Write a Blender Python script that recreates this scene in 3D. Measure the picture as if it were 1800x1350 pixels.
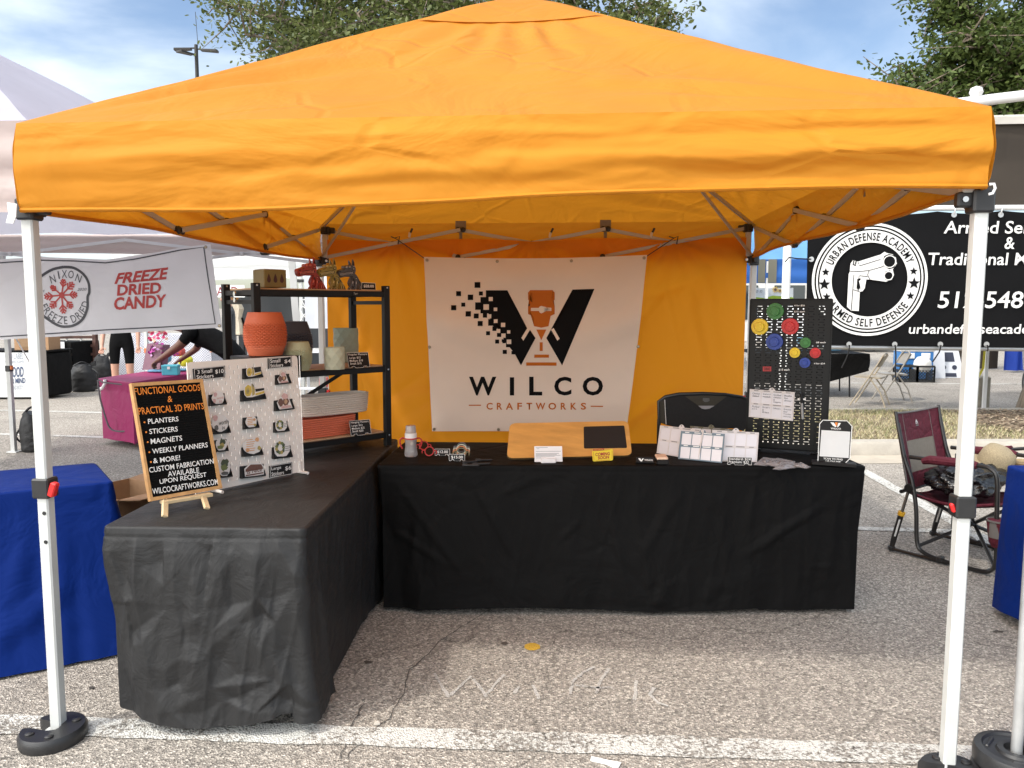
import bpy, bmesh, math, random
from mathutils import Vector, Matrix, noise
rnd = random.Random(7)
SC = bpy.context.scene
for _o in list(bpy.data.objects):
    bpy.data.objects.remove(_o, do_unlink=True)
COL = SC.collection
V3 = Vector
R_ = math.radians

# ------------------------------------------------------------------ camera, sky, sun, exposure
CAM = V3((0.2904, -2.507, 1.4992))
YAW, PITCH, ROLL, FPX = 0.078, -0.0976, 0.0015, 1386.4      # focal length in pixels of an 1800 wide picture
def _axes():
    cy, sy, cp, sp = math.cos(YAW), math.sin(YAW), math.cos(PITCH), math.sin(PITCH)
    f = V3((-sy*cp, cy*cp, sp)); r = V3((cy, sy, 0)); u = r.cross(f)
    return r*math.cos(ROLL)+u*math.sin(ROLL), u*math.cos(ROLL)-r*math.sin(ROLL), f
CR, CU, CF = _axes()
cd = bpy.data.cameras.new('camera'); cam = bpy.data.objects.new('camera', cd); COL.objects.link(cam)
cd.sensor_width = 36; cd.lens = FPX/1800*36; cd.clip_start = .05; cd.clip_end = 2000
m4 = Matrix((CR, CU, -CF)).transposed().to_4x4(); m4.translation = CAM
cam.matrix_world = m4; SC.camera = cam
SC.render.resolution_x, SC.render.resolution_y = 1024, 768
SC.view_settings.view_transform = 'Standard'; SC.view_settings.look = 'None'
SC.view_settings.exposure = 0.66; SC.view_settings.gamma = 1
SC.render.engine = 'CYCLES'
SC.cycles.max_bounces = 8; SC.cycles.diffuse_bounces = 5; SC.cycles.transparent_max_bounces = 16
SC.cycles.use_denoising = True
SUN_TO = V3((-0.56, -0.50, 1.0)).normalized()               # towards the sun
sun_el = math.asin(SUN_TO.z); sun_az = math.atan2(SUN_TO.x, SUN_TO.y)
W = bpy.data.worlds.new('World'); SC.world = W; W.use_nodes = True
nt = W.node_tree; nt.nodes.clear()
def N(nt, kind, **kw):
    n = nt.nodes.new(kind)
    for k, v in kw.items():
        if k.startswith('i_'):
            n.inputs[k[2:].replace('_', ' ')].default_value = v
        else:
            setattr(n, k, v)
    return n
def L(nt, a, b): nt.links.new(a, b)
sky = N(nt, 'ShaderNodeTexSky', sky_type='NISHITA', sun_disc=False, sun_elevation=sun_el, sun_rotation=sun_az, air_density=1.0, dust_density=1.2, ozone_density=1.2)
tc = N(nt, 'ShaderNodeTexCoord')
mp = N(nt, 'ShaderNodeMapping'); mp.inputs['Scale'].default_value = (1.0, 1.0, 2.6); mp.inputs['Location'].default_value = (2.35, .4, .1)
L(nt, tc.outputs['Generated'], mp.inputs['Vector'])
cn = N(nt, 'ShaderNodeTexNoise', i_Scale=2.1, i_Detail=7.0, i_Roughness=.52, i_Distortion=.35); L(nt, mp.outputs[0], cn.inputs['Vector'])
cr = N(nt, 'ShaderNodeMapRange', i_From_Min=.37, i_From_Max=.72, interpolation_type='SMOOTHSTEP'); L(nt, cn.outputs['Fac'], cr.inputs['Value'])
mx = N(nt, 'ShaderNodeMix', data_type='RGBA'); L(nt, cr.outputs[0], mx.inputs['Factor']); L(nt, sky.outputs[0], mx.inputs['A'])
mx.inputs['B'].default_value = (6.0, 6.6, 7.2, 1)
# broad glow added to the unseen sky behind the camera to fill the stall
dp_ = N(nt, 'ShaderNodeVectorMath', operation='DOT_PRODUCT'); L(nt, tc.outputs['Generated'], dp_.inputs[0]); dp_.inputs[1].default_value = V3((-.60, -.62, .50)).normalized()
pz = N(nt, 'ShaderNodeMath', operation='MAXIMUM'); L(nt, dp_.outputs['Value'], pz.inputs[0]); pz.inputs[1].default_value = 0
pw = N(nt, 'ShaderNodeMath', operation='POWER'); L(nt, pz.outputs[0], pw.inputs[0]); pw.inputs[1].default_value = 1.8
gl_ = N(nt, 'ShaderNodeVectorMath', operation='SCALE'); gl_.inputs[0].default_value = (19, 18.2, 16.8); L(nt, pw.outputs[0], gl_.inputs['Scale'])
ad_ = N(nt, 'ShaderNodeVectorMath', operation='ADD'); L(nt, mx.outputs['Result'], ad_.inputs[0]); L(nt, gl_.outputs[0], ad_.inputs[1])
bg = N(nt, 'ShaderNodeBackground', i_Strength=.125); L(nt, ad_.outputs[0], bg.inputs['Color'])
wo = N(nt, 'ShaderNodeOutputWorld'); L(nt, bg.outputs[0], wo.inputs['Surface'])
sd = bpy.data.lights.new('sun', 'SUN'); sd.energy = 1.4; sd.angle = R_(3.0); sd.color = (1, .95, .86)
so = bpy.data.objects.new('sun', sd); COL.objects.link(so); so.rotation_euler = SUN_TO.to_track_quat('Z', 'Y').to_euler(); so.location = (0, 0, 30)

# ------------------------------------------------------------------ measuring: a picture point lies on a known plane of the place
def ray(px, py): return CF + CR*((px-900)/FPX) + CU*((675-py)/FPX)
def G(px, py, z=0.):
    d = ray(px, py); return CAM + d*((z-CAM.z)/d.z)
def Yp(px, py, y):
    d = ray(px, py); return CAM + d*((y-CAM.y)/d.y)
def PL(px, py, o, n, off=0.):
    d = ray(px, py); p = CAM + d*((o-CAM).dot(n)/d.dot(n))
    return p + n*off
def VF(px, py, b, off=0.):                                   # vertical plane through b that faces the camera
    n = V3((CAM.x-b.x, CAM.y-b.y, 0)).normalized()
    return PL(px, py, b, n, off)

# ------------------------------------------------------------------ materials
def newmat(name):
    m = bpy.data.materials.new(name); m.use_nodes = True; m.node_tree.nodes.clear(); return m
def rgba(c, k=1.): return (min(c[0]*k, 1), min(c[1]*k, 1), min(c[2]*k, 1), 1)
def pm(name, col, rough=.6, var=.1, scale=18., bump=0., bscale=150., metal=0., spec=.5, coat=0., trans=0., alpha=1., emis=None, stretch=None, world=True):
    m = newmat(name); nt = m.node_tree
    out = N(nt, 'ShaderNodeOutputMaterial'); b = N(nt, 'ShaderNodeBsdfPrincipled')
    b.inputs['Roughness'].default_value = rough; b.inputs['Metallic'].default_value = metal
    b.inputs['Specular IOR Level'].default_value = spec; b.inputs['Coat Weight'].default_value = coat
    b.inputs['Transmission Weight'].default_value = trans; b.inputs['Alpha'].default_value = alpha
    g = N(nt, 'ShaderNodeNewGeometry'); v = g.outputs['Position']
    if stretch:
        mp = N(nt, 'ShaderNodeMapping'); mp.inputs['Scale'].default_value = stretch; L(nt, v, mp.inputs['Vector']); v = mp.outputs[0]
    n = N(nt, 'ShaderNodeTexNoise', i_Scale=scale, i_Detail=5.0, i_Roughness=.6); L(nt, v, n.inputs['Vector'])
    r = N(nt, 'ShaderNodeMapRange', i_From_Min=.3, i_From_Max=.7); L(nt, n.outputs['Fac'], r.inputs['Value'])
    mx = N(nt, 'ShaderNodeMix', data_type='RGBA'); L(nt, r.outputs[0], mx.inputs['Factor'])
    mx.inputs['A'].default_value = rgba(col, 1-var); mx.inputs['B'].default_value = rgba(col, 1+var)
    L(nt, mx.outputs['Result'], b.inputs['Base Color'])
    if bump:
        bn = N(nt, 'ShaderNodeTexNoise', i_Scale=bscale, i_Detail=3.0); L(nt, v, bn.inputs['Vector'])
        bp = N(nt, 'ShaderNodeBump', i_Strength=bump, i_Distance=.01); L(nt, bn.outputs['Fac'], bp.inputs['Height']); L(nt, bp.outputs[0], b.inputs['Normal'])
    if emis:
        b.inputs['Emission Color'].default_value = rgba(col); b.inputs['Emission Strength'].default_value = emis
    L(nt, b.outputs[0], out.inputs['Surface']); return m
def fabric(name, col, trans=.3, tcol=None, rough=.75, crease=.35, cs=3.0, fold=.3, fs=4., weave=0., spec=.25, var=.05, sheen=0., stretch=(1, 1, 1)):
    """cloth that passes some light; creases of folding and soft folds are in its bump"""
    m = newmat(name); nt = m.node_tree
    out = N(nt, 'ShaderNodeOutputMaterial'); b = N(nt, 'ShaderNodeBsdfPrincipled')
    b.inputs['Roughness'].default_value = rough; b.inputs['Specular IOR Level'].default_value = spec; b.inputs['Sheen Weight'].default_value = sheen
    g = N(nt, 'ShaderNodeNewGeometry')
    mp = N(nt, 'ShaderNodeMapping'); mp.inputs['Scale'].default_value = stretch; L(nt, g.outputs['Position'], mp.inputs['Vector']); pos = mp.outputs[0]
    n = N(nt, 'ShaderNodeTexNoise', i_Scale=1.7, i_Detail=4.0); L(nt, pos, n.inputs['Vector'])
    r = N(nt, 'ShaderNodeMapRange', i_From_Min=.3, i_From_Max=.7); L(nt, n.outputs['Fac'], r.inputs['Value'])
    mx = N(nt, 'ShaderNodeMix', data_type='RGBA'); L(nt, r.outputs[0], mx.inputs['Factor'])
    mx.inputs['A'].default_value = rgba(col, 1-var); mx.inputs['B'].default_value = rgba(col, 1+var)
    L(nt, mx.outputs['Result'], b.inputs['Base Color'])
    # heights
    dn = N(nt, 'ShaderNodeTexNoise', i_Scale=cs*.8, i_Detail=2.0); L(nt, pos, dn.inputs['Vector'])
    va = N(nt, 'ShaderNodeVectorMath', operation='MULTIPLY_ADD'); L(nt, dn.outputs['Color'], va.inputs[0]); va.inputs[1].default_value = (.07, .07, .07); L(nt, pos, va.inputs[2])
    vo = N(nt, 'ShaderNodeTexVoronoi', feature='DISTANCE_TO_EDGE', i_Scale=cs); L(nt, va.outputs[0], vo.inputs['Vector'])
    mr = N(nt, 'ShaderNodeMapRange', i_From_Min=0., i_From_Max=.09, interpolation_type='SMOOTHSTEP'); L(nt, vo.outputs['Distance'], mr.inputs['Value'])
    msk = N(nt, 'ShaderNodeTexNoise', i_Scale=cs*.6, i_Detail=1.0); L(nt, pos, msk.inputs['Vector'])
    mm = N(nt, 'ShaderNodeMapRange', i_From_Min=.45, i_From_Max=.65); L(nt, msk.outputs['Fac'], mm.inputs['Value'])
    mu = N(nt, 'ShaderNodeMath', operation='MULTIPLY'); L(nt, mr.outputs[0], mu.inputs[0]); L(nt, mm.outputs[0], mu.inputs[1])
    b1 = N(nt, 'ShaderNodeBump', i_Strength=crease, i_Distance=.012); L(nt, mu.outputs[0], b1.inputs['Height'])
    fn = N(nt, 'ShaderNodeTexNoise', i_Scale=fs, i_Detail=4.0, i_Roughness=.55, i_Distortion=.8); L(nt, pos, fn.inputs['Vector'])
    b2 = N(nt, 'ShaderNodeBump', i_Strength=fold, i_Distance=.06); L(nt, fn.outputs['Fac'], b2.inputs['Height']); L(nt, b1.outputs[0], b2.inputs['Normal'])
    nrm = b2.outputs[0]
    if weave:
        wn = N(nt, 'ShaderNodeTexNoise', i_Scale=420., i_Detail=1.0); L(nt, g.outputs['Position'], wn.inputs['Vector'])
        b3 = N(nt, 'ShaderNodeBump', i_Strength=weave, i_Distance=.002); L(nt, wn.outputs['Fac'], b3.inputs['Height']); L(nt, nrm, b3.inputs['Normal']); nrm = b3.outputs[0]
    L(nt, nrm, b.inputs['Normal'])
    if trans > 0:
        t = N(nt, 'ShaderNodeBsdfTranslucent'); t.inputs['Color'].default_value = rgba(tcol or col); L(nt, nrm, t.inputs['Normal'])
        ms = N(nt, 'ShaderNodeMixShader', i_Fac=trans); L(nt, b.outputs[0], ms.inputs[1]); L(nt, t.outputs[0], ms.inputs[2]); L(nt, ms.outputs[0], out.inputs['Surface'])
    else:
        L(nt, b.outputs[0], out.inputs['Surface'])
    return m

# ------------------------------------------------------------------ mesh building
_TXT = {}
def text_mesh(s, bold=0., shear=0., space=1.):
    k = (s, bold, shear, space)
    if k not in _TXT:
        c = bpy.data.curves.new('t', 'FONT'); c.body = s; c.size = 1; c.resolution_u = 3; c.offset = bold; c.shear = shear; c.space_character = space; c.fill_mode = 'FRONT'
        o = bpy.data.objects.new('t', c); COL.objects.link(o)
        bpy.context.view_layer.update()
        e = o.evaluated_get(bpy.context.evaluated_depsgraph_get()); me = e.to_mesh()
        vs = [(v.co.x, v.co.y) for v in me.vertices]; fs = [tuple(p.vertices) for p in me.polygons]
        e.to_mesh_clear(); bpy.data.objects.remove(o); bpy.data.curves.remove(c)
        _TXT[k] = (vs, fs)
    return _TXT[k]

class M:
    def __init__(s): s.v = []; s.f = []; s.mi = []; s.mats = []; s.post = None
    def slot(s, m):
        if m not in s.mats: s.mats.append(m)
        return s.mats.index(m)
    def add(s, vs, fs, m):
        b = len(s.v); k = s.slot(m); s.v.extend(V3(v) for v in vs)
        for f in fs: s.f.append(tuple(i+b for i in f)); s.mi.append(k)
    def box(s, c, size, m, bev=0., rot=None, seg=1):
        c = V3(c); hx, hy, hz = size[0]/2, size[1]/2, size[2]/2
        vs = [V3((x*hx, y*hy, z*hz)) for z in (-1, 1) for y in (-1, 1) for x in (-1, 1)]
        fs = [(0, 2, 3, 1), (4, 5, 7, 6), (0, 1, 5, 4), (2, 6, 7, 3), (0, 4, 6, 2), (1, 3, 7, 5)]
        if bev > 0:
            bm = bmesh.new(); bv = [bm.verts.new(v) for v in vs]
            for f in fs: bm.faces.new([bv[i] for i in f])
            bmesh.ops.bevel(bm, geom=list(bm.edges), offset=bev, segments=seg, affect='EDGES', profile=.5)
            bm.verts.index_update(); vs = [v.co.copy() for v in bm.verts]; fs = [[v.index for v in f.verts] for f in bm.faces]; bm.free()
        if rot is not None:
            Rm = rot if isinstance(rot, Matrix) else Matrix.Rotation(rot, 3, 'Z')
            vs = [Rm @ v for v in vs]
        s.add([v+c for v in vs], fs, m)
    def bar(s, p, q, w, h, m, up=(0, 0, 1), bev=0.):
        p, q = V3(p), V3(q); d = q-p; l = d.length
        if l < 1e-6: return
        d /= l; u = V3(up)
        if abs(d.dot(u)) > .98: u = V3((0, 1, 0))
        x = d.cross(u).normalized(); y = x.cross(d).normalized()
        s.box((p+q)/2, (w, l, h), m, bev, Matrix((x, d, y)).transposed())
    def tube(s, pts, r, m, n=8, closed=False, cap=True):
        pts = [V3(p) for p in pts]; k = len(pts); rs = r if isinstance(r, (list, tuple)) else [r]*k
        vs = []; fs = []; u = None
        for i, p in enumerate(pts):
            if closed: t = pts[(i+1) % k]-pts[i-1]
            else: t = pts[min(i+1, k-1)]-pts[max(i-1, 0)]
            t = t.normalized() if t.length > 1e-9 else V3((0, 0, 1))
            if u is None:
                u = t.orthogonal().normalized()
            u = u-t*u.dot(t); u = u.normalized() if u.length > 1e-6 else t.orthogonal().normalized()
            w = t.cross(u)
            for j in range(n):
                a = 2*math.pi*j/n; vs.append(p+(u*math.cos(a)+w*math.sin(a))*rs[i])
        for i in range(k if closed else k-1):
            for j in range(n):
                a, b = i*n+j, i*n+(j+1) % n; i2 = (i+1) % k
                fs.append((a, b, i2*n+(j+1) % n, i2*n+j))
        if cap and not closed:
            fs.append(tuple(range(n-1, -1, -1))); fs.append(tuple((k-1)*n+j for j in range(n)))
        s.add(vs, fs, m)
    def lathe(s, prof, o, m, n=28, axis=(0, 0, 1), fn=None):
        o = V3(o); ax = V3(axis).normalized(); q = V3((0, 0, 1)).rotation_difference(ax)
        vs = []; fs = []
        for r, z in prof:
            for j in range(n):
                a = 2*math.pi*j/n; rr = r if fn is None else fn(r, z, a)
                vs.append(o+q @ V3((rr*math.cos(a), rr*math.sin(a), z)))
        for i in range(len(prof)-1):
            for j in range(n): fs.append((i*n+j, i*n+(j+1) % n, (i+1)*n+(j+1) % n, (i+1)*n+j))
        if prof[0][0] > 1e-5: fs.append(tuple(range(n-1, -1, -1)))
        if prof[-1][0] > 1e-5: fs.append(tuple((len(prof)-1)*n+j for j in range(n)))
        s.add(vs, fs, m)
    def prism(s, pts, d, m, m_side=None):
        """polygon pts (front face) extruded by the vector d behind it"""
        pts = [V3(p) for p in pts]; d = V3(d); n = len(pts)
        s.add(pts, [tuple(range(n))], m); s.add([p+d for p in pts], [tuple(range(n-1, -1, -1))], m)
        s.add(pts+[p+d for p in pts], [(i, i+n, (i+1) % n+n, (i+1) % n) for i in range(n)], m_side or m)
    def poly(s, pts, m): s.add(pts, [tuple(range(len(pts)))], m)
    def ribbon(s, pts, w, nrm, m):
        """flat strip along pts, in the plane with normal nrm; w is a number or a list"""
        pts = [V3(p) for p in pts]; nrm = V3(nrm); vs = []
        for i, p in enumerate(pts):
            t = (pts[min(i+1, len(pts)-1)]-pts[max(i-1, 0)]).normalized(); x = nrm.cross(t).normalized(); ww = w[i] if isinstance(w, list) else w
            vs += [p-x*ww/2, p+x*ww/2]
        s.add(vs, [(2*i, 2*i+1, 2*i+3, 2*i+2) for i in range(len(pts)-1)], m)
    def grid(s, fn, nu, nv, m, cu=False):
        vs = [V3(fn(i/nu, j/nv)) for j in range(nv+1) for i in range(nu+(0 if cu else 1))]; w = nu if cu else nu+1
        s.add(vs, [(j*w+i, j*w+(i+1) % w, (j+1)*w+(i+1) % w, (j+1)*w+i) for j in range(nv) for i in range(nu)], m)
    def disc(s, c, r, ex, ey, m, n=24, r0=0.):
        c, ex, ey = V3(c), V3(ex), V3(ey)
        o = [c+ex*r*math.cos(2*math.pi*i/n)+ey*r*math.sin(2*math.pi*i/n) for i in range(n)]
        if r0 <= 0: s.poly(o, m)
        else:
            q = [c+ex*r0*math.cos(2*math.pi*i/n)+ey*r0*math.sin(2*math.pi*i/n) for i in range(n)]
            s.add(o+q, [(i, (i+1) % n, n+(i+1) % n, n+i) for i in range(n)], m)
    def text(s, t, quad, m, bold=0., shear=0., space=1., mono=False):
        """fits the ink of t into the quad bl, br, tr, tl"""
        vs, fs = text_mesh(t, bold, shear, space)
        if not vs: return
        x0, x1 = min(v[0] for v in vs), max(v[0] for v in vs); y0, y1 = min(v[1] for v in vs), max(v[1] for v in vs)
        a, b, c, d = [V3(q) for q in quad]; o = []
        for x, y in vs:
            u, w = (x-x0)/max(x1-x0, 1e-6), (y-y0)/max(y1-y0, 1e-6)
            o.append((a*(1-u)+b*u)*(1-w)+(d*(1-u)+c*u)*w)
        s.add(o, fs, m)
    def arc_text(s, t, c, ex, ey, r, a0, a1, h, m, bold=0., inside=False):
        c, ex, ey = V3(c), V3(ex), V3(ey)
        wid = []
        for ch in t:
            if ch == ' ': wid.append(.32); continue
            vs, _ = text_mesh(ch, bold); wid.append(max(v[0] for v in vs)-min(v[0] for v in vs)+.16)
        tot = sum(wid); acc = 0
        H = max(v[1] for v in text_mesh('E', bold)[0])
        for ch, w in zip(t, wid):
            a = a0+(a1-a0)*(acc+w/2)/tot; acc += w
            if ch == ' ': continue
            vs, fs = text_mesh(ch, bold); x0 = (max(v[0] for v in vs)+min(v[0] for v in vs))/2
            rd = ex*math.cos(a)+ey*math.sin(a); tg = ex*math.sin(a)-ey*math.cos(a)
            if inside: rd, tg = -rd, -tg
            p = c+(rd*-1 if inside else rd)*r
            k = h/H; kx = abs(a1-a0)*r/tot
            s.add([p+tg*((x-x0)*kx)+rd*((y-H/2)*k) for x, y in vs], fs, m)
    def dense(s, edge):
        bm = bmesh.new(); bv = [bm.verts.new(v) for v in s.v]
        for f, k in zip(s.f, s.mi):
            try: fc = bm.faces.new([bv[i] for i in f]); fc.material_index = k
            except ValueError: pass
        bmesh.ops.triangulate(bm, faces=bm.faces[:])
        for _ in range(6):
            ed = [e for e in bm.edges if e.calc_length() > edge]
            if not ed: break
            bmesh.ops.subdivide_edges(bm, edges=ed, cuts=1); bmesh.ops.triangulate(bm, faces=bm.faces[:])
        bm.verts.index_update()
        s.v = [v.co.copy() for v in bm.verts]; s.f = [tuple(v.index for v in f.verts) for f in bm.faces]; s.mi = [f.material_index for f in bm.faces]; bm.free()
    def warp(s, fn): s.v = [V3(fn(v)) for v in s.v]; return s
    def obj(s, name, parent=None, angle=35., label=None, cat=None, group=None, kind=None, origin=None):
        me = bpy.data.meshes.new(name)
        inv = parent.matrix_basis.inverted() if parent is not None else None
        if parent is not None:
            pp = parent.parent
            while pp is not None: inv = inv @ pp.matrix_basis.inverted(); pp = pp.parent
            vs = [inv @ v for v in s.v]; loc = None
        else:
            xs = [v.x for v in s.v]; ys = [v.y for v in s.v]; zs = [v.z for v in s.v]
            loc = V3(origin) if origin is not None else V3(((min(xs)+max(xs))/2, (min(ys)+max(ys))/2, min(zs)))
            vs = [v-loc for v in s.v]
        me.from_pydata([tuple(v) for v in vs], [], s.f)
        for m in s.mats: me.materials.append(m)
        me.polygons.foreach_set('material_index', s.mi)
        if angle > 0:
            me.polygons.foreach_set('use_smooth', [True]*len(s.f)); me.update(); me.set_sharp_from_angle(angle=R_(angle))
        me.update()
        o = bpy.data.objects.new(name, me); COL.objects.link(o)
        if parent is not None: o.parent = parent
        else: o.location = loc
        tag(o, label, cat, group, kind); return o
def tag(o, label=None, cat=None, group=None, kind=None):
    if label: o['label'] = label
    if cat: o['category'] = cat
    if group: o['group'] = group
    if kind: o['kind'] = kind
def thing(name, label, cat, loc, group=None, rz=0.):
    o = bpy.data.objects.new(name, None); COL.objects.link(o)
    o.empty_display_size = .1; o.matrix_basis = Matrix.Translation(V3(loc)) @ Matrix.Rotation(rz, 4, 'Z'); tag(o, label, cat, group); return o
def kids(o): return [c for c in COL.objects if c.parent is o]
def copy_thing(root, loc, rz=0., label=None, group=None):
    r = root.copy(); COL.objects.link(r); r.matrix_basis = Matrix.Translation(V3(loc)) @ Matrix.Rotation(rz, 4, 'Z')
    if label: r['label'] = label
    if group: r['group'] = group
    for ch in kids(root):
        c = ch.copy(); COL.objects.link(c); c.parent = r
        for g in kids(ch):
            d = g.copy(); COL.objects.link(d); d.parent = c
    return r
def nz(p, s=1., o=0.): return noise.noise(V3(p)*s+V3((o, o*1.7, o*.3)))
from mathutils.bvhtree import BVHTree
from mathutils.geometry import delaunay_2d_cdt
def facet_field(pts, edges=()):
    """crumpled cloth: flat facets between points (u, v, height), with hard creases along edges"""
    r = delaunay_2d_cdt([Vector((p[0], p[1])) for p in pts], list(edges), [], 0, 1e-5)
    vs = []
    for co, og in zip(r[0], r[3]):
        if og: h = pts[og[0]][2]
        else: q = sorted(pts, key=lambda p: (p[0]-co.x)**2+(p[1]-co.y)**2)[:2]; h = sum(p[2] for p in q)/2
        vs.append(V3((co.x, co.y, h)))
    t = BVHTree.FromPolygons(vs, r[2])
    def f(u, v):
        h = t.ray_cast(V3((u, v, 9)), V3((0, 0, -1)))[0]; return h.z if h else 0.
    return f
def random_facets(w, h, du, dv, amp, seed):
    rg = random.Random(seed); pts = []
    for i in range(-1, int(w/du)+2):
        for j in range(-1, int(h/dv)+2): pts.append(((i+rg.uniform(-.42, .42))*du, (j+(i % 2)*.5+rg.uniform(-.42, .42))*dv, amp*rg.choice([-1, -.6, 0, .6, 1])*rg.uniform(.5, 1)))
    return facet_field(pts)
# ------------------------------------------------------------------ ground
def asphalt(nt, light=1.):
    """colour and normal of worn asphalt with pale stones in it, in world coordinates"""
    g = N(nt, 'ShaderNodeNewGeometry'); pos = g.outputs['Position']
    v1 = N(nt, 'ShaderNodeTexVoronoi', i_Scale=135.); L(nt, pos, v1.inputs['Vector'])
    sp = N(nt, 'ShaderNodeSeparateColor'); L(nt, v1.outputs['Color'], sp.inputs[0])
    ra = N(nt, 'ShaderNodeValToRGB'); L(nt, sp.outputs[0], ra.inputs[0])
    e = ra.color_ramp.elements; e[0].position = 0; e[0].color = (.12*light, .110*light, .098*light, 1); e[1].position = 1; e[1].color = (.47*light, .43*light, .375*light, 1)
    k = e.new(.32); k.color = (.210*light, .190*light, .166*light, 1); k = e.new(.75); k.color = (.292*light, .263*light, .228*light, 1)
    n1 = N(nt, 'ShaderNodeTexNoise', i_Scale=.9, i_Detail=6.0, i_Roughness=.62); L(nt, pos, n1.inputs['Vector'])
    r1 = N(nt, 'ShaderNodeMapRange', i_From_Min=.3, i_From_Max=.7, i_To_Min=.86, i_To_Max=1.12); L(nt, n1.outputs['Fac'], r1.inputs['Value'])
    mu = N(nt, 'ShaderNodeMix', data_type='RGBA', blend_type='MULTIPLY'); mu.inputs['Factor'].default_value = 1; L(nt, ra.outputs[0], mu.inputs['A']); L(nt, r1.outputs[0], mu.inputs['B'])
    n3 = N(nt, 'ShaderNodeTexNoise', i_Scale=38., i_Detail=3.0); L(nt, pos, n3.inputs['Vector'])
    r3 = N(nt, 'ShaderNodeMapRange', i_From_Min=.35, i_From_Max=.65, i_To_Min=.84, i_To_Max=1.14); L(nt, n3.outputs['Fac'], r3.inputs['Value'])
    m3 = N(nt, 'ShaderNodeMix', data_type='RGBA', blend_type='MULTIPLY'); m3.inputs['Factor'].default_value = 1; L(nt, mu.outputs['Result'], m3.inputs['A']); L(nt, r3.outputs[0], m3.inputs['B'])
    n4 = N(nt, 'ShaderNodeTexNoise', i_Scale=1.9, i_Detail=4.0, i_Roughness=.7); L(nt, pos, n4.inputs['Vector'])
    r4 = N(nt, 'ShaderNodeMapRange', i_From_Min=.60, i_From_Max=.72, i_To_Min=1., i_To_Max=.80); L(nt, n4.outputs['Fac'], r4.inputs['Value'])
    m4_ = N(nt, 'ShaderNodeMix', data_type='RGBA', blend_type='MULTIPLY'); m4_.inputs['Factor'].default_value = 1; L(nt, m3.outputs['Result'], m4_.inputs['A']); L(nt, r4.outputs[0], m4_.inputs['B']); m3 = m4_
    # fine ragged cracks
    dn = N(nt, 'ShaderNodeTexNoise', i_Scale=3.5, i_Detail=5.0); L(nt, pos, dn.inputs['Vector'])
    va = N(nt, 'ShaderNodeVectorMath', operation='MULTIPLY_ADD'); L(nt, dn.outputs['Color'], va.inputs[0]); va.inputs[1].default_value = (.5, .5, 0); L(nt, pos, va.inputs[2])
    v2 = N(nt, 'ShaderNodeTexVoronoi', feature='DISTANCE_TO_EDGE', i_Scale=.55); L(nt, va.outputs[0], v2.inputs['Vector'])
    r2 = N(nt, 'ShaderNodeMapRange', i_From_Min=.0, i_From_Max=.006, i_To_Min=.45, i_To_Max=1.); L(nt, v2.outputs['Distance'], r2.inputs['Value'])
    m2 = N(nt, 'ShaderNodeMix', data_type='RGBA', blend_type='MULTIPLY'); m2.inputs['Factor'].default_value = .75; L(nt, m3.outputs['Result'], m2.inputs['A']); L(nt, r2.outputs[0], m2.inputs['B'])
    bp = N(nt, 'ShaderNodeBump', i_Strength=.9, i_Distance=.006); L(nt, v1.outputs['Distance'], bp.inputs['Height'])
    return m2.outputs['Result'], bp.outputs[0], pos
def ground_mat(name, light):
    m = newmat(name); nt = m.node_tree; c, nr, pos = asphalt(nt, light)
    b = N(nt, 'ShaderNodeBsdfPrincipled', i_Roughness=.9); b.inputs['Specular IOR Level'].default_value = .25
    L(nt, c, b.inputs['Base Color']); L(nt, nr, b.inputs['Normal']); o = N(nt, 'ShaderNodeOutputMaterial'); L(nt, b.outputs[0], o.inputs[0]); return m
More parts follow.
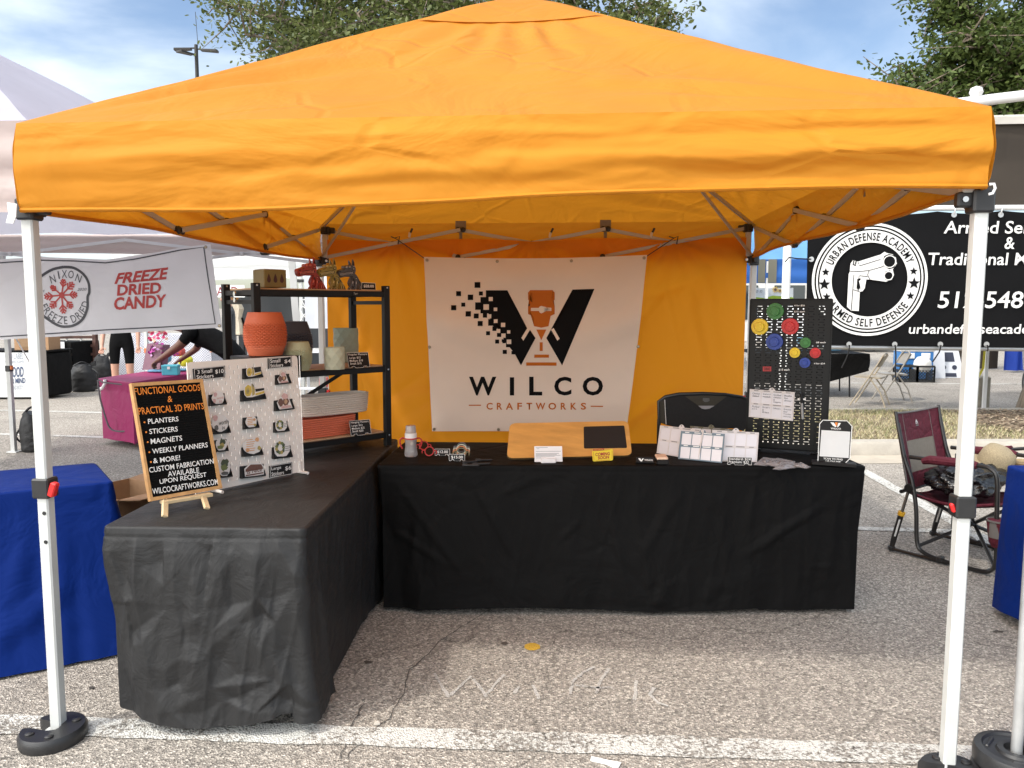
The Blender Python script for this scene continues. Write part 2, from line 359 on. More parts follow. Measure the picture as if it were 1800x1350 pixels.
def paint_mat(name, col, wear=.5, fine=70., asp=True, amt=1.):
    """worn road paint: the stones show through where it has gone"""
    m = newmat(name); nt = m.node_tree; c, nr, pos = asphalt(nt, 1.)
    n = N(nt, 'ShaderNodeTexNoise', i_Scale=fine, i_Detail=6.0, i_Roughness=.7); L(nt, pos, n.inputs['Vector'])
    n2 = N(nt, 'ShaderNodeTexNoise', i_Scale=3.2, i_Detail=3.0); L(nt, pos, n2.inputs['Vector'])
    ad = N(nt, 'ShaderNodeMath', operation='MULTIPLY_ADD'); L(nt, n2.outputs['Fac'], ad.inputs[0]); ad.inputs[1].default_value = .62; L(nt, n.outputs['Fac'], ad.inputs[2])
    dn = N(nt, 'ShaderNodeTexNoise', i_Scale=14., i_Detail=3.0); L(nt, pos, dn.inputs['Vector'])
    va = N(nt, 'ShaderNodeVectorMath', operation='MULTIPLY_ADD'); L(nt, dn.outputs['Color'], va.inputs[0]); va.inputs[1].default_value = (.09, .09, 0); L(nt, pos, va.inputs[2])
    v2 = N(nt, 'ShaderNodeTexVoronoi', feature='DISTANCE_TO_EDGE', i_Scale=11.); L(nt, va.outputs[0], v2.inputs['Vector'])
    r2 = N(nt, 'ShaderNodeMapRange', i_From_Min=.0, i_From_Max=.04, i_To_Min=-.12, i_To_Max=0.); L(nt, v2.outputs['Distance'], r2.inputs['Value'])
    a2 = N(nt, 'ShaderNodeMath', operation='ADD'); L(nt, ad.outputs[0], a2.inputs[0]); L(nt, r2.outputs[0], a2.inputs[1])
    r = N(nt, 'ShaderNodeMapRange', i_From_Min=wear+.12, i_From_Max=wear+.24, i_To_Max=amt); L(nt, a2.outputs[0], r.inputs['Value'])
    b = N(nt, 'ShaderNodeBsdfPrincipled', i_Roughness=.8); b.inputs['Specular IOR Level'].default_value = .25
    mx = N(nt, 'ShaderNodeMix', data_type='RGBA'); L(nt, r.outputs[0], mx.inputs['Factor']); L(nt, c, mx.inputs['A']); mx.inputs['B'].default_value = rgba(col)
    L(nt, mx.outputs['Result'], b.inputs['Base Color']); L(nt, nr, b.inputs['Normal']); o = N(nt, 'ShaderNodeOutputMaterial'); L(nt, b.outputs[0], o.inputs[0]); return m
asph = ground_mat('asphalt', 1.30)
m = M(); m.grid(lambda u, v: ((u-.5)*700, (v-.5)*700+150, 0), 8, 8, asph); m.obj('ground', kind='structure', angle=0)
white_line = paint_mat('worn_white_paint', (.60, .59, .55), .59)
def line(name, pts, w, mt, z=.004, jit=.006):
    m = M(); P = []
    for a, b in zip(pts[:-1], pts[1:]):
        a, b = V3(a), V3(b); k = max(2, int((b-a).length/.06))
        P += [a.lerp(b, i/k) for i in range(k)]
    P.append(V3(pts[-1])); P = [V3((p.x, p.y, z)) for p in P]
    m.ribbon(P, [w*(1+.25*nz(p, 9))+jit*nz(p, 30) for p in P], (0, 0, 1), mt); return m.obj(name, kind='structure', angle=0)
a, b = G(0, 1274), G(1650, 1328)
d = (b-a).normalized(); line('painted_line', [a-d*9, b+d*9], .125, white_line)
line('painted_line', [(2.96, 4.9, 0), (2.95, -3, 0)], .11, white_line, .0045)
line('painted_line', [(1.2, 2.93, 0), (2.905, 2.885, 0)], .09, white_line, .004)
line('painted_line', [(1, 13.4, 0), (16, 13.9, 0)], .12, white_line, .004)
line('painted_line', [(-14, 8.6, 0), (-5.5, 8.0, 0)], .12, white_line, .004)
line('painted_line', [(-14, 6.8, 0), (-4.5, 6.0, 0)], .1, paint_mat('faded_white_paint', (.6, .59, .56), .58), .004)
# the crack across the asphalt and chalk strokes left on it
crk = pm('crack_filler', (.075, .068, .06), .95, .3, 40)
def zz(x, y): return (720+x/3.4615, 1120+y/3.4615)
def wig(p, amp=.012, n=14):
    P = [];
    for a, b in zip(p[:-1], p[1:]):
        a, b = G(*a), G(*b)
        for i in range(n):
            q = a.lerp(b, i/n); P.append(V3((q.x+amp*nz(q, 18), q.y+amp*nz(q, 18, 5), .0035)))
    P.append(G(*p[-1], .0035)); return P
for pts in ([(862, 1072), (800, 1110), (775, 1127), (738, 1165), (720, 1178), (708, 1220), (685, 1262), (667, 1276), (640, 1300), (612, 1330)],
            [(640, 1240), (615, 1280), (600, 1330)]):
    P = wig(pts); m = M(); m.ribbon(P, [.003+.005*abs(nz(p, 25)) for p in P], (0, 0, 1), crk); m.obj('pavement_crack', kind='structure', angle=0)
chalk = paint_mat('chalk', (.74, .72, .69), .50, 90., amt=.5)
for pts in ([(150, 225), (235, 362)], [(245, 362), (375, 235)], [(385, 255), (465, 360)], [(470, 345), (580, 225)], [(635, 345), (670, 300)], [(745, 295), (785, 375)], [(980, 350), (985, 280), (1050, 220), (1130, 180)],
            [(985, 295), (1060, 300), (1150, 310), (1240, 310)], [(1130, 345), (1160, 270), (1215, 190)], [(1370, 385), (1380, 260)], [(1490, 310), (1460, 350), (1510, 400), (1570, 420)]):
    P = wig([zz(*p) for p in pts], .006, 8)
    for p in P: p.z = .003
    m = M(); m.ribbon(P, [.013+.008*nz(p, 40) for p in P], (0, 0, 1), chalk); m.obj('chalk_mark', kind='structure', angle=0)
yel = paint_mat('yellow_chalk', (.62, .38, .05), .42, 80.)
m = M(); c = G(*zz(746, 57), .003); m.poly([c+V3((.035*math.cos(a)*(1+.3*nz((a, 0, 0), 2)), .04*math.sin(a), 0)) for a in [i*.45 for i in range(14)]], yel); m.obj('chalk_mark', kind='structure', angle=0)
# flattened scraps and small stones
def scrap(px, py, w, h, col, lab, cat='litter', name='litter', a=0):
    c = G(px, py, .004); m = M(); n = 11
    out = [c+V3((w*math.cos(a+i*2*math.pi/n)*(.7+.5*rnd.random()), h*math.sin(i*2*math.pi/n)*(.7+.5*rnd.random()), .004*rnd.random())) for i in range(n)]
    m.prism(out, (0, 0, -.003), pm('scrap', col, .8, .2, 60)); return m.obj(name, label=lab, cat=cat)
scrap(605, 1136, .026, .02, (.62, .57, .52), 'flattened pale paper scrap beside the black corner table')
scrap(647, 1164, .018, .012, (.06, .05, .04), 'dry dark leaf on the asphalt just below the pale scrap', 'leaf', 'fallen_leaf')
scrap(886, 1131, .016, .012, (.09, .07, .055), 'small brown leaf on the asphalt left of the yellow chalk mark', 'leaf', 'fallen_leaf')
scrap(162, 1209, .012, .008, (.05, .045, .04), 'tiny dark leaf lying between the blue table and the left weight', 'leaf', 'fallen_leaf')
scrap(1755, 1110, .026, .008, (.07, .06, .05), 'narrow dark leaf lying under the edge of the blue cloth at the right', 'leaf', 'fallen_leaf')
def stone(px, py, r, col, lab):
    c = G(px, py, 0); m = M(); m.lathe([(r*.7, 0), (r, r*.3), (r*.8, r*.8), (r*.3, r*1.05), (0, r*1.05)], c, pm('stone', col, .8, .2, 90), 9, fn=lambda q, z, a: q*(1+.25*nz((math.cos(a), math.sin(a), z*9), 2, px))); m.obj('pebble', label=lab, cat='pebble')
stone(664, 1273, .012, (.5, .46, .4), 'pale pebble lying at the end of the long crack')
stone(524, 1250, .010, (.4, .36, .32), 'brownish pebble at the hem of the grey front cloth')
m = M(); q = pm('white_plastic', (.8, .8, .78), .4, .03)
a, b = G(1040, 1332, .006), G(1090, 1346, .006)
m.prism([a+V3((0, .010, 0)), a+V3((-.004, -.01, 0)), a.lerp(b, .5)+V3((0, -.008, 0)), b+V3((-.008, -.014, 0)), b+V3((.004, .016, .003)), a.lerp(b, .6)+V3((0, .008, .004))], (0, 0, -.005), q)
m.obj('litter', label='bent white plastic strip lying in front of the painted line', cat='litter')

# ------------------------------------------------------------------ planted median with its kerb, at the right
conc = pm('kerb_concrete', (.40, .365, .31), .9, .14, 7, .4, 120)
gut = pm('gutter_concrete', (.42, .37, .30), .9, .16, 3, .4, 120)
X0 = 1.55
def kx(x): return 5.62+.10*(x-3)
m = M(); n = 40; pts = []
prof = [(0, 0), (.02, .11), (.045, .135), (.18, .14), (.19, .10)]
for i in range(n+1):
    x = X0+i*.8
    for dy, z in prof: pts.append(V3((x, kx(x)+dy, z)))
k = len(prof); m.add(pts, [(i*k+j, (i+1)*k+j, (i+1)*k+j+1, i*k+j+1) for i in range(n) for j in range(k-1)], conc)
pts = []
for i in range(n+1):
    x = X0+i*.8
    for dy, z in [(2.62, .10), (2.63, .14), (2.76, .135), (2.785, .11), (2.8, 0)]: pts.append(V3((x, kx(x)+dy, z)))
m.add(pts, [(i*k+j, (i+1)*k+j, (i+1)*k+j+1, i*k+j+1) for i in range(n) for j in range(k-1)], conc)
m.obj('kerb', kind='structure')
m = M(); m.add([(X0-4, kx(X0-4)-.42, .004), (34, kx(34)-.42, .004), (34, kx(34)+.02, .004), (X0-4, kx(X0-4)+.02, .004)], [(0, 1, 2, 3)], gut); m.obj('kerb_gutter', kind='structure', angle=0)
soil = pm('dry_soil', (.20, .155, .10), .95, .35, 9, .6, 60)
m = M(); m.grid(lambda u, v: (X0+u*32, kx(X0+u*32)+.185+v*2.45, .12+.012*nz((u*70, v*6, 0))), 160, 12, soil); m.obj('median_soil', kind='structure')
grs = [pm('dry_grass', (.36, .30, .165), .9, .3, 5), pm('straw_grass', (.46, .40, .25), .9, .25, 5), pm('green_grass', (.19, .20, .08), .9, .3, 5)]
m = M(); vs = []; fs = []; mi = []
for i in range(26000):
    x = 2.2+rnd.random()**1.3*7.5; y = kx(x)+.2+rnd.random()*2.40
    if x > 5.2+.5*nz((x, y, 0), 1.2)+max(0, (6.6-y))*.9: continue
    h = .02+.035*rnd.random(); a = rnd.random()*6.28; ln = .03+.05*rnd.random(); b = len(vs); w = .004
    dx, dy = math.cos(a), math.sin(a)
    vs += [(x-dy*w, y+dx*w, .12), (x+dy*w, y-dx*w, .12), (x+dx*ln, y+dy*ln, .12+h)]; fs.append((b, b+1, b+2)); mi.append(rnd.choice([0, 0, 1, 1, 2] if nz((x, y, 3), 1.1) < .1 else [0, 1, 2, 2]))
for g in grs: m.slot(g)
m.v = [V3(v) for v in vs]; m.f = fs; m.mi = mi; m.obj('grass', kind='stuff', angle=0)
mul = [pm('bark_mulch', (.13, .085, .055), .9, .4, 30), pm('leaf_litter', (.30, .22, .14), .9, .3, 30), pm('pale_chips', (.42, .34, .24), .9, .3, 30)]
m = M(); [m.slot(g) for g in mul]
for i in range(15000):
    x = 4.2+rnd.random()*6.5; y = kx(x)+.25+rnd.random()*2.35
    if x < 5.1+.5*nz((x, y, 0), 1.2)+max(0, (6.6-y))*.9: continue
    a, l, w = rnd.random()*6.28, .015+.03*rnd.random(), .006+.012*rnd.random(); z = .125+.02*rnd.random(); t = .03*rnd.random()
    dx, dy = V3((math.cos(a), math.sin(a), t/l*.3))*l, V3((-math.sin(a), math.cos(a), .2*rnd.random()))*w; c = V3((x, y, z))
    m.add([c-dx, c-dy*.9, c+dx, c+dy], [(0, 1, 2, 3)], mul[rnd.choice([0, 0, 0, 1, 1, 2])])
m.obj('mulch', kind='stuff', angle=0)

# ------------------------------------------------------------------ trees
bark = pm('bark', (.17, .135, .10), .95, .35, 22, 1.0, 38, stretch=(1, 1, .22))
def leafmat(name, a, b):
    m = newmat(name); nt = m.node_tree; o = N(nt, 'ShaderNodeOutputMaterial'); g = N(nt, 'ShaderNodeNewGeometry')
    ra = N(nt, 'ShaderNodeValToRGB'); ra.color_ramp.elements[0].color = rgba(a); ra.color_ramp.elements[1].color = rgba(b); L(nt, g.outputs['Random Per Island'], ra.inputs[0])
    d = N(nt, 'ShaderNodeBsdfPrincipled', i_Roughness=.5); L(nt, ra.outputs[0], d.inputs['Base Color']); d.inputs['Specular IOR Level'].default_value = .35
    t = N(nt, 'ShaderNodeBsdfTranslucent'); L(nt, ra.outputs[0], t.inputs['Color'])
    ms = N(nt, 'ShaderNodeMixShader', i_Fac=.3); L(nt, d.outputs[0], ms.inputs[1]); L(nt, t.outputs[0], ms.inputs[2]); L(nt, ms.outputs[0], o.inputs[0]); return m
def tree(label, base, fork, limbs, r0, lm, seed, leaf=.06, per=60, spread=.45, n_tw=7, flare=1.5):
    """limbs: end points of the main boughs. Twigs branch off each bough, leaves sit along the twigs."""
    rg = random.Random(seed); root = thing('tree', label, 'tree', base); base, fork = V3(base), V3(fork)
    tm = M(); k = 10
    def rough(pts, rs, n=9): tm.tube(pts, rs, bark, n)
    P = [base.lerp(fork, i/k)+V3((.05*nz((i, seed, 0), .5), .05*nz((i, seed, 4), .5), 0)) for i in range(k+1)]
    b = len(tm.v); tm.tube(P, [r0*(1-.25*i/k)*(1+(flare-1)*math.exp(-i*1.6)) for i in range(k+1)], bark, 28)
    for i in range(b, len(tm.v)):
        v = tm.v[i]; c = base.lerp(fork, max(0, min(1, (v.z-base.z)/max(.1, fork.z-base.z)))); q = v-c
        tm.v[i] = c+q*(1+.16*noise.ridged_multi_fractal(V3((math.atan2(q.y, q.x)*4.5, v.z*.55, seed)), .8, 2, 3, 1, 1)-.12)
    tips = []
    for e in limbs:
        e = V3(e); ln = (e-fork).length; pts = []
        for i in range(9):
            t = i/8; p = fork.lerp(e, t); p.z += .10*ln*math.sin(math.pi*t)*(.5 if e.z < fork.z else .35)
            pts.append(p+V3((nz((i, e.x, 1), .6), nz((i, e.y, 2), .6), nz((i, e.z, 3), .6)))*.09*ln*math.sin(math.pi*min(t*1.3, 1)))
        rough(pts, [r0*.55*(1-t/8*.9)*min(1, .4+ln*.12) for t in range(9)])
        for i in range(3, 9):
            for _ in range(n_tw):
                d = V3((rg.gauss(0, 1), rg.gauss(0, 1), rg.gauss(-.1, .7))).normalized(); s = spread*(.5+1.1*rg.random())*(1.25-.06*i)
                a = pts[i].lerp(pts[max(i-1, 0)], rg.random()); q = a+d*s*.55; tp = q+(d+V3((rg.gauss(0, .5), rg.gauss(0, .5), rg.gauss(-.25, .4))))*s*.6
                rough([a, q, tp], [.022*r0/.3, .013*r0/.3, .004], 4); tips.append((a, q, tp))
    tm.obj('trunk', root)
    cm = M(); vs = []; fs = []
    for a, q, tp in tips:
        for _ in range(per):
            t = rg.random()**.6; c = (a.lerp(q, t*2) if t < .5 else q.lerp(tp, t*2-1))+V3((rg.gauss(0, 1), rg.gauss(0, 1), rg.gauss(-.12, .8)))*.075*spread/.45
            d = V3((rg.gauss(0, 1), rg.gauss(0, 1), rg.gauss(-.3, .6))).normalized(); n_ = V3((rg.gauss(0, .7), rg.gauss(0, .7), 1)).normalized()
            x = d.cross(n_)
            if x.length < .1: continue
            x.normalize(); l = leaf*(.6+.7*rg.random()); w = l*.24; b = len(vs)
            vs += [c, c+d*l*.35+x*w, c+d*l*.72+x*w*.85, c+d*l, c+d*l*.72-x*w*.85, c+d*l*.35-x*w]; fs.append((b, b+1, b+2, b+3, b+4, b+5))
    cm.slot(lm); cm.v = [V3(v) for v in vs]; cm.f = fs; cm.mi = [0]*len(fs); cm.obj('crown', root, angle=0)
    return root
lf1 = leafmat('leaves_grey_green', (.055, .078, .022), (.17, .195, .062)); lf2 = leafmat('leaves_deep_green', (.04, .068, .016), (.13, .17, .046))
B = lambda px, py, y: Yp(px, py, y)
tree('broad leafy tree rising behind the peak of the orange canopy', (-.4, 15.5, 0), (-.6, 15.3, 5.6),
     [B(380, 5, 14.2), B(430, 60, 13.6), B(470, 20, 15), B(520, 85, 13.2), B(545, 45, 14.6), B(620, 20, 13.4), B(610, 75, 15.2), B(690, 60, 13.2), B(700, -10, 15), B(800, 20, 13.8), B(760, -60, 14), B(940, -40, 14), B(1120, 10, 14.2), B(1150, 60, 15), B(1180, 20, 13.6), B(1010, 60, 14.5), B(900, 90, 15), B(500, -80, 14), B(640, -120, 15), B(1050, -90, 14.4), B(400, -60, 15.2)],
     .36, lf1, 3, .112, 62, .9, 9)
tree('oak with a thick ridged trunk standing in the mulch at the far right', (6.68, 8.75, .1), (6.85, 8.7, 3.6),
     [B(1590, 130, 8.6), B(1560, 175, 8.2), B(1640, 95, 8.8), B(1610, 190, 9.6), B(1700, 60, 8.4), B(1690, 130, 9.4), B(1760, 100, 8.2), B(1745, 30, 9), B(1800, 150, 8.2), B(1820, 60, 8.8), B(1640, 150, 9.2), B(1720, 170, 9.8), B(1640, 10, 9), B(1860, 0, 9), B(1800, -60, 8.8), B(1950, 120, 8.8), B(1660, -40, 8.8), B(1880, 190, 8.5), B(2000, -20, 9)],
     .235, lf2, 11, .078, 64, .46, 10, flare=1.35)

# ------------------------------------------------------------------ lamp post far behind
dk = pm('dark_bronze', (.028, .026, .024), .5, .1, 8, metal=.3)
lp = G(360, 640, 0); lp = V3((-15.3, 30, 0)); r = thing('street_lamp', 'dark lamp post with three flat heads above the left tents', 'street lamp', lp)
m = M(); m.tube([lp, lp+V3((0, 0, 12.2))], [.11, .075], dk, 10); m.lathe([(.2, 0), (.2, .05), (.12, .12)], lp, dk, 12); m.obj('post', r)
m = M(); m.tube([lp+V3((.08, 0, 12.2)), lp+V3((.02, 0, 13.5))], .012, dk, 5); m.obj('aerial', r)
for dx, dz, yy in ((-1, .02, -.1), (1, -.02, .1), (-.35, -.25, -.75)):
    m = M(); d = V3((dx, yy, -.05)).normalized(); c = lp+V3((0, 0, 12.05+dz)); sd_ = V3((-d.y, d.x, 0)).normalized()
    m.bar(c, c+d*.22, .06, .05, dk); a = c+d*.2; e = c+d*.85
    m.prism([a-sd_*.10, e-sd_*.17, e+d*.04-sd_*.1, e+d*.04+sd_*.1, e+sd_*.17, a+sd_*.10], (0, 0, -.07), dk); m.obj('lamp_head', r)
# ------------------------------------------------------------------ the orange canopy
orange = fabric('orange_canopy_cloth', (.49, .198, .022), .22, (.95, .36, .02), .62, .5, 3.4, .5, 2.2, spec=.15)
orange_v = fabric('orange_valance_cloth', (.565, .232, .021), .22, (.95, .38, .02), .62, .5, 3.4, .35, 3.0, spec=.15, stretch=(.6, 1, 1.4))
orange_w = fabric('orange_wall_cloth', (.70, .27, .02), .5, (.95, .35, .012), .65, .6, 2.4, .45, 1.6, spec=.25, stretch=(1, 1, .55))
wleg = pm('white_enamel_steel', (.54, .55, .53), .4, .06, 9, .03, 40)
gsteel = pm('grey_enamel_bar', (.42, .40, .36), .45, .06, 8)
blk = pm('black_plastic', (.018, .018, .019), .45, .15, 25)
redp = pm('red_plastic', (.62, .02, .02), .35, .05)
patch = pm('taupe_patch', (.20, .16, .11), .7, .1, 30)
tent = thing('canopy_tent', 'bright orange pop up canopy with white legs over the craft stall', 'canopy', (0, 1.5, 0))
HX, Y0, Y1, EZ, PZ = 1.492, -.05, 3.05, 2.08, 3.02
def roof_pt(x, y):
    """height of the roof cloth: four concave slopes that meet on the hips"""
    a, b = abs(x)/HX, abs((y-1.5)/1.55); r = max(a, b); s = min(a, b)/max(r, 1e-6)
    t = 1-r
    h = t-.05*max(0, (t-.8)/.2)**2
    sag = -.03*math.sin(math.pi*min(1, t))*(1-s**2.2)
    return EZ+(PZ-EZ)*h+sag
rfc, rfd = random_facets(3.2, 3.3, .19, .21, .006, 21), random_facets(3.2, 3.3, .06, .10, .0022, 22)
def roof_wr(x, y):
    w = rfc(x+1.55, y+.1)+rfd(x+1.55, y+.1)+.006*nz((x, y, 0), 2.6)
    for cx in (-HX, HX):                                       # pulls that run from the corners
        for cy in (Y0, Y1):
            dx, dy = abs(x-cx), abs(y-cy); d = math.hypot(dx, dy); an = math.atan2(dy, dx)
            w += .020*math.sin(an*22+nz((an*3, d, cx), 1)*3)*math.exp(-(d-.55)**2/.35)*min(1, d*2)*(.35+.65*abs(math.sin(an*2)))
    d = math.hypot(x, y-1.5); an = math.atan2(y-1.5, x)
    w += .011*math.sin(an*26+2*nz((an*4, d*2, 0), 1))*math.exp(-((d-.62)/.3)**2); w *= min(1, max(0, (max(abs(x), abs(y-1.5))-.40)*6))
    return w
m = M()
def rf(u, v):
    k, t = divmod(u*4, 1); k = int(k) % 4; a, b = ((-1, -1), (1, -1), (1, 1), (-1, 1))[k], ((-1, -1), (1, -1), (1, 1), (-1, 1))[(k+1) % 4]; r = 1-v*.999
    x, y = (a[0]+(b[0]-a[0])*t)*r*HX, 1.5+(a[1]+(b[1]-a[1])*t)*r*1.55; hip = min(1, min(t, 1-t)*9)
    return (x, y, roof_pt(x, y)+roof_wr(x, y)*min(1, v*8, (1-v)*12)*(.45+.55*hip))
m.grid(rf, 480, 110, orange, cu=True); roof = m.obj('roof_fabric', tent, angle=0)
for p in roof.data.polygons: p.use_smooth = True
m = M()                                                        # the peak cap with its stitched edge
def capf(u, v):
    a = u*2*math.pi; s = v*.44; c, q = math.cos(a), math.sin(a); k = 1/max(abs(c), abs(q)); x, y = c*k*s, q*k*s
    return (x, 1.5+y, roof_pt(x, 1.5+y)+.007+(.02*(1-v)**2)+.004*nz((x, y, 4), 9)*(1-v))
m.grid(capf, 72, 10, orange, cu=True); m.obj('peak_cap', tent, angle=180)
vfc = random_facets(3.4, .4, .17, .075, .006, 31)
def valance(p0, p1, z_top, zb0, zb1, nrm, amp, seed):
    m = M(); p0, p1 = V3(p0), V3(p1); nn = V3(nrm)
    def f(u, v):
        p = p0.lerp(p1, u); zb = zb0+(zb1-zb0)*u-.012*math.sin(math.pi*u*2)+.006*nz((u*6, seed, 0)); z = z_top+(zb-z_top)*v
        e = min(1, min(u, 1-u)*9)
        w = amp*(nz((u*1.6, v*3.2+u*.6, seed), 1)*.030+.012*nz((u*7, v*6, seed), 1)+.006*nz((u*18, v*10, seed), 1))
        w += amp*.022*math.sin(v*13+u*1.5+seed)*(.25+.75*max(0, (u-.45)*1.8))*v*(1 if seed == 0 else .3)
        w += vfc(u*3.1, v*.3)*amp
        w *= min(1, v*5)*(.35+.65*e)
        bulge = .02*math.sin(math.pi*v)
        return p+nn*(w+bulge)+V3((0, 0, z))
    m.grid(f, 170, 34, orange_v)
    def hem(u, v):
        q = V3(f(u, 1)); a = v*2*math.pi; return q+nn*(.007*math.cos(a))+V3((0, 0, .008*math.sin(a)+.004))
    m.grid(hem, 120, 6, orange_v)
    return m.obj('valance', tent, angle=180)
valance((-HX, Y0, 0), (HX, Y0, 0), EZ, 1.803, 1.848, (0, -1, 0), .6, 0)
valance((HX, Y0, 0), (HX, Y1, 0), EZ, 1.848, 1.83, (1, 0, 0), .6, 3)
valance((HX, Y1, 0), (-HX, Y1, 0), EZ, 1.83, 1.83, (0, 1, 0), .6, 5)
valance((-HX, Y1, 0), (-HX, Y0, 0), EZ, 1.83, 1.803, (-1, 0, 0), .6, 8)
ZS, ZT, ZPk = 1.80, 2.03, 2.80
corner = {}
for sx in (-1, 1):
    for yy in (0, 3):
        x = sx*1.5; c = V3((x, yy, 0)); corner[(sx, yy)] = c
        lm = M(); lm.box((x, yy, .93), (.040, .040, 1.86-.02), wleg, .005)
        lm.box((x, yy, .02), (.085, .085, .008), wleg, .003); lm.box((x, yy, .5), (.036, .036, .9), wleg, .003)
        lg = lm.obj('leg', tent)
        um = M(); um.box((sx*1.46, yy, 1.94), (.036, .036, .2), wleg, .004); um.obj('upper_tube', lg)
        bm_ = M(); bm_.box((x, yy, 1.815), (.062, .062, .07), blk, .006)
        bm_.box((x-sx*.048, yy, 1.82), (.045, .03, .045), blk, .005); bm_.box((x, yy+(.048 if yy == 0 else -.048), 1.82), (.03, .045, .045), blk, .005)
        bm_.tube([(x-sx*.05, yy-.018, 1.82), (x-sx*.05, yy-.02, 1.82)], .009, pm('rivet', (.6, .6, .6), .3, .02, metal=1), 8); bm_.obj('slider_bracket', lg)
        x = sx*1.456; tm = M(); tm.box((x, yy, ZT), (.06, .06, .055), blk, .006); tm.box((x-sx*.045, yy, ZT), (.04, .03, .04), blk, .005); tm.box((x, yy+(.045 if yy == 0 else -.045), ZT), (.03, .04, .04), blk, .005); tm.obj('corner_bracket', lg); x = sx*1.5
        hm = M(); hm.box((x, yy, .885), (.060, .060, .068), blk, .005); hm.obj('height_lock', lg)
        vm = M(); q = V3((x-sx*.0+.034, yy-.006, .892))
        vm.box(q+V3((.006 if sx < 0 else -.070, -.010, -.01)), ((.022, .026, .05) if sx < 0 else (.012, .016, .03)), redp, .004, Matrix.Rotation(.35*-sx, 3, 'Y')); vm.obj('lock_lever', lg)
        if yy == 0:
            dm = M()
            for zz_ in ((.80, .70) if sx < 0 else ()):
                dm = M(); dm.lathe([(.007, 0), (.006, .0015), (0, .0015)], (x+.006, yy-.0213, zz_), blk, 10, (0, -1, 0)); dm.obj('adjustment_hole', lg)
def joint(p, ax):
    jm = M(); p = V3(p); a = V3(ax)
    for s in (-.018, .018): jm.lathe([(.012, -.012), (.019, -.008), (.019, .008), (.012, .012)], p+a*s, blk, 10, (0, -1, 0) if abs(a.x) > .5 else (1, 0, 0))
    jm.box(p, (.035 if abs(a.x) > .5 else .024, .035 if abs(a.y) > .5 else .024, .028), blk, .004); jm.obj('truss_joint', tent)
def truss(P, Q, inward, dz=0.):
    """three scissor pairs between two legs"""
    P, Q, iw = V3(P), V3(Q), V3(inward); d = (Q-P); ax = d.normalized()
    A = [P+ax*.05]+[P+d*k for k in (1/3, 2/3)]+[Q-ax*.05]
    for i in range(3):
        o1, o2 = iw*.010, iw*-.010
        for (za, zb, o) in ((ZS+.045+dz, ZT, o1), (ZT, ZS+.045+dz, o2)):
            tm = M(); a = A[i]+V3((0, 0, za))+o; b = A[i+1]+V3((0, 0, zb))+o; tm.bar(a, b, .013, .024, gsteel, bev=.002); tm.obj('truss_bar', tent)
        jm = M(); c = (A[i]+A[i+1])/2+V3((0, 0, (ZS+.045+dz+ZT)/2)); jm.box(c, (.03, .03, .03), blk, .006); jm.obj('truss_joint', tent)
    for i in (1, 2):
        joint(A[i]+V3((0, 0, ZS+.043+dz)), ax); joint(A[i]+V3((0, 0, ZT)), ax)
        pt = M(); c = A[i]+V3((0, 0, ZT+.035))-iw*.012; pt.box(c, (.075 if abs(ax.x) > .5 else .004, .075 if abs(ax.y) > .5 else .004, .055), patch, .001)
        pt.box(c+V3((0, 0, -.075)), (.022 if abs(ax.x) > .5 else .003, .022 if abs(ax.y) > .5 else .003, .05), patch, .001); pt.obj('strap_patch', tent)
truss((-1.5, 0, 0), (-1.5, 3, 0), (1, 0, 0)); truss((1.5, 0, 0), (1.5, 3, 0), (-1, 0, 0))
truss((-1.5, 3, 0), (1.5, 3, 0), (0, -1, 0)); truss((-1.5, 0, 0), (1.5, 0, 0), (0, 1, 0), .045)
pk = V3((0, 1.5, ZPk))
for (sx, yy), c in corner.items():
    d = (V3((0, 1.5, 0))-c); a = c+V3((0, 0, ZT+.01)); md = c+d*.5+V3((0, 0, 2.43))
    m = M(); m.bar(a, md, .016, .024, gsteel, bev=.002); m.bar(md, pk, .014, .022, gsteel, bev=.002); m.box(md, (.04, .04, .04), blk, .006); m.obj('rafter', tent)
    m = M(); m.bar(c+V3((0, 0, ZS+.03)), c+d*.33+V3((0, 0, 2.285)), .013, .02, gsteel, bev=.002); m.obj('rafter_brace', tent)
m = M(); m.lathe([(.05, -.06), (.055, .02), (.03, .07), (.0, .1)], pk, blk, 14); m.obj('peak_hub', tent)
# the white loop that ties the corner down
wst = pm('white_webbing', (.75, .75, .74), .7, .05, 60)
for sx in (-1, 1):
    m = M(); c = V3((sx*1.52, -.07, 1.815))
    if sx < 0: m.prism([c+V3((-.004, 0, .015)), c+V3((.028, 0, .01)), c+V3((.026, -.004, -.03)), c+V3((.014, -.002, -.052)), c+V3((-.012, 0, -.05)), c+V3((0, -.002, -.02))], (0, .004, 0), wst)
    else: m.tube([c+V3((-.03, 0, .04)), c+V3((-.020, -.005, .04)), c+V3((-.016, -.005, .028)), c+V3((-.02, 0, .014)), c+V3((-.03, 0, .012))], .004, wst, 6)
    m.obj('corner_strap', tent)

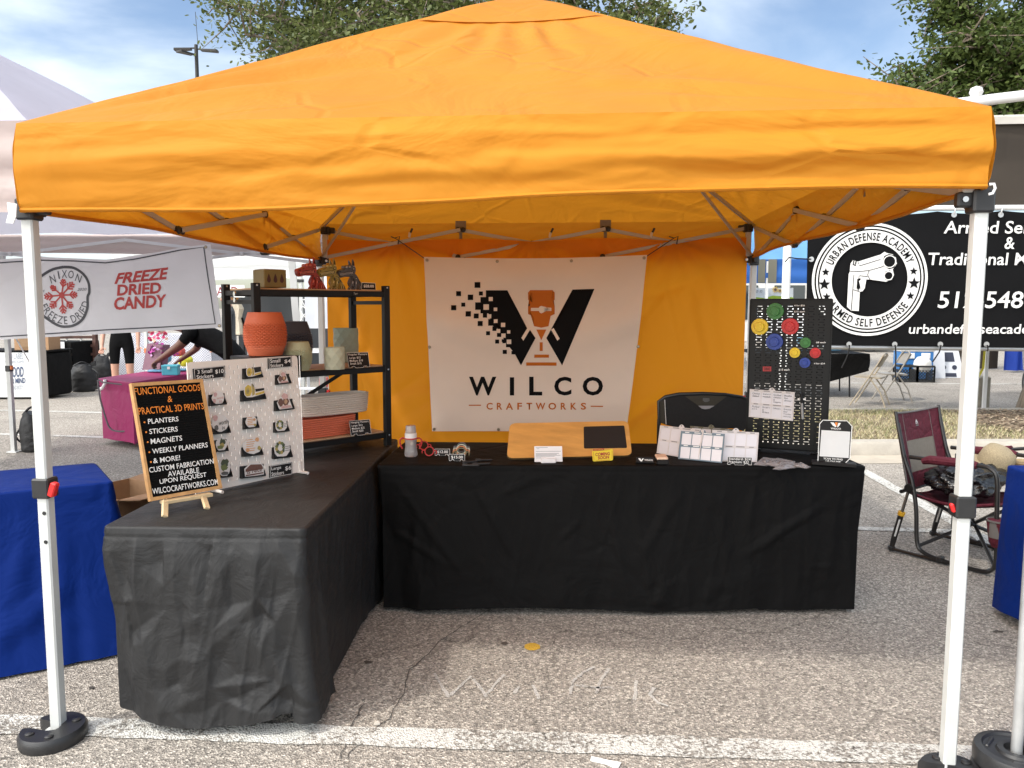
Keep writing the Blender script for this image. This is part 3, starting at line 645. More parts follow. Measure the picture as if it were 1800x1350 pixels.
# ------------------------------------------------------------------ back wall and its banner
m = M(); rng = random.Random(4)
folds = [(rng.uniform(-1.4, 1.4), rng.uniform(.3, 1.9), rng.uniform(-1, 1), rng.uniform(.15, .6), rng.uniform(.010, .03)) for _ in range(44)]
def wall_w(x, z):
    w = .02*nz((x, z*.5, 1), 1.4)+.008*nz((x, z, 2), 4)
    for fx, fz, an, ln, am in folds:
        dx, dz = x-fx, z-fz; c, s = math.cos(an+1.2), math.sin(an+1.2); u, v = dx*c+dz*s, -dx*s+dz*c
        if abs(u) < ln: w += am*max(0, 1-abs(v)/.05)*(1-abs(u)/ln)
    for tx in (-.95, 0, .95):                                  # gathered where it is clipped to the bar
        d = math.hypot(x-tx, z-1.97); an = math.atan2(z-1.97, x-tx)
        w += .016*math.sin(an*13+tx)*math.exp(-d*2.6)*min(1, d*8)
    return w
def wallf(u, v):
    top = 1.955+.022*abs(math.cos(math.pi*(u*3)))-.01; x = -1.452+2.904*u; z = .06+(top-.06)*v
    return (x, 2.985+wall_w(x, z)*min(1, min(u, 1-u)*15), z)
m.grid(wallf, 150, 100, orange_w); 
wl = m.obj('canopy_sidewall', angle=180, label='orange cloth back wall hung inside the canopy behind the banner', cat='tent wall')
bw = pm('white_vinyl', (.76, .65, .55), .5, .03, 3, .12, 5, spec=.25); bk = pm('black_vinyl_print', (.006, .006, .0065), .6, .1, 9, spec=.06); bo = pm('orange_vinyl_print', (.50, .135, .015), .55, .05, 9, spec=.1)
BY = 2.90
def Z7(x, y): return Yp(740+x/3.97, 440+y/3.97, BY)
mb = M()
TL, TR, BL, BR = Z7(20, 46), Z7(1577, 33), Z7(78, 1262), Z7(1432, 1262)
def bf(u, v):
    p = (BL*(1-u)+BR*u)*(1-v)+(TL*(1-u)+TR*u)*v
    p.x += -.012*math.sin(math.pi*v)*(1-u)*0+.018*math.sin(math.pi*v)*(u*u)*.4
    p.z += -.016*math.sin(math.pi*u)*v
    return p
mb.grid(bf, 60, 50, bw)
gm = M()
def zp(pts, mt): gm.poly([Z7(*p) for p in reversed(pts)], mt)
zp([(453, 279), (603, 279), (742, 545), (705, 612), (698, 628), (762, 553), (800, 612), (698, 802), (655, 722), (655, 705), (645, 700), (645, 682), (628, 678), (628, 655), (592, 650), (592, 575), (557, 545), (527, 540), (500, 525), (497, 500), (470, 480), (462, 440), (415, 440), (415, 415), (378, 415), (378, 363), (415, 363), (415, 326), (453, 326)], bk) if 0 else None
# the W: left stroke with its ragged edge, lower left tip, right stroke, lower right tip
zp([(453, 279), (603, 279), (742, 545), (700, 620), (716, 628), (762, 556), (800, 612), (698, 802), (655, 722), (592, 640), (592, 575), (500, 525), (470, 440), (415, 440), (415, 326), (453, 326)], bk)
zp([(1057, 274), (1211, 269), (985, 803), (875, 612), (908, 556), (952, 628), (968, 616), (924, 545)], bk)
def sq(x, y, w, mt, h=None): zp([(x, y), (x+w, y), (x+w, y+(h or w)), (x, y+(h or w))], mt)
for x, y, w in ((374, 222, 40), (245, 285, 34), (404, 287, 28), (326, 309, 38), (281, 365, 28), (211, 383, 35), (312, 425, 37), (369, 441, 34), (397, 493, 35), (456, 564, 28), (519, 622, 28), (571, 694, 29), (378, 363, 52), (432, 440, 30), (470, 480, 46), (500, 530, 32), (532, 574, 30), (565, 620, 28), (594, 640, 36), (632, 702, 24)): sq(x, y, w, bk)
gm2 = M()
def zp2(pts, mt): gm2.poly([Z7(*p)+V3((0, -.0012, 0)) for p in reversed(pts)], mt)
for x, y, w in ((473, 326, 28), (436, 377, 38), (508, 400, 24), (462, 446, 29), (509, 481, 26), (559, 506, 29), (528, 549, 27), (602, 558, 22), (562, 580, 30), (600, 622, 31), (560, 640, 10)): zp2([(x, y), (x+w, y), (x+w, y+w), (x, y+w)], bw)
zp2([(702, 610), (742, 543), (762, 553), (716, 630)], bw); zp2([(908, 553), (926, 543), (968, 616), (952, 630)], bw)
zp([(762, 278), (918, 278), (933, 295), (933, 345), (905, 365), (905, 385), (933, 392), (933, 445), (905, 458), (890, 530), (840, 540), (790, 530), (778, 458), (747, 445), (747, 392), (775, 385), (775, 365), (747, 345), (747, 295)], bo)
zp2([(767, 402), (822, 402), (828, 392), (840, 388), (852, 392), (858, 402), (910, 402), (910, 423), (858, 423), (850, 436), (840, 440), (830, 436), (822, 423), (767, 423)], bw)
zp([(805, 553), (875, 553), (840, 627)], bo); sq(829, 641, 21, bo, 61); sq(791, 727, 102, bo, 22); sq(735, 782, 211, bo, 23)
def zq(x0, y0, x1, y1): return [Z7(x0, y1), Z7(x1, y1), Z7(x1, y0), Z7(x0, y0)]
for ch, x0, x1 in (('W', 335, 526), ('I', 620, 650), ('L', 755, 846), ('C', 930, 1050), ('O', 1128, 1270)): gm.text(ch, zq(x0, 882 if ch != 'I' else 886, x1, 1013), bk, bold=.03 if ch != 'I' else .02)
for ch, x0, x1 in (('C', 457, 500), ('R', 529, 567), ('A', 592, 642), ('F', 672, 705), ('T', 736, 776), ('W', 800, 868), ('O', 889, 943), ('R', 975, 1013), ('K', 1044, 1085), ('S', 1115, 1152)): gm.text(ch, zq(x0, 1064, x1, 1112), bo, bold=.022)
sq(334, 1077, 85, bo, 8); sq(1184, 1084, 86, bo, 8)
for gg, off in ((gm, -.0016), (gm2, -.0028)):
    gg.dense(.05); gg.v = [v+V3((0, off, 0)) for v in gg.v]
    mb_off = len(mb.v); mb.v += gg.v
    for f, k in zip(gg.f, gg.mi): mb.f.append(tuple(i+mb_off for i in f)); mb.mi.append(mb.slot(gg.mats[k]))
ring = pm('brass_eyelet', (.35, .30, .22), .35, .05, metal=1)
def ban_w(p):
    x, z = p.x, p.z; w = .012*nz((x, z, 0), 1.9)+.004*nz((x, z, 3), 5)
    u = (x-TL.x)/(TR.x-TL.x); v = (z-BL.z)/(TL.z-BL.z)
    for k in range(3):                                         # slack swags below the top edge
        w += .007*math.sin(10*((1-v)-.25*math.sin(math.pi*u))+k*1.3)*math.exp(-((1-v)-.2-.12*k)**2*30)
    w += -.035*max(0, u-.9)*8*max(0, .6-v)*.6
    w += .02*math.exp(-((u-.0)**2*900+(v-.06)**2*300))
    return V3((x, p.y-abs(w)*.6+w, z))
mb.warp(ban_w)
for gx, gy in ((42, 68), (533, 77), (1050, 74), (1556, 54), (60, 675), (1515, 672), (92, 1247), (541, 1249)):
    c = Z7(gx, gy); c = ban_w(c)+V3((0, -.004, 0)); mb.lathe([(.006, 0), (.0105, .001), (.0105, .003), (.006, .003)], c, ring, 14, (0, -1, 0)); mb.disc(c+V3((0, -.0005, 0)), .006, (1, 0, 0), (0, 0, 1), bk, 12)
ban = thing('hanging_banner', 'white vinyl banner with a black and orange W emblem tied to the back bar', 'banner', (0, BY, .6))
mb.obj('banner_sheet', ban, angle=0)
for p in kids(ban)[0].data.polygons: p.use_smooth = True
for (a, b) in (((22, 55), (695, 419)), ((1574, 42), (1184, 419))):
    m = M(); p = Z7(*a)+V3((0, -.004, 0)); q = Yp(*b, 2.975); m.tube([p, q], .003, blk, 5)
    m.tube([q+V3((-.03, 0, .012)), q+V3((.0, -.02, .0)), q+V3((.03, 0, .014)), q+V3((.02, -.01, -.04))], .004, blk, 5); m.obj('cord', ban)
clipm = pm('ivory_plastic', (.6, .52, .42), .5, .05)
for px in (720, 967, 1145):
    c = Yp(px, 413, 2.962); m = M(); m.box(c, (.016, .02, .035), clipm, .003, Matrix.Rotation(.2, 3, 'Y')); m.tube([c+V3((.004, 0, .012)), c+V3((.02, 0, .045))], .008, blk, 6)
    m.obj('cloth_clip', label='small %s clip holding the orange back wall to the bar' % {720: 'leftmost', 967: 'middle', 1145: 'rightmost'}[px], cat='clip', group='clips along the back wall')

# ------------------------------------------------------------------ weights on the front legs
wt = pm('weight_plastic', (.022, .022, .023), .38, .12, 9, .1, 300)
def weight(c, label):
    r = thing('leg_weight', label, 'tent weight', c, 'weights on the canopy legs'); c = V3(c)
    m = M(); out = []
    n = 30; R = .105
    for i in range(n+1):
        a = R_(112)+i*R_(316)/n; out.append((R*1.05*math.cos(a), R*math.sin(a)))
    slot = [(-.022+.0, .075), (-.022, .0), (-.008, -.022), (.012, -.022), (.024, -.006), (.024, .085)]
    a0 = out[0]; pts = [p for p in out]
    a = R_(112)
    rot = Matrix.Rotation(R_(80), 2)
    loop = pts+[(.026, .06), (.026, .0), (.012, -.022), (-.012, -.022), (-.026, 0), (-.026, .06)]
    loop = [p for p in pts]+[(x, y) for x, y in ((.028, .07), (.028, 0), (.014, -.024), (-.014, -.024), (-.028, 0), (-.028, .07))]
    # the ring starts at 112 degrees (left of the slot) and ends at 68 degrees (right of it)
    bmx = bmesh.new(); lo = []; 
    for z, k in ((.0, .97), (.009, 1.0), (.036, 1.0), (.047, .93)):
        row = []
        for i, (x, y) in enumerate(loop):
            kk = k if i <= n else 1
            q = rot @ Vector((x*kk, y*kk)); row.append(bmx.verts.new((c.x+q.x, c.y+q.y, c.z+z)))
        lo.append(row)
    L_ = len(loop)
    for r0, r1 in zip(lo[:-1], lo[1:]):
        for i in range(L_): bmx.faces.new((r0[i], r0[(i+1) % L_], r1[(i+1) % L_], r1[i]))
    f1 = bmx.faces.new(lo[-1]); f0 = bmx.faces.new(list(reversed(lo[0]))); bmesh.ops.triangulate(bmx, faces=[f1, f0]); bmx.verts.index_update()
    m.add([v.co.copy() for v in bmx.verts], [[v.index for v in f.verts] for f in bmx.faces], wt); bmx.free()
    m.obj('plate', r)
    for a in (150, 215, 320, 30):
        q = rot @ Vector((.072*math.cos(R_(a)), .072*math.sin(R_(a)))); k = M(); k.lathe([(.0145, 0), (.015, .004), (.011, .007), (0, .008)], (c.x+q.x, c.y+q.y, c.z+.047), wt, 14); k.obj('plug', r)
    return r
weight((-1.5, -.03, 0), 'black half moon weight plate round the front left canopy leg'); weight((1.5, -.05, 0), 'black half moon weight plate round the front right canopy leg')
# ------------------------------------------------------------------ cloth covered tables
UP = V3((0, 0, 1))
def seg_d(p, a, b):
    ab = b-a; t = max(0, min(1, (p-a).dot(ab)/max(ab.length_squared, 1e-9))); return (p-(a+ab*t)).length, t
def cloth_table(name, label, C4, z, hem, mt, folds=(), amp=1., flare=.03, seed=0, nper=420, rows=44, rad=.025, seam=.0, bulge=None, fine=0., fside=0, facet=None, fa=.006):
    """C4: the four top corners, anticlockwise from above; hem(p) height of the hem under p"""
    C4 = [V3((c[0], c[1], 0)) for c in C4]; loop = []; nrm = []
    for i in range(4):
        a, b, c = C4[i-1], C4[i], C4[(i+1) % 4]
        d0 = (b-a).normalized(); d1 = (c-b).normalized(); n0 = V3((d0.y, -d0.x, 0)); n1 = V3((d1.y, -d1.x, 0))
        for k in range(7):
            t = k/6; nn = n0.lerp(n1, t).normalized(); ctr = b-d0*rad+d1*rad+(-n0*rad*0)
            ctr = b-n0*rad-n1*rad; loop.append(ctr+nn*rad); nrm.append(nn)
        p0 = b-n1*0+d1*rad; p1 = c-d1*rad; n = int((p1-p0).length/(fine if (i == fside and fine) else 9/nper))+4
        for k in range(1, n): loop.append(p0.lerp(p1, k/n)); nrm.append(n1)
    Lp = len(loop); m = M(); vs = []
    rfac = random_facets(sum((C4[i]-C4[i-1]).length for i in range(4))+.5, .8, .11, .26, fa, seed+1)
    acc = 0; arc = []
    for i in range(Lp): arc.append(acc); acc += (loop[(i+1) % Lp]-loop[i]).length
    rws = [(0., 0.)]
    for r in range(rows+1):
        v = r/rows
        for i in range(Lp):
            p, nn = loop[i], nrm[i]; h = hem(p)
            if r < 3: q = p+nn*(-.010*(1-r/3)**2); zz_ = z-.010*(r/3)**1.5
            else:
                vv = (r-3)/(rows-3); zz_ = z-.010+(h-z+.010)*vv; q = V3(p)
                w = flare*vv+amp*(.018*nz((arc[i]*2.2, vv*.8, seed), 1)*vv+.012*nz((arc[i]*6, vv*.9, seed), 1)*vv+.006*nz((arc[i]*14, vv*1.6, seed), 1)*min(1, vv*3))
                P3 = V3((q.x, q.y, zz_))
                fz = facet(P3) if facet and i_front(P3) else None
                w += min(1, vv*9)*(fz if fz is not None else rfac(arc[i], zz_))
                if bulge: w += bulge(p, vv)
                if fine: e_ = min(1, vv*5); w += e_*amp*(.012*(1-abs(nz((arc[i]*7+.15*math.sin(vv*5), vv*.5, seed+3), 1)))**4+.006*(1-abs(nz((arc[i]*14+vv*2, vv*.9, seed+7), 1)))**6)
                for (a, b, wd, am) in folds:
                    d, t = seg_d(P3, a, b)
                    if d < wd: w += am*(1-d/wd)*min(1, 3.5*t+.15, 3.5*(1-t)+.15)
                if seam and abs(zz_-(z-seam)) < .006: w -= .002
                q = q+nn*max(w, -.02)
            vs.append(V3((q.x, q.y, zz_)))
    m.add(vs, [(r*Lp+(i+1) % Lp, r*Lp+i, (r+1)*Lp+i, (r+1)*Lp+(i+1) % Lp) for r in range(rows) for i in range(Lp)], mt)
    ctr = sum((C4[i] for i in range(4)), V3())/4; tv = []
    for k in range(9):
        for i in range(Lp):
            p = loop[i]+nrm[i]*-.010; q = p.lerp(ctr, k/8*.98); tv.append(V3((q.x, q.y, z+.0015*nz(q, 5, seed)*min(k, 2))))
    m.add(tv, [(k*Lp+i, k*Lp+(i+1) % Lp, (k+1)*Lp+(i+1) % Lp, (k+1)*Lp+i) for k in range(8) for i in range(Lp)]+[tuple(8*Lp+i for i in range(Lp))], mt)
    return m.obj(name, label=label, cat='tablecloth', angle=180)
black_f = fabric('grey_black_cloth', (.0175, .0175, .018), 0, None, .55, .0, 6., .2, 8., .25, spec=.32)
black_r = fabric('black_cloth', (.0045, .0043, .0043), 0, None, .7, .4, 3.0, .35, 3.5, .25, spec=.12, sheen=.0)
blue_c = fabric('royal_blue_cloth', (.001, .018, .15), .03, None, .65, .3, 2.6, .35, 3.2, .1, spec=.12)
TZ = .74
LT = [(-1.335, .045), (-.622, .075), (-.715, 1.93), (-1.44, 1.90)]
fl0, fn0 = V3((-1.335, .035, 0)), V3((.04, -1, 0)).normalized()
def zf(x, y): return PL(160+x/3.214, 860+y/3.214, fl0, fn0)
Fl = []
for pts, w, a in (([(250, 250), (270, 430), (310, 600)], .030, .012), ([(245, 260), (250, 620)], .022, .009), ([(410, 250), (420, 540), (590, 700)], .035, .016), ([(440, 540), (600, 720)], .028, .012), ([(560, 470), (650, 680)], .03, .016), ([(690, 250), (655, 680), (690, 800)], .03, .015),
                  ([(600, 720), (690, 800)], .03, .018), ([(690, 800), (930, 620), (1040, 330)], .04, .017), ([(940, 600), (1045, 750), (1160, 560)], .035, .017), ([(1045, 750), (1040, 950), (1075, 1110)], .035, .020), ([(430, 1010), (450, 1230)], .03, .018),
                  ([(650, 950), (450, 1215)], .04, .018), ([(100, 350), (190, 640), (240, 1050), (480, 1240)], .05, .030), ([(240, 880), (235, 1050)], .03, .012), ([(440, 660), (430, 830)], .025, .012), ([(300, 860), (320, 970)], .025, .01), ([(530, 740), (510, 950)], .02, .007), ([(690, 880), (650, 950)], .03, .012),
                  ([(840, 760), (950, 890)], .02, .008), ([(950, 400), (1010, 370)], .02, .010), ([(1060, 320), (1150, 480)], .03, .012), ([(500, 250), (560, 400)], .03, .012), ([(780, 360), (880, 270)], .03, .010), ([(190, 660), (540, 660)], .008, .004), ([(300, 1110), (660, 1135)], .009, .004),
                  ([(690, 1110), (1050, 1060)], .014, .006), ([(950, 1240), (1120, 1090)], .03, .012), ([(960, 400), (930, 610)], .03, .013), ([(470, 185), (480, 235)], .016, .01), ([(100, 190), (200, 225)], .02, .012), ([(1000, 190), (960, 235)], .016, .008)):
    for p, q in zip(pts[:-1], pts[1:]): Fl.append((zf(*p), zf(*q), w, a))
fdir = V3((1, .04, 0)).normalized(); FP, FE = [], []; rf_ = random.Random(5)
def i_front(P): return P.y < .13 and P.x < -.60
def fuv(P): return ((P-fl0).dot(fdir), P.z)
for a, b, w_, am_ in Fl:                                       # creases of the photographed front, each a ridge or a trough
    ia = []
    for q in (a, b):
        u, v = fuv(q); k = next((i for i, p in enumerate(FP) if abs(p[0]-u)+abs(p[1]-v) < .012), None)
        if k is None: FP.append((u, v, rf_.uniform(.009, .015)*(1 if am_ > .0075 else .5))); k = len(FP)-1
        ia.append(k)
    FE.append(tuple(ia))
for i in range(-1, 12):
    for j in range(-1, 6):
        u, v = (i+rf_.uniform(-.4, .4))*.068, (j+.5*(i % 2)+rf_.uniform(-.4, .4))*.17
        if all(abs(p[0]-u)+abs(p[1]-v) > .05 for p in FP): FP.append((u, v, rf_.uniform(-.009, .001)))
fac_f = facet_field(FP, FE)
def facL(P): u, v = fuv(P); return fac_f(u, v)
def hemL(p):
    if p.y < .3:
        u = (p.x+1.335)/.71; return .085-.05*math.sin(math.pi*max(0, min(1, u*1.15)))**.7-(.035 if u > .93 else 0)
    return .02+.012*nz(p, 2)
def bulL(p, v):
    if p.y < .3:
        u = (p.x+1.335)/.71
        return (.030*math.sin(math.pi*min(1, max(0, u)))**1.5-.075*(max(0, .22-u)/.22)**1.3)*v**1.6+(.05*max(0, u-.93)*14)*max(0, v-.72)*1.5
    if p.x > -.9: return -.05*v*math.sin(math.pi*min(1, max(0, (p.y-.1)/1.2)))
    return 0
cloth_table('tablecloth', 'grey black cloth with strong creases over the near left display table', LT, TZ, hemL, black_f, [], .8, .01, 1, 520, 120, seam=.035, bulge=bulL, fine=.0055, facet=facL)
RT = [(-.652, 1.175), (1.70, 1.345), (1.64, 1.95), (-.66, 1.84)]
rl0, rn0 = V3((-.652, 1.16, 0)), V3((.071, -1, 0)).normalized()
def zr(x, y): return PL(640+x/2, 780+y/2, rl0, rn0)
Fr = []
for pts, w, a in (([(765, 90), (765, 560)], .012, .004), ([(920, 90), (925, 420)], .012, .0035), ([(1375, 100), (1360, 590)], .012, .004), ([(380, 205), (900, 208), (1700, 240)], .012, .004), ([(300, 428), (900, 435), (1680, 465)], .012, .005), ([(120, 150), (350, 465)], .03, .011), ([(370, 110), (550, 440)], .03, .010), ([(640, 110), (470, 180)], .03, .007),
                  ([(1110, 170), (960, 420)], .04, .009), ([(1650, 200), (1330, 400)], .035, .012), ([(1480, 280), (1400, 390)], .03, .010), ([(760, 270), (690, 335)], .03, .008), ([(90, 300), (300, 430)], .03, .010), ([(1060, 460), (1040, 580)], .05, .010), ([(1250, 470), (1190, 560)], .05, .008), ([(1570, 440), (1660, 440)], .03, .008), ([(1540, 300), (1530, 560)], .03, .006), ([(180, 260), (170, 430)], .03, .008)):
    for p, q in zip(pts[:-1], pts[1:]): Fr.append((zr(*p), zr(*q), w, a))
def hemR(p): return .022+.018*math.sin((p.x+.65)*2.2)**2*(1 if p.x < 1.2 else 0)
def bulR(p, v):
    w = -.05*max(0, min(1, (p.x-.9)/.7))*v if p.y < 1.6 else 0
    if p.x < -.45: w -= .10*v*max(0, (-.45-p.x)/.2)
    return w
cloth_table('tablecloth', 'plain black cloth over the long rear display table facing the camera', RT, TZ, hemR, black_r, [(a, b, w, am*1.5) for a, b, w, am in Fr], .5, .02, 5, 420, 90, seam=.03, bulge=bulR, fine=.009)

# ------------------------------------------------------------------ helpers for boards and signs
def board_plane(bl, br, lean):
    """plane over the base edge bl-br leaning back by lean; returns (n, ex, ey)"""
    ex = (br-bl).normalized(); nh = V3((ex.y, -ex.x, 0)).normalized()
    if nh.dot(CAM-bl) < 0: nh = -nh
    return nh*math.cos(lean)+UP*math.sin(lean), ex, UP*math.cos(lean)-nh*math.sin(lean)
ink = pm('white_lettering', (.80, .79, .76), .55, .03); sblk = pm('sign_black', (.009, .008, .008), .45, .15, 30, spec=.25)
def outline(m, pts, n, w, mt):
    P = list(pts); P2 = P+[P[0]]
    for a, b in zip(P2[:-1], P2[1:]):
        d = (b-a).normalized(); m.ribbon([a-d*w*.5, b+d*w*.5], w, n, mt)
def inset(pts, d):
    c = sum(pts, V3())/len(pts); return [p+(c-p).normalized()*d for p in pts]
def stand_tag(quad, txts, label, cat='price tag', name='price_tag', lean=.25, base_z=TZ, feet=True, group=None):
    """small black stand up sign; quad = picture corners bl, br, tr, tl; txts = [(text, box)] with box in 0..1"""
    bl, br = G(*quad[0], base_z+.002), G(*quad[1], base_z+.002); n, ex, ey = board_plane(bl, br, lean)
    Q = [PL(*q, bl, n) for q in quad]; m = M(); w = (Q[1]-Q[0]).length
    pts = [Q[0], Q[0].lerp(Q[1], .12), Q[0].lerp(Q[1], .16)+ey*.006, Q[0].lerp(Q[1], .28)+ey*.006, Q[0].lerp(Q[1], .32)-ey*.002, Q[0].lerp(Q[1], .68)-ey*.002, Q[0].lerp(Q[1], .72)+ey*.006, Q[0].lerp(Q[1], .84)+ey*.006, Q[0].lerp(Q[1], .88), Q[1], Q[2], Q[3]] if feet else Q
    pts = list(pts); m.prism(pts, n*-.004, sblk); m.prism([Q[0].lerp(Q[1], .2)+ey*.004, Q[0].lerp(Q[1], .8)+ey*.004, Q[0].lerp(Q[1], .7)-n*.03+ey*0, Q[0].lerp(Q[1], .3)-n*.03], ey*.004, sblk)
    for i in range(len(pts)):
        a, b = pts[i], pts[(i+1) % len(pts)]
        m.ribbon([a+n*.0006, b+n*.0006], .0014, n, ink)
    def at(u, v): return (Q[0]*(1-u)+Q[1]*u)*(1-v)+(Q[3]*(1-u)+Q[2]*u)*v+n*.0008
    for t, (x0, y0, x1, y1) in txts: m.text(t, [at(x0, y0), at(x1, y0), at(x1, y1), at(x0, y1)], ink, bold=.004)
    return m.obj(name, label=label, cat=cat, group=group, angle=0)

# ------------------------------------------------------------------ letter board on its easel
def z2(x, y): return (200+x/4.22, 600+y/4.22)
oak = pm('oak_frame', (.50, .27, .10), .45, .18, 9, .1, 90, stretch=(3, 3, 3)); pine = pm('pine', (.62, .47, .27), .5, .12, 10, .1, 60); felt = pm('black_felt', (.006, .006, .006), .95, .2, 200, .5, 700, spec=.1); orl = pm('orange_letter', (.75, .22, .02), .4, .03)
a, b = G(*z2(275, 1187), .790), G(*z2(806, 1090), .790); n, ex, ey = board_plane(a, b, R_(13))
lbn, lbo = n, a
def lb(x, y, off=0.): return PL(*z2(x, y), lbo, lbn, off)
Q = [lb(275, 1187), lb(806, 1090), lb(660, 278), lb(130, 310)]
W_, H_ = ((Q[1]-Q[0]).length+(Q[2]-Q[3]).length)/2, ((Q[3]-Q[0]).length+(Q[2]-Q[1]).length)/2
brd = thing('letter_board', 'oak framed black letter board listing functional goods and prints', 'letter board', (a+b)/2)
m = M(); fw = .017
inn = [lb(290, 1157), lb(778, 1070), lb(642, 303), lb(150, 335)]
for i in range(4):
    j = (i+1) % 4; m.prism([Q[i], Q[j], inn[j], inn[i]], n*-.024, oak)
m.obj('frame', brd)
m = M(); m.prism([p-n*.006 for p in inn], n*-.006, felt)
nr = 46
for k in range(nr):
    t = (k+.5)/nr; p, q = inn[0].lerp(inn[3], t), inn[1].lerp(inn[2], t); e = ey*(.0022)
    m.add([p-n*.006-e, q-n*.006-e, q-n*.0042, p-n*.0042, q-n*.006+e, p-n*.006+e], [(0, 1, 2, 3), (3, 2, 4, 5)], felt)
T = [("FUNCTIONAL GOODS", (158, 400), (645, 365), (640, 318), (150, 345), orl), ("&", (402, 452), (438, 448), (435, 403), (400, 407), orl), ("PRACTICAL 3D PRINTS", (190, 545), (672, 502), (665, 455), (178, 492), orl),
     ("PLANTERS", (258, 613), (483, 592), (480, 556), (254, 575), ink), ("STICKERS", (268, 688), (478, 667), (474, 630), (264, 650), ink), ("MAGNETS", (278, 763), (510, 735), (508, 697), (274, 722), ink), ("WEEKLY PLANNERS", (290, 835), (700, 785), (697, 748), (286, 797), ink),
     ("& MORE!", (297, 905), (495, 880), (492, 843), (293, 868), ink), ("CUSTOM FABRICATION", (268, 975), (745, 905), (740, 868), (262, 935), ink), ("AVAILABLE", (405, 1005), (637, 972), (632, 935), (402, 965), ink), ("UPON REQUEST", (345, 1065), (692, 1010), (688, 970), (340, 1025), ink), ("WILCOCRAFTWORKS.COM", (292, 1135), (778, 1060), (772, 1018), (286, 1092), ink)]
for t, p0, p1, p2, p3, mt in T: m.text(t, [lb(*p, -.0025) for p in (p0, p1, p2, p3)], mt, bold=.006)
for p in ((230, 600), (242, 673), (254, 747), (266, 822), (278, 895)): m.disc(lb(*p, -.0025), .0035, ex, ey, orl, 8)
m.obj('letter_panel', brd, angle=0)
es = thing('easel', 'small pale wooden easel holding up the oak letter board', 'easel', (a+b)/2-UP*.05)
m = M(); p, q = lb(350, 1188, .004), lb(718, 1128, .004); m.bar(p-UP*.004, q-UP*.004, .034, .014, pine, bev=.002); m.obj('ledge', es)
for (tx, ty), (fx, fy) in (((372, 1190), (378, 1303)), ((655, 1150), (693, 1243))):
    m = M(); t_ = lb(tx, ty, .010); f_ = G(*z2(fx, fy), TZ+.002); m.bar(f_+UP*.001, t_+(t_-f_)*.05, .022, .012, pine, up=n, bev=.002); m.obj('leg', es)
m = M(); c = (lb(350, 1188)+lb(718, 1128))/2-n*.03; top = c+ey*.24-n*.0; m.bar(top-n*.01, c-n*.13-UP*.045, .018, .01, pine, up=n); m.obj('leg', es)
m = M(); m.bar((Q[0]+Q[1])/2-n*.031+ey*.0, (Q[0]+Q[1])/2-n*.031+ey*.3, .02, .01, pine, up=n); m.obj('spine', es)

# ------------------------------------------------------------------ white slotted pegboard with sticker holders
wpb = pm('white_pegboard', (.80, .75, .69), .5, .03, 5); 
b0, b1 = G(*z2(1412, 962), TZ+.008), G(*z2(810, 1093), TZ+.008); n, ex, ey = board_plane(b1, b0, R_(3))
pbn, pbo = n, b0
def pb(x, y, off=0.): return PL(*z2(x, y), pbo, pbn, off)
tr, tl = pb(1378, 104), pb(565, 164); width = (tl-tr).dot(-ex); height = (tr-b0).dot(ey)
peg = thing('pegboard', 'white slotted pegboard hung with sticker holders behind the letter board', 'pegboard', b0)
m = M(); cs_ = .0204; nu, nv = int(width/cs_), int(height/cs_)
cu, cv = width/nu, height/nv; o = b0-ex*width; sw, sh = .0026, .0078
for i in range(nu):
    for j in range(nv):
        q = [o+ex*(cu*(i+a))+ey*(cv*(j+b)) for a, b in ((0, 0), (1, 0), (1, 1), (0, 1))]
        if i == nu-1 and j in (0, nv-1) or i == 0 and j in (0, nv-1):                     # rounded outer corners
            c = o+ex*(cu*(i+.5))+ey*(cv*(j+.5)); k = [(0, 0), (1, 0), (1, 1), (0, 1)].index((1 if i else 0, 1 if j else 0))
            q2 = []
            for t, p in enumerate(q):
                if t == k:
                    a_, b_ = q[t-1], q[(t+1) % 4]; q2 += [p.lerp(a_, .75), p.lerp(a_, .3).lerp(b_, .12), p.lerp(b_, .3).lerp(a_, .12), p.lerp(b_, .75)]
                else: q2.append(p)
            m.poly(q2, wpb); continue
        if (i+j) % 2 or j in (0, nv-1): m.add(q, [(0, 1, 2, 3)], wpb); continue
        c = (q[0]+q[2])/2; h = [c+ex*a*sw+ey*b*sh for a, b in ((-1, -1), (1, -1), (1, 1), (-1, 1))]; hb = [p-n*.005 for p in h]
        m.add(q+h, [(0, 1, 5, 4), (1, 2, 6, 5), (2, 3, 7, 6), (3, 0, 4, 7)], wpb)
        m.add(h+hb, [(0, 1, 5, 4), (1, 2, 6, 5), (2, 3, 7, 6), (3, 0, 4, 7)], wpb)
for s, e, d in ((o, b0, -ey), (b0, tr, ex), (o, o+ey*height, -ex), (o+ey*height, tr, ey)): m.add([s, e, e-n*.005, s-n*.005], [(0, 1, 2, 3)], wpb)
m.obj('board', peg, angle=20)
for (fx, fy) in ((1380, 975), (745, 1128)):
    m = M(); c = pb(fx, fy-20); c = V3((c.x, c.y, TZ+.009)); d = V3((n.x, n.y, 0)).normalized(); m.tube([c-d*.03, c+d*.055], .007, wpb, 8); m.tube([c, c+ey*.05+n*.004], .006, wpb, 8); m.obj('foot', peg)
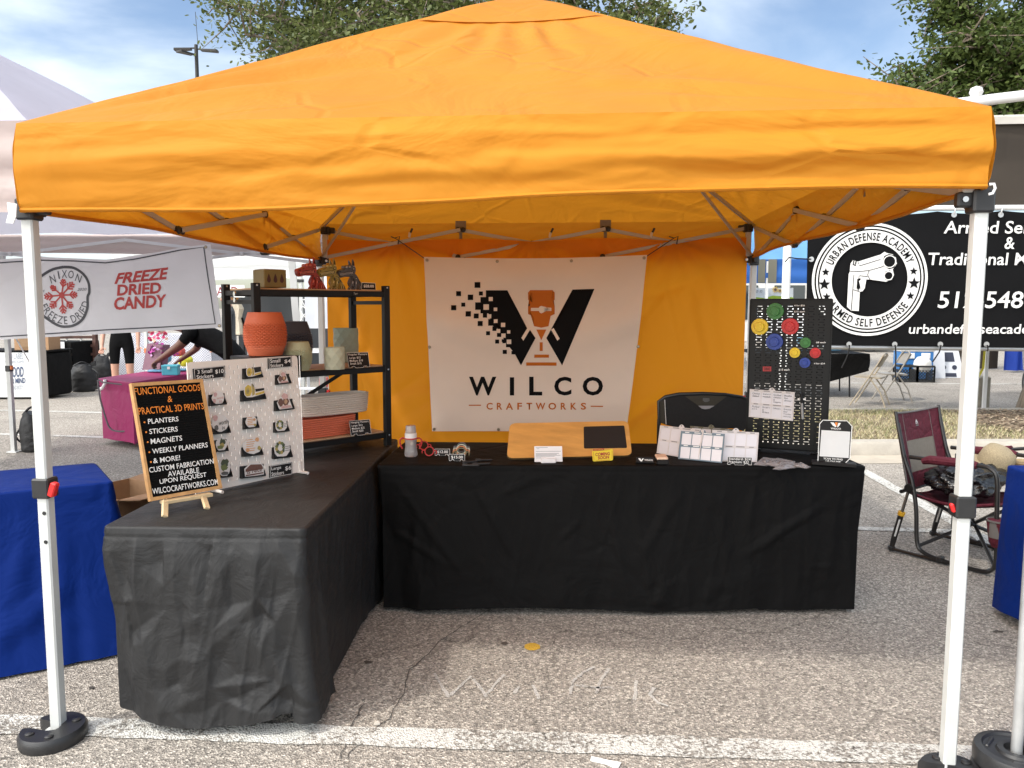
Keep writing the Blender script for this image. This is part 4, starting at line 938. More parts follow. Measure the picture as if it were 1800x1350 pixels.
def pb_sign(q, l1, l2, pr, label):
    Q = [pb(*p, .006) for p in q]; m = M(); m.prism(Q, n*-.004, sblk)
    I = inset(Q, .0045); 
    for i in range(4): m.ribbon([I[i]+n*.0006, I[(i+1) % 4]+n*.0006], .0018, n, ink)
    def at(u, v): return (Q[0]*(1-u)+Q[1]*u)*(1-v)+(Q[3]*(1-u)+Q[2]*u)*v+n*.001
    def tx(t, x0, y0, x1, y1): m.text(t, [at(x0, y0), at(x1, y0), at(x1, y1), at(x0, y1)], ink, bold=.01)
    tx(l1[0], *l1[1]); tx(l2, .08, .12, .62, .44); tx(pr, .68, .36, .95, .74); m.obj('price_sign', label=label, cat='price sign', angle=0)
pb_sign([(590, 293), (818, 268), (818, 180), (582, 205)], ('3 Small', (.12, .54, .58, .86)), 'Stickers', '$10', 'black sign offering three small stickers at the upper left of the white pegboard')
pb_sign([(1140, 205), (1313, 190), (1313, 110), (1138, 128)], ('Small', (.08, .54, .5, .9)), 'Stickers', '$4', 'black Small Stickers sign at the upper right corner of the white pegboard')
pb_sign([(1150, 1012), (1317, 985), (1317, 895), (1147, 925)], ('Large', (.08, .54, .5, .86)), 'Stickers', '$6', 'black Large Stickers sign at the lower right of the white pegboard')
hold = pm('holder_black', (.012, .012, .012), .5, .2, 30); swhite = pm('sticker_white', (.74, .72, .69), .5, .02); SP = {}
def sc(name, c):
    if name not in SP: SP[name] = pm('ink_'+name, c, .5, .15, 120)
    return SP[name]
yl, oy, gn, dg, pkk, br_, pe, tn, gy = sc('yellow', (.62, .45, .08)), sc('ochre', (.42, .33, .10)), sc('leaf_green', (.17, .20, .07)), sc('dark_green', (.07, .09, .05)), sc('pink', (.62, .40, .38)), sc('brown', (.16, .08, .06)), sc('peach', (.66, .36, .18)), sc('tan', (.50, .33, .2)), sc('grey', (.12, .12, .11))
def holder(x0, y0, x1, y1, lab):
    m = M(); a, b, c, d = [pb(*p, .0015) for p in ((x0, y1), (x1, y1-(x1-x0)*.11), (x1, y0), (x0, y0+(x1-x0)*.11))]
    m.prism([p+n*.002 for p in (a, b, c, d)], n*-.003, hold); m.prism([p+n*.018 for p in (a, b, b+ey*.006, a+ey*.006)], n*-.002, hold); m.prism([a+n*.018, b+n*.018, b+n*.001, a+n*.001], ey*.0025, hold)
    for p in (a, b): m.prism([p+n*.001, p+n*.018, p+n*.018+ey*.006, p+n*.001+(d-a)*.8], ex*(.002 if p is a else -.002), hold)
    return m.obj('sticker_holder', label='black ledge holding the '+lab, cat='sticker holder', group='sticker holders on the white pegboard', angle=0)
def sticker(pts, art, label, off=.010, texts=()):
    """pts: die cut outline in picture points; art: [(points, material)]"""
    m = M(); P = [pb(*p, off) for p in pts]; m.prism(P, n*-.0012, swhite)
    for k, (q, mt) in enumerate(art): m.poly([pb(*p, off+.0004+.00025*k) for p in q], mt)
    for t, q, mt in texts: m.text(t, [pb(*p, off+.0035) for p in q], mt, bold=.01)
    return m.obj('sticker', label=label, cat='sticker', group='stickers on the white pegboard', angle=0)
def blob(cx, cy, rx, ry, k=14, j=.18, seed=0):
    rg = random.Random(seed*7+int(cx)); return [(cx+rx*math.cos(-2*math.pi*i/k)*(1-j+2*j*rg.random()), cy+ry*math.sin(-2*math.pi*i/k)*(1-j+2*j*rg.random())) for i in range(k)]
def tape(x, y, s, lab):
    f = lambda p: [(x+a*s, y+b*s) for a, b in reversed(p)]
    sticker(f([(0, 55), (2, 25), (18, 5), (45, -5), (72, 8), (82, 40), (84, 62), (150, 48), (152, 72), (100, 88), (60, 100), (22, 102), (5, 85)]),
            [(f([(5, 55), (8, 28), (28, 10), (52, 22), (58, 60), (45, 90), (20, 95), (8, 80)]), yl), (f([(52, 4), (70, 14), (78, 42), (78, 80), (60, 90), (58, 40)]), oy), (f([(14, 60), (18, 38), (34, 36), (40, 58), (32, 78), (18, 76)]), oy), (f([(56, 0), (68, 10), (72, 28), (62, 22)]), grey_ if False else gy), (f([(82, 72), (146, 54), (147, 70), (100, 84), (82, 86)]), yl), (f([(18, 52), (34, 50), (34, 54), (18, 56)]), gy), (f([(18, 60), (36, 58), (36, 62), (18, 64)]), gy)], lab)
holder(950, 188, 1088, 282, 'small yellow tape measure sticker'); tape(972, 188, .74, 'small yellow tape measure sticker high on the white pegboard')
holder(935, 347, 1112, 447, 'large yellow tape measure sticker'); tape(955, 312, 1.02, 'large yellow tape measure sticker below the small tape measure sticker')
def lines(x, y, w, k, dy, mt, s=-.1):
    return [([(x, y+i*dy+6), (x+w*(.7+.3*((i*37) % 10)/10), y+i*dy+6+s*w), (x+w*(.7+.3*((i*37) % 10)/10), y+i*dy+s*w), (x, y+i*dy)], mt) for i in range(k)]
holder(952, 556, 1060, 652, 'small peach lettering sticker'); sticker(blob(1008, 596, 42, 46, 16, .08, 1), lines(980, 565, 50, 5, 13, pe)+[(blob(1030, 580, 9, 10), pe), (blob(1034, 618, 9, 10), oy)], 'small peach coloured lettering sticker in the middle column')
holder(944, 772, 1090, 856, 'large peach lettering sticker'); sticker(blob(1016, 775, 68, 62, 18, .07, 2), lines(972, 730, 70, 6, 16, pe)+[(blob(1050, 728, 15, 16), pe), (blob(980, 805, 15, 16), pe), (blob(1065, 790, 13, 16), oy)], 'large peach and orange lettering sticker in the middle column')
holder(932, 908, 1108, 1016, 'brown country saying sticker'); sticker([(958, 945), (1000, 905), (1085, 902), (1100, 925), (1104, 985), (965, 1008)], [([(966, 950), (1004, 913), (1082, 910), (1094, 930), (1096, 945), (966, 968)], br_), ([(968, 990), (1098, 968), (1098, 978), (968, 1000)], br_)], 'brown and white sticker reading Is Nice at the foot of the pegboard', texts=[('Is Nice', [(975, 984), (1085, 962), (1085, 930), (975, 952)], br_)])
def pots(x, y, s, lab):
    f = lambda p: [(x+a*s, y+b*s) for a, b in p]
    sticker(list(reversed(f([(0, 60), (20, 30), (36, 8), (50, -18), (66, 0), (78, 40), (98, 92), (18, 102), (10, 90)]))), [(f(blob(24, 58, 16, 24)), br_), (f(blob(54, 52, 20, 24)), br_), (f(blob(48, 20, 20, 20)), pkk), (f([(30, 78), (84, 74), (90, 88), (24, 96)]), pkk), (f(blob(54, 52, 10, 14)), tn)], lab)
holder(1193, 240, 1298, 323, 'small cooking pots sticker'); pots(1204, 228, .86, 'small sticker of brown cooking pots under the Small Stickers sign')
holder(1185, 425, 1322, 518, 'large cooking pots sticker'); pots(1200, 385, 1.18, 'large sticker of brown cooking pots in the right column')
def wreath(x, y, s, lab):
    f = lambda p: [(x+a*s, y+b*s) for a, b in p]; A = []
    for i in range(11):
        a = i*.571; A.append((f(blob(38+22*math.cos(a), 48+30*math.sin(a), 9, 11, 8, .3, i)), [gn, dg, oy][i % 3]))
    sticker(f(blob(50, 50, 52, 54, 18, .1, 3)), A+[(f([(66, 40), (98, 34), (98, 37), (66, 43)]), gy), (f([(66, 52), (96, 46), (96, 49), (66, 55)]), gy), (f([(66, 64), (98, 58), (98, 61), (66, 67)]), gy)], lab)
holder(1180, 590, 1284, 678, 'small green wreath sticker'); wreath(1186, 575, .9, 'small green wreath sticker in the right column')
holder(1170, 772, 1308, 872, 'large green wreath sticker'); wreath(1176, 730, 1.22, 'large green wreath sticker above the Large Stickers sign')
holder(700, 385, 818, 480, 'small pale pink lettering sticker'); sticker(blob(763, 418, 46, 50, 16, .08, 5), [(blob(742, 395, 14, 16), pkk), (blob(735, 440, 12, 16), pkk)], 'small pale pink sticker reading worth it beside the letter board', texts=[('worth', [(750, 432), (800, 424), (800, 404), (750, 412)], pkk), ('it', [(768, 456), (790, 452), (790, 432), (768, 436)], pkk)])
holder(725, 590, 848, 690, 'large white lettering sticker'); sticker(blob(778, 605, 62, 66, 18, .07, 6), [(blob(742, 570, 18, 22), pkk), (blob(750, 640, 16, 20), gy)], 'large white sticker reading worth it beside the letter board', texts=[('worth', [(765, 622), (832, 608), (832, 575), (765, 590)], gy), ('it', [(790, 655), (812, 650), (812, 625), (790, 630)], gy)])
holder(740, 725, 832, 822, 'small leafy sticker'); sticker(blob(788, 765, 42, 50, 16, .08, 7), [(blob(795, 745, 26, 26, 12, .3), dg), (blob(790, 770, 18, 20, 10, .3), oy), (blob(778, 785, 22, 14), gn)], 'small dark leafy sticker half hidden by the letter board')
holder(745, 912, 862, 1014, 'large leafy sticker'); sticker(blob(808, 935, 48, 66, 16, .08, 8), [(blob(812, 905, 32, 34, 12, .3), dg), (blob(806, 935, 24, 24, 10, .3), gn), (blob(812, 978, 28, 14), gy)], 'large dark leafy sticker half hidden at the foot of the letter board')

# ------------------------------------------------------------------ metal shelf rack on the corner of the left table
rk = pm('black_powder_coat', (.008, .0075, .0075), .45, .15, 20, spec=.25); shw = pm('shelf_board', (.50, .33, .20), .55, .12, 14)
RN = G(675, 785, TZ+.002); RN = V3((-.722, 1.70, TZ+.002)); LN = V3((-1.215, 1.15, TZ+.002)); ax = (LN-RN).normalized(); dp = V3((ax.y, -ax.x, 0)); dp = dp if dp.y > 0 else -dp; dpt = .33; ln = (LN-RN).length
rack = thing('shelf_rack', 'black metal shelf rack with three wooden shelves on the corner table', 'shelf rack', (RN+LN)/2+dp*dpt/2)
RB, LB = RN+dp*dpt, LN+dp*dpt; ZR = 1.610; fn_ = -dp
for p in (RN, LN, RB, LB):
    m = M(); m.bar(p, V3((p.x, p.y, ZR)), .036, .03, rk, up=dp, bev=.002)
    for zz_ in (1.60, 1.16, .80): m.lathe([(.005, 0), (.005, .002), (0, .003)], V3((p.x, p.y, zz_))+fn_*.0155, pm('screw', (.5, .5, .5), .3, .02, metal=1) if zz_ == 1.6 else bpy.data.materials['screw'], 8, fn_)
    m.obj('post', rack)
for zz_ in (.800, 1.162, 1.565):
    sh = M(); c = (RN+LN)/2+dp*dpt/2; sh.box(V3((c.x, c.y, zz_+.016)), (ln-.03, dpt-.02, .012), shw, .001, Matrix((ax, dp, UP)).transposed()); s_ = sh.obj('shelf', rack)
    for p, q in ((RN, LN), (RB, LB)):
        m = M(); m.bar(V3((p.x, p.y, zz_)), V3((q.x, q.y, zz_)), .022, .03, rk, bev=.002); m.obj('shelf_beam', s_)
    for p, q in ((RN, RB), (LN, LB)):
        m = M(); m.bar(V3((p.x, p.y, zz_)), V3((q.x, q.y, zz_)), .022, .026, rk, bev=.002); 
        if zz_ > 1.5: m.bar(V3((p.x, p.y, zz_-.045)), V3((q.x, q.y, zz_-.045)), .016, .02, rk)
        m.obj('side_rail', s_)
m = M(); m.bar(LB+UP*.05, RB+UP*.42, .02, .005, rk, up=dp); m.bar(RB+UP*.05-dp*.008, LB+UP*.42-dp*.008, .02, .005, rk, up=dp); m.obj('cross_brace', rack)
m = M(); c = RN.lerp(LN, .265)+V3((0, 0, 1.565-RN.z))+fn_*.0125; m.box(c, (.034, .002, .022), sblk, 0, Matrix((ax, dp, UP)).transposed()); m.text('Tiger', [c+fn_*.0018+ax*.013-UP*.006, c+fn_*.0018-ax*.013-UP*.006, c+fn_*.0018-ax*.013+UP*.007, c+fn_*.0018+ax*.013+UP*.007], pm('silver_print', (.4, .4, .38), .4, .02)); m.obj('badge', rack, angle=0)
m = M(); c = LN+dp*dpt*.55+V3((0, 0, 1.575-LN.z)); 
for k in (0, .03): m.lathe([(.006, -.003), (.012, -.003), (.012, .003), (.006, .003)], c-ax*-.022+UP*(-.03-k+.015), pm('chrome', (.6, .6, .6), .25, .02, metal=1) if k == 0 else bpy.data.materials['chrome'], 12, ax)
m.obj('shelf_clip', rack)

def z3(x, y): return (380+x/3.75, 440+y/3.75)
SZ = 1.185
def honey(r_col, name): return pm(name, r_col, .55, .07, 10, .25, 450, stretch=(.03, .03, 1))
terra = honey((.52, .115, .045), 'terracotta_print'); slate = honey((.045, .047, .062), 'slate_print'); sage = honey((.40, .42, .27), 'sage_print'); mint = honey((.30, .35, .27), 'mint_print'); pal = honey((.46, .48, .36), 'pale_sage_print'); wpl = honey((.62, .56, .49), 'white_print'); coral = honey((.60, .15, .08), 'coral_print')
def barrel(base, r, h, mt, label, pat=True):
    base = V3(base); rt = thing('planter', label, 'planter', base); m = M(); nu, nv = 120, 70
    pr = lambda v: r*(.72+.28*max(0, math.sin(math.pi*(.06+.88*v)))**.85)
    def f(u, v):
        rr = pr(v)
        if pat and .14 < v < .80:
            k = 32; row = v*26; a = u*k+(.5 if int(row) % 2 else 0); cx, cy = (a % 1)-.5, (row % 1)-.5; d = math.hypot(cx, cy)
            e = min(1, (v-.14)*9, (.80-v)*9); rr += e*r*.05*(1-min(1, d*2.1)**2 if d < .48 else -.3)
        return base+V3((rr*math.cos(2*math.pi*u), rr*math.sin(2*math.pi*u), v*h))
    m.grid(f, 200, 104, mt, cu=True); m.disc(base+UP*.001, pr(0), (1, 0, 0), (0, 1, 0), mt, 40); m.obj('shell', rt, angle=60)
    m = M(); m.lathe([(pr(1), h), (pr(1)*.93, h+.001), (pr(.9)*.90, h*.85), (pr(.5)*.93, h*.5), (0, h*.48)], base, mt, 60); m.obj('rim', rt)
    return rt
ob = G(*z3(327, 688), 1.268)
riser = M(); c = ob.copy(); riser.box(V3((c.x, c.y, SZ+.040)), (.26, .22, .078), rk, .004, Matrix((ax, dp, UP)).transposed()); riser.obj('riser', label='black riser box under the terracotta planter on the middle shelf', cat='riser')
ob.z = SZ+.081; barrel(ob, .098, .205, terra, 'large terracotta planter with raised dots on the middle shelf')
d_ = G(*z3(522, 770), SZ+.001); d_ = d_+dp*.05; d_.z = SZ+.001; barrel(d_, .112, .235, slate, 'large slate grey planter behind the small green planter')
barrel(G(*z3(542, 790), SZ+.001), .066, .140, sage, 'small pale green dotted planter on the middle shelf')
def faceted(base, r, h, mt, label, k, rows):
    base = V3(base); rt = thing('planter', label, 'planter', base); m = M(); vs = []
    for j in range(rows*2+1):
        for i in range(k*2):
            a = math.pi*i/k; pk_ = (i+j) % 2 == 0; rr = r*(1.0 if pk_ else .93); vs.append(base+V3((rr*math.cos(a), rr*math.sin(a), h*j/(rows*2))))
    w = k*2; fs = []
    for j in range(rows*2):
        for i in range(w):
            a, b, c, d = j*w+i, j*w+(i+1) % w, (j+1)*w+(i+1) % w, (j+1)*w+i
            fs += [(a, b, c), (a, c, d)] if (i+j) % 2 == 0 else [(a, b, d), (b, c, d)]
    fs.append(tuple(range(w-1, -1, -1))); m.add(vs, fs, mt); m.obj('shell', rt, angle=0)
    m = M(); m.lathe([(r*.96, h-.001), (r*.965, h+.002), (r*.88, h+.002), (r*.86, h*.6), (0, h*.6)], base, mt, 40); m.obj('rim', rt); return rt
faceted(G(*z3(782, 783), SZ+.001), .051, .108, pal, 'short pale sage faceted planter beside the regular planters sign', 8, 2)
faceted(G(*z3(858, 735), SZ+.001), .071, .190, mint, 'tall green faceted planter standing behind the regular planters sign', 9, 3)
def trough(cx, w, d, h, mt, label, k=9, flare=1.08):
    c = V3(cx); rt = thing('planter', label, 'planter', c); m = M(); n_ = 48
    def f(u, v):
        a = 2*math.pi*u; x, y = math.cos(a), math.sin(a); rib = .0035*abs(math.sin(math.pi*k*v)); s = .93+(flare-.93)*v**.4
        ex_ = abs(x)**.55*(1 if x > 0 else -1); ey_ = abs(y)**.55*(1 if y > 0 else -1)
        return c+ax*(ex_*(w/2*s+rib))+dp*(ey_*(d/2*s+rib))+UP*(h*v)
    m.grid(f, 72, 90, mt, cu=True); m.add([f(i/72, 0) for i in range(72)], [tuple(range(71, -1, -1))], mt); m.obj('shell', rt, angle=60)
    m = M(); L0 = [f(i/72, 1) for i in range(72)]; L1 = [c+(p-c)*.96+UP*(h*.04) for p in L0]; L2 = [p-UP*h*.35 for p in L1]
    m.add(L0+L1+L2, [(i, (i+1) % 72, 72+(i+1) % 72, 72+i) for i in range(72)]+[(72+i, 72+(i+1) % 72, 144+(i+1) % 72, 144+i) for i in range(72)]+[tuple(144+i for i in range(72))], mt); m.obj('rim', rt); return rt
tb = RN.lerp(LN, .50)+dp*.12; tb.z = .823; trough(tb, .44, .16, .100, coral, 'coral ribbed hanging planter on the lowest shelf', 9, 1.0)
tb = RN.lerp(LN, .35)+dp*.15; tb.z = .928; trough(tb, .43, .15, .105, wpl, 'white ribbed hanging planter resting on the coral one', 9, 1.0)
def rack_sign(q, base_z, txts, label): return stand_tag([z3(*p) for p in q], txts, label, 'price sign', 'price_sign', .3, base_z)
rack_sign([(875, 775), (1012, 768), (1000, 672), (862, 676)], SZ-.001, [('Regular Planters', (.06, .78, .94, .94)), ('Large: $32', (.08, .56, .62, .72)), ('Medium: $18', (.08, .37, .70, .53)), ('Small: $10', (.08, .18, .62, .34))], 'black sign reading Regular Planters on the middle shelf')
rack_sign([(890, 1222), (1022, 1208), (1010, 1115), (877, 1125)], .823, [('Hanging Planters', (.06, .78, .94, .94)), ('Large: $32', (.08, .56, .62, .72)), ('Medium: $25', (.08, .37, .70, .53)), ('Small: $20', (.08, .18, .62, .34))], 'black sign reading Hanging Planters on the lowest shelf')
TS = 1.588
p0 = RN.lerp(LN, .085)+dp*.05; 
def at_front(px, py, d=.06): # point on the vertical plane through the rack, d behind its front
    return PL(px, py, RN+dp*d, fn_)
def quad_front(z, d): return [at_front(*z3(*p), d) for p in z]
m = M(); Q = quad_front([(958, 268), (1052, 270), (1048, 226), (960, 222)], .05); Q = [p+UP*(TS-Q[0].z+.001) for p in Q]
m.prism(Q, dp*.004, sblk); m.prism([Q[0], Q[1], Q[1]+dp*.03, Q[0]+dp*.03], UP*.003, sblk)
for i in range(4): m.ribbon([Q[i]+fn_*.0006, Q[(i+1) % 4]+fn_*.0006], .002, fn_, ink)
def at(u, v): return (Q[0]*(1-u)+Q[1]*u)*(1-v)+(Q[3]*(1-u)+Q[2]*u)*v+fn_*.0008
m.text('$28.00', [at(.14, .28), at(.88, .28), at(.88, .74), at(.14, .74)], ink, bold=.03); m.obj('price_tag', label='black price tag reading $28.00 on the top shelf', cat='price tag', angle=0)
olive = pm('olive_print', (.17, .125, .03), .5, .08, 20, .1, 400); drop_ = pm('dark_red_inside', (.05, .012, .01), .6, .1)
c = at_front(*z3(355, 262), .10); c.z = TS; dr = thing('planter', 'olive square planter with drop cut outs on the top shelf', 'planter', c)
m = M(); m.box(c+UP*.046, (.118, .118, .088), olive, .003, Matrix((ax, dp, UP)).transposed()); m.box(c+UP*.0905, (.10, .10, .003), drop_, 0, Matrix((ax, dp, UP)).transposed()); m.obj('shell', dr)
m = M()
for s in (-1, 0, 1):
    o_ = c+fn_*.0605+UP*.040+ax*(.034*s); P = [(0, .030), (.006, .014), (.0095, .002), (.009, -.006), (.005, -.012), (0, -.014), (-.005, -.012), (-.009, -.006), (-.0095, .002), (-.006, .014)]
    m.prism([o_+ax*x+UP*y for x, y in P], dp*.003, drop_)
m.obj('drop_cutouts', dr, angle=0)
# three printed dog figures: a jointed outline, thick as a figure, with raised face, jaw and limbs
def dogfig(px, py, s, mt, dk_, lt, label):
    """px, py: picture point of the middle of the base; outline points are in fifths of a picture pixel"""
    b = at_front(px, py, .075); b.z = TS; rt = thing('dog_figurine', label, 'figurine', b, 'sitting dog figures on the top shelf'); e = -ax
    def q(x, y, d=0.): return b+e*((x-285)*s)+UP*((404-y)*s)+fn_*d
    def plate(mm, P, th, d, mt_, bev=True):
        P = [q(x, y, d+th/2) for x, y in P]; nrm_ = sum(((P[i]-P[0]).cross(P[i+1]-P[0]) for i in range(1, len(P)-1)), V3())
        if nrm_.dot(fn_) < 0: P.reverse()
        if bev and th > .006:
            c = sum(P, V3())/len(P); I = [p+(c-p).normalized()*min(.004, (c-p).length*.4) for p in P]; n_ = len(P)
            mm.add(I, [tuple(range(n_))], mt_); mm.add(I+[p-fn_*th*.25 for p in P], [(i, i+n_, (i+1) % n_+n_, (i+1) % n_) for i in range(n_)], mt_); mm.prism([p-fn_*th*.25 for p in P], fn_*(-th*.75), mt_)
        else: mm.prism(P, fn_*-th, mt_)
    mm = M(); plate(mm, [(240, 296), (226, 318), (216, 345), (226, 372), (248, 385), (262, 404), (362, 404), (360, 388), (345, 362), (330, 335), (312, 308), (296, 285), (275, 262), (240, 268)], .030, 0, mt); mm.obj('body', rt, angle=40)
    mm = M(); plate(mm, [(92, 254), (100, 240), (138, 228), (162, 218), (160, 204), (170, 195), (186, 196), (206, 188), (232, 188), (262, 192), (274, 212), (276, 238), (268, 262), (250, 280), (225, 292), (190, 292), (150, 296), (128, 303), (112, 300), (98, 284), (95, 268)], .038, .002, mt); mm.obj('head', rt, angle=40)
    for P, I in (([(212, 192), (211, 150), (222, 162), (232, 190)], [(216, 186), (214, 162), (222, 172), (226, 187)]), ([(244, 190), (252, 138), (264, 160), (268, 194)], [(250, 188), (254, 156), (260, 168), (262, 190)])):
        mm = M(); plate(mm, P, .012, .008, mt); plate(mm, I, .002, .0155, dk_, False); mm.obj('ear', rt, angle=40)
    for P, w in (([(226, 322), (246, 330), (236, 352), (222, 380), (226, 404), (192, 404), (192, 394), (204, 384), (212, 350)], 0), ([(262, 318), (280, 330), (278, 360), (276, 384), (282, 396), (282, 404), (244, 404), (244, 394), (256, 386), (256, 352)], 1)):
        mm = M(); plate(mm, P, .014, .017, mt); c = (P[4][0]+P[5][0])/2 if not w else 263
        for k in range(3): plate(mm, [(P[-4 if not w else -3][0]+4+k*10, 404), (P[-4 if not w else -3][0]+8+k*10, 392), (P[-4 if not w else -3][0]+12+k*10, 404)], .002, .0255, lt if k % 2 else dk_, False)
        mm.obj('foreleg', rt, angle=40)
    mm = M(); plate(mm, [(284, 404), (290, 372), (304, 352), (322, 350), (340, 366), (352, 388), (360, 404)], .012, .016, mt)
    for k in range(5): plate(mm, [(294+k*11, 398-k), (300+k*9, 372-k*0), (303+k*9, 374), (299+k*11, 398-k)], .002, .023, [dk_, lt][k % 2], False)
    mm.obj('hind_leg', rt, angle=40)
    mm = M(); plate(mm, [(104, 276), (130, 262), (160, 252), (200, 246), (236, 244), (250, 256), (240, 272), (200, 276), (160, 282), (126, 290), (108, 290)], .002, .0222, dk_, False)
    for k in range(11):
        x = 108+k*12; y = 268-k*2.2+(k > 8)*4; plate(mm, [(x, y), (x+9, y-1), (x+4, y+13)], .002, .0240, lt, False); plate(mm, [(x+3, y+19), (x+11, y+18), (x+8, y+7)], .002, .0236, lt, False)
    mm.obj('jaw', rt, angle=0)
    for x, y in ((176, 208), (206, 206)):
        mm = M(); c_ = q(x, y, .0225); mm.lathe([(.0056, -.002), (.0050, .003), (.0025, .0055), (0, .006)], c_, lt, 12, fn_); mm.lathe([(.0022, 0), (0, .0016)], c_+fn_*.0052-e*.001, dk_, 8, fn_); mm.obj('eye', rt)
    mm = M()
    for P in ([(228, 222), (244, 214), (262, 220), (250, 236), (234, 236)], [(98, 250), (112, 244), (118, 252), (106, 258)], [(190, 222), (214, 218), (214, 222), (190, 226)], [(262, 292), (290, 300), (300, 318), (284, 312)], [(244, 300), (258, 312), (252, 330), (240, 318)], [(300, 318), (318, 336), (312, 342), (298, 330)], [(282, 330), (296, 340), (290, 352), (280, 346)], [(134, 234), (156, 228), (156, 232), (136, 239)]):
        plate(mm, P, .002, .0235 if P[0][1] < 280 else .0165, dk_, False)
    for P in ([(232, 224), (244, 218), (256, 222), (246, 229)], [(268, 300), (282, 304), (288, 312), (276, 308)], [(228, 332), (238, 336), (232, 350), (224, 352)], [(262, 332), (272, 338), (270, 356), (262, 354)], [(240, 198), (258, 200), (256, 206), (240, 204)], [(324, 346), (338, 360), (334, 364), (322, 352)]):
        plate(mm, P, .002, .0246 if P[0][1] < 280 else (.0258 if P[0][1] > 325 and P[0][0] < 290 else .0175), lt, False)
    mm.obj('markings', rt, angle=0); return rt
k_ = .00060
dogfig(557, 511, k_, pm('red_print', (.30, .028, .018), .4, .15, 60), pm('dark_red_print', (.05, .008, .008), .5, .1), pm('light_red_print', (.62, .16, .11), .4, .1), 'red sitting dog figure nearest the olive planter')
dogfig(592, 511.5, k_, pm('olive_gold_print', (.26, .20, .04), .4, .15, 60), pm('dark_olive_print', (.04, .035, .01), .5, .1), pm('light_olive_print', (.55, .47, .2), .4, .1), 'olive gold sitting dog figure between the red and grey ones')
dogfig(625, 512, k_, pm('charcoal_print', (.075, .075, .085), .4, .15, 60), pm('near_black_print', (.012, .012, .014), .5, .1), pm('light_grey_print', (.36, .35, .36), .4, .1), 'charcoal grey sitting dog figure beside the price tag on the shelf')
# ------------------------------------------------------------------ things on the rear table
def z4(x, y): return (680+x/4.09, 700+y/4.09)
def z8(x, y): return (690+x/8.571, 730+y/8.571)
def z5(x, y): return (1100+x/4.186, 670+y/4.186)
def zk(x, y): return (1120+x/8.438, 670+y/8.438)
T0 = TZ+.002
mblue = pm('frosted_plastic', (.60, .58, .58), .3, .03, 20, trans=.7); wcap = pm('white_cap', (.74, .70, .68), .35, .03); clearc = pm('clear_cap', (.62, .55, .52), .2, .02, trans=.5); rubr = pm('red_silicone', (.42, .018, .018), .45, .06)
b = G(*z8(278, 618), T0); sc_ = (b-CAM).length/FPX/8.571
rt = thing('baby_bottle', 'clear baby bottle with white collar and red two handled ring', 'baby bottle', b)
m = M(); r = 98*sc_; m.lathe([(r*.80, 0), (r*.97, r*.18), (r, r*.45), (r*.95, r*.9), (r*.84, r*1.5), (r*.84, r*2.0), (r*.92, r*2.6), (r*.92, r*2.75)], b, mblue, 32); m.obj('body', rt)
m = M(); Hq = r*2.75; m.lathe([(r*.88, Hq), (r*.90, Hq+.02*r), (r*.90, Hq+.78*r), (r*.84, Hq+.86*r)], b, wcap, 32); m.obj('collar', rt)
m = M(); m.lathe([(r*.80, Hq+.86*r), (r*.82, Hq+1.0*r), (r*.74, Hq+1.9*r), (r*.66, Hq+2.0*r), (0, Hq+2.02*r)], b, clearc, 32); m.obj('cap', rt)
hx = V3((CR.x, CR.y, 0)).normalized(); hy = V3((-hx.y, hx.x, 0))
m = M(); zc = Hq-.08*r; m.lathe([(r*.90, zc), (r*1.02, zc+.02*r), (r*1.02, zc+.18*r), (r*.90, zc+.2*r)], b, rubr, 32)
for s in (-1, 1):
    P = [b+hx*(s*r*x)+UP*(zc+r*z) for x, z in ((.95, .1), (1.3, .14), (1.6, -.1), (1.66, -.6), (1.5, -1.1), (1.28, -1.5))]
    m.tube(P, .0042, rubr, 8)
m.obj('handle_ring', rt)
m = M(); em = pm('bottle_print', (.78, .76, .74), .5, .02)
for k in range(3): m.text(('e', 'lait', 'ml')[k], [b+hx*(r*.05)+hy*(-r*1.0)+UP*(r*(1.9-k*.55)), b+hx*(r*.5)+hy*(-r*.86)+UP*(r*(1.9-k*.55)), b+hx*(r*.5)+hy*(-r*.86)+UP*(r*(2.3-k*.6)), b+hx*(r*.05)+hy*(-r*1.0)+UP*(r*(2.3-k*.6))], em)
m.obj('printed_mark', rt, angle=0)
def ring_handle(c, R0, mt, tilt, rz, label, group):
    c = V3(c); m = M(); Rm = Matrix.Rotation(rz, 3, 'Z') @ Matrix.Rotation(tilt, 3, 'X')
    P = [c+Rm @ V3((R0*math.cos(a), R0*math.sin(a), 0)) for a in [2*math.pi*i/28 for i in range(28)]]; m.tube(P, R0*.13, mt, 8, closed=True)
    for s in (-1, 1): m.tube([c+Rm @ V3((s*R0*x, R0*y, 0)) for x, y in ((.98, .1), (1.35, .22), (1.62, .1), (1.7, -.25), (1.55, -.5))], R0*.13, mt, 8)
    zm = min(v.z for v in m.v); m.v = [v+UP*(TZ+.002-zm) for v in m.v]
    return m.obj('bottle_handle', label=label, cat='bottle handle', group=group)
for i, (x, y, t_, lb_) in enumerate(((470, 470, 1.15, 'red silicone bottle handle ring lying directly beside the baby bottle'), (555, 560, 1.2, 'red silicone bottle handle ring in front, next to the $12.00 tag'))):
    c = G(*z8(x, y), TZ+.02); ring_handle(c, .023, rubr, t_, .15-.3*i, lb_, 'red bottle handles')
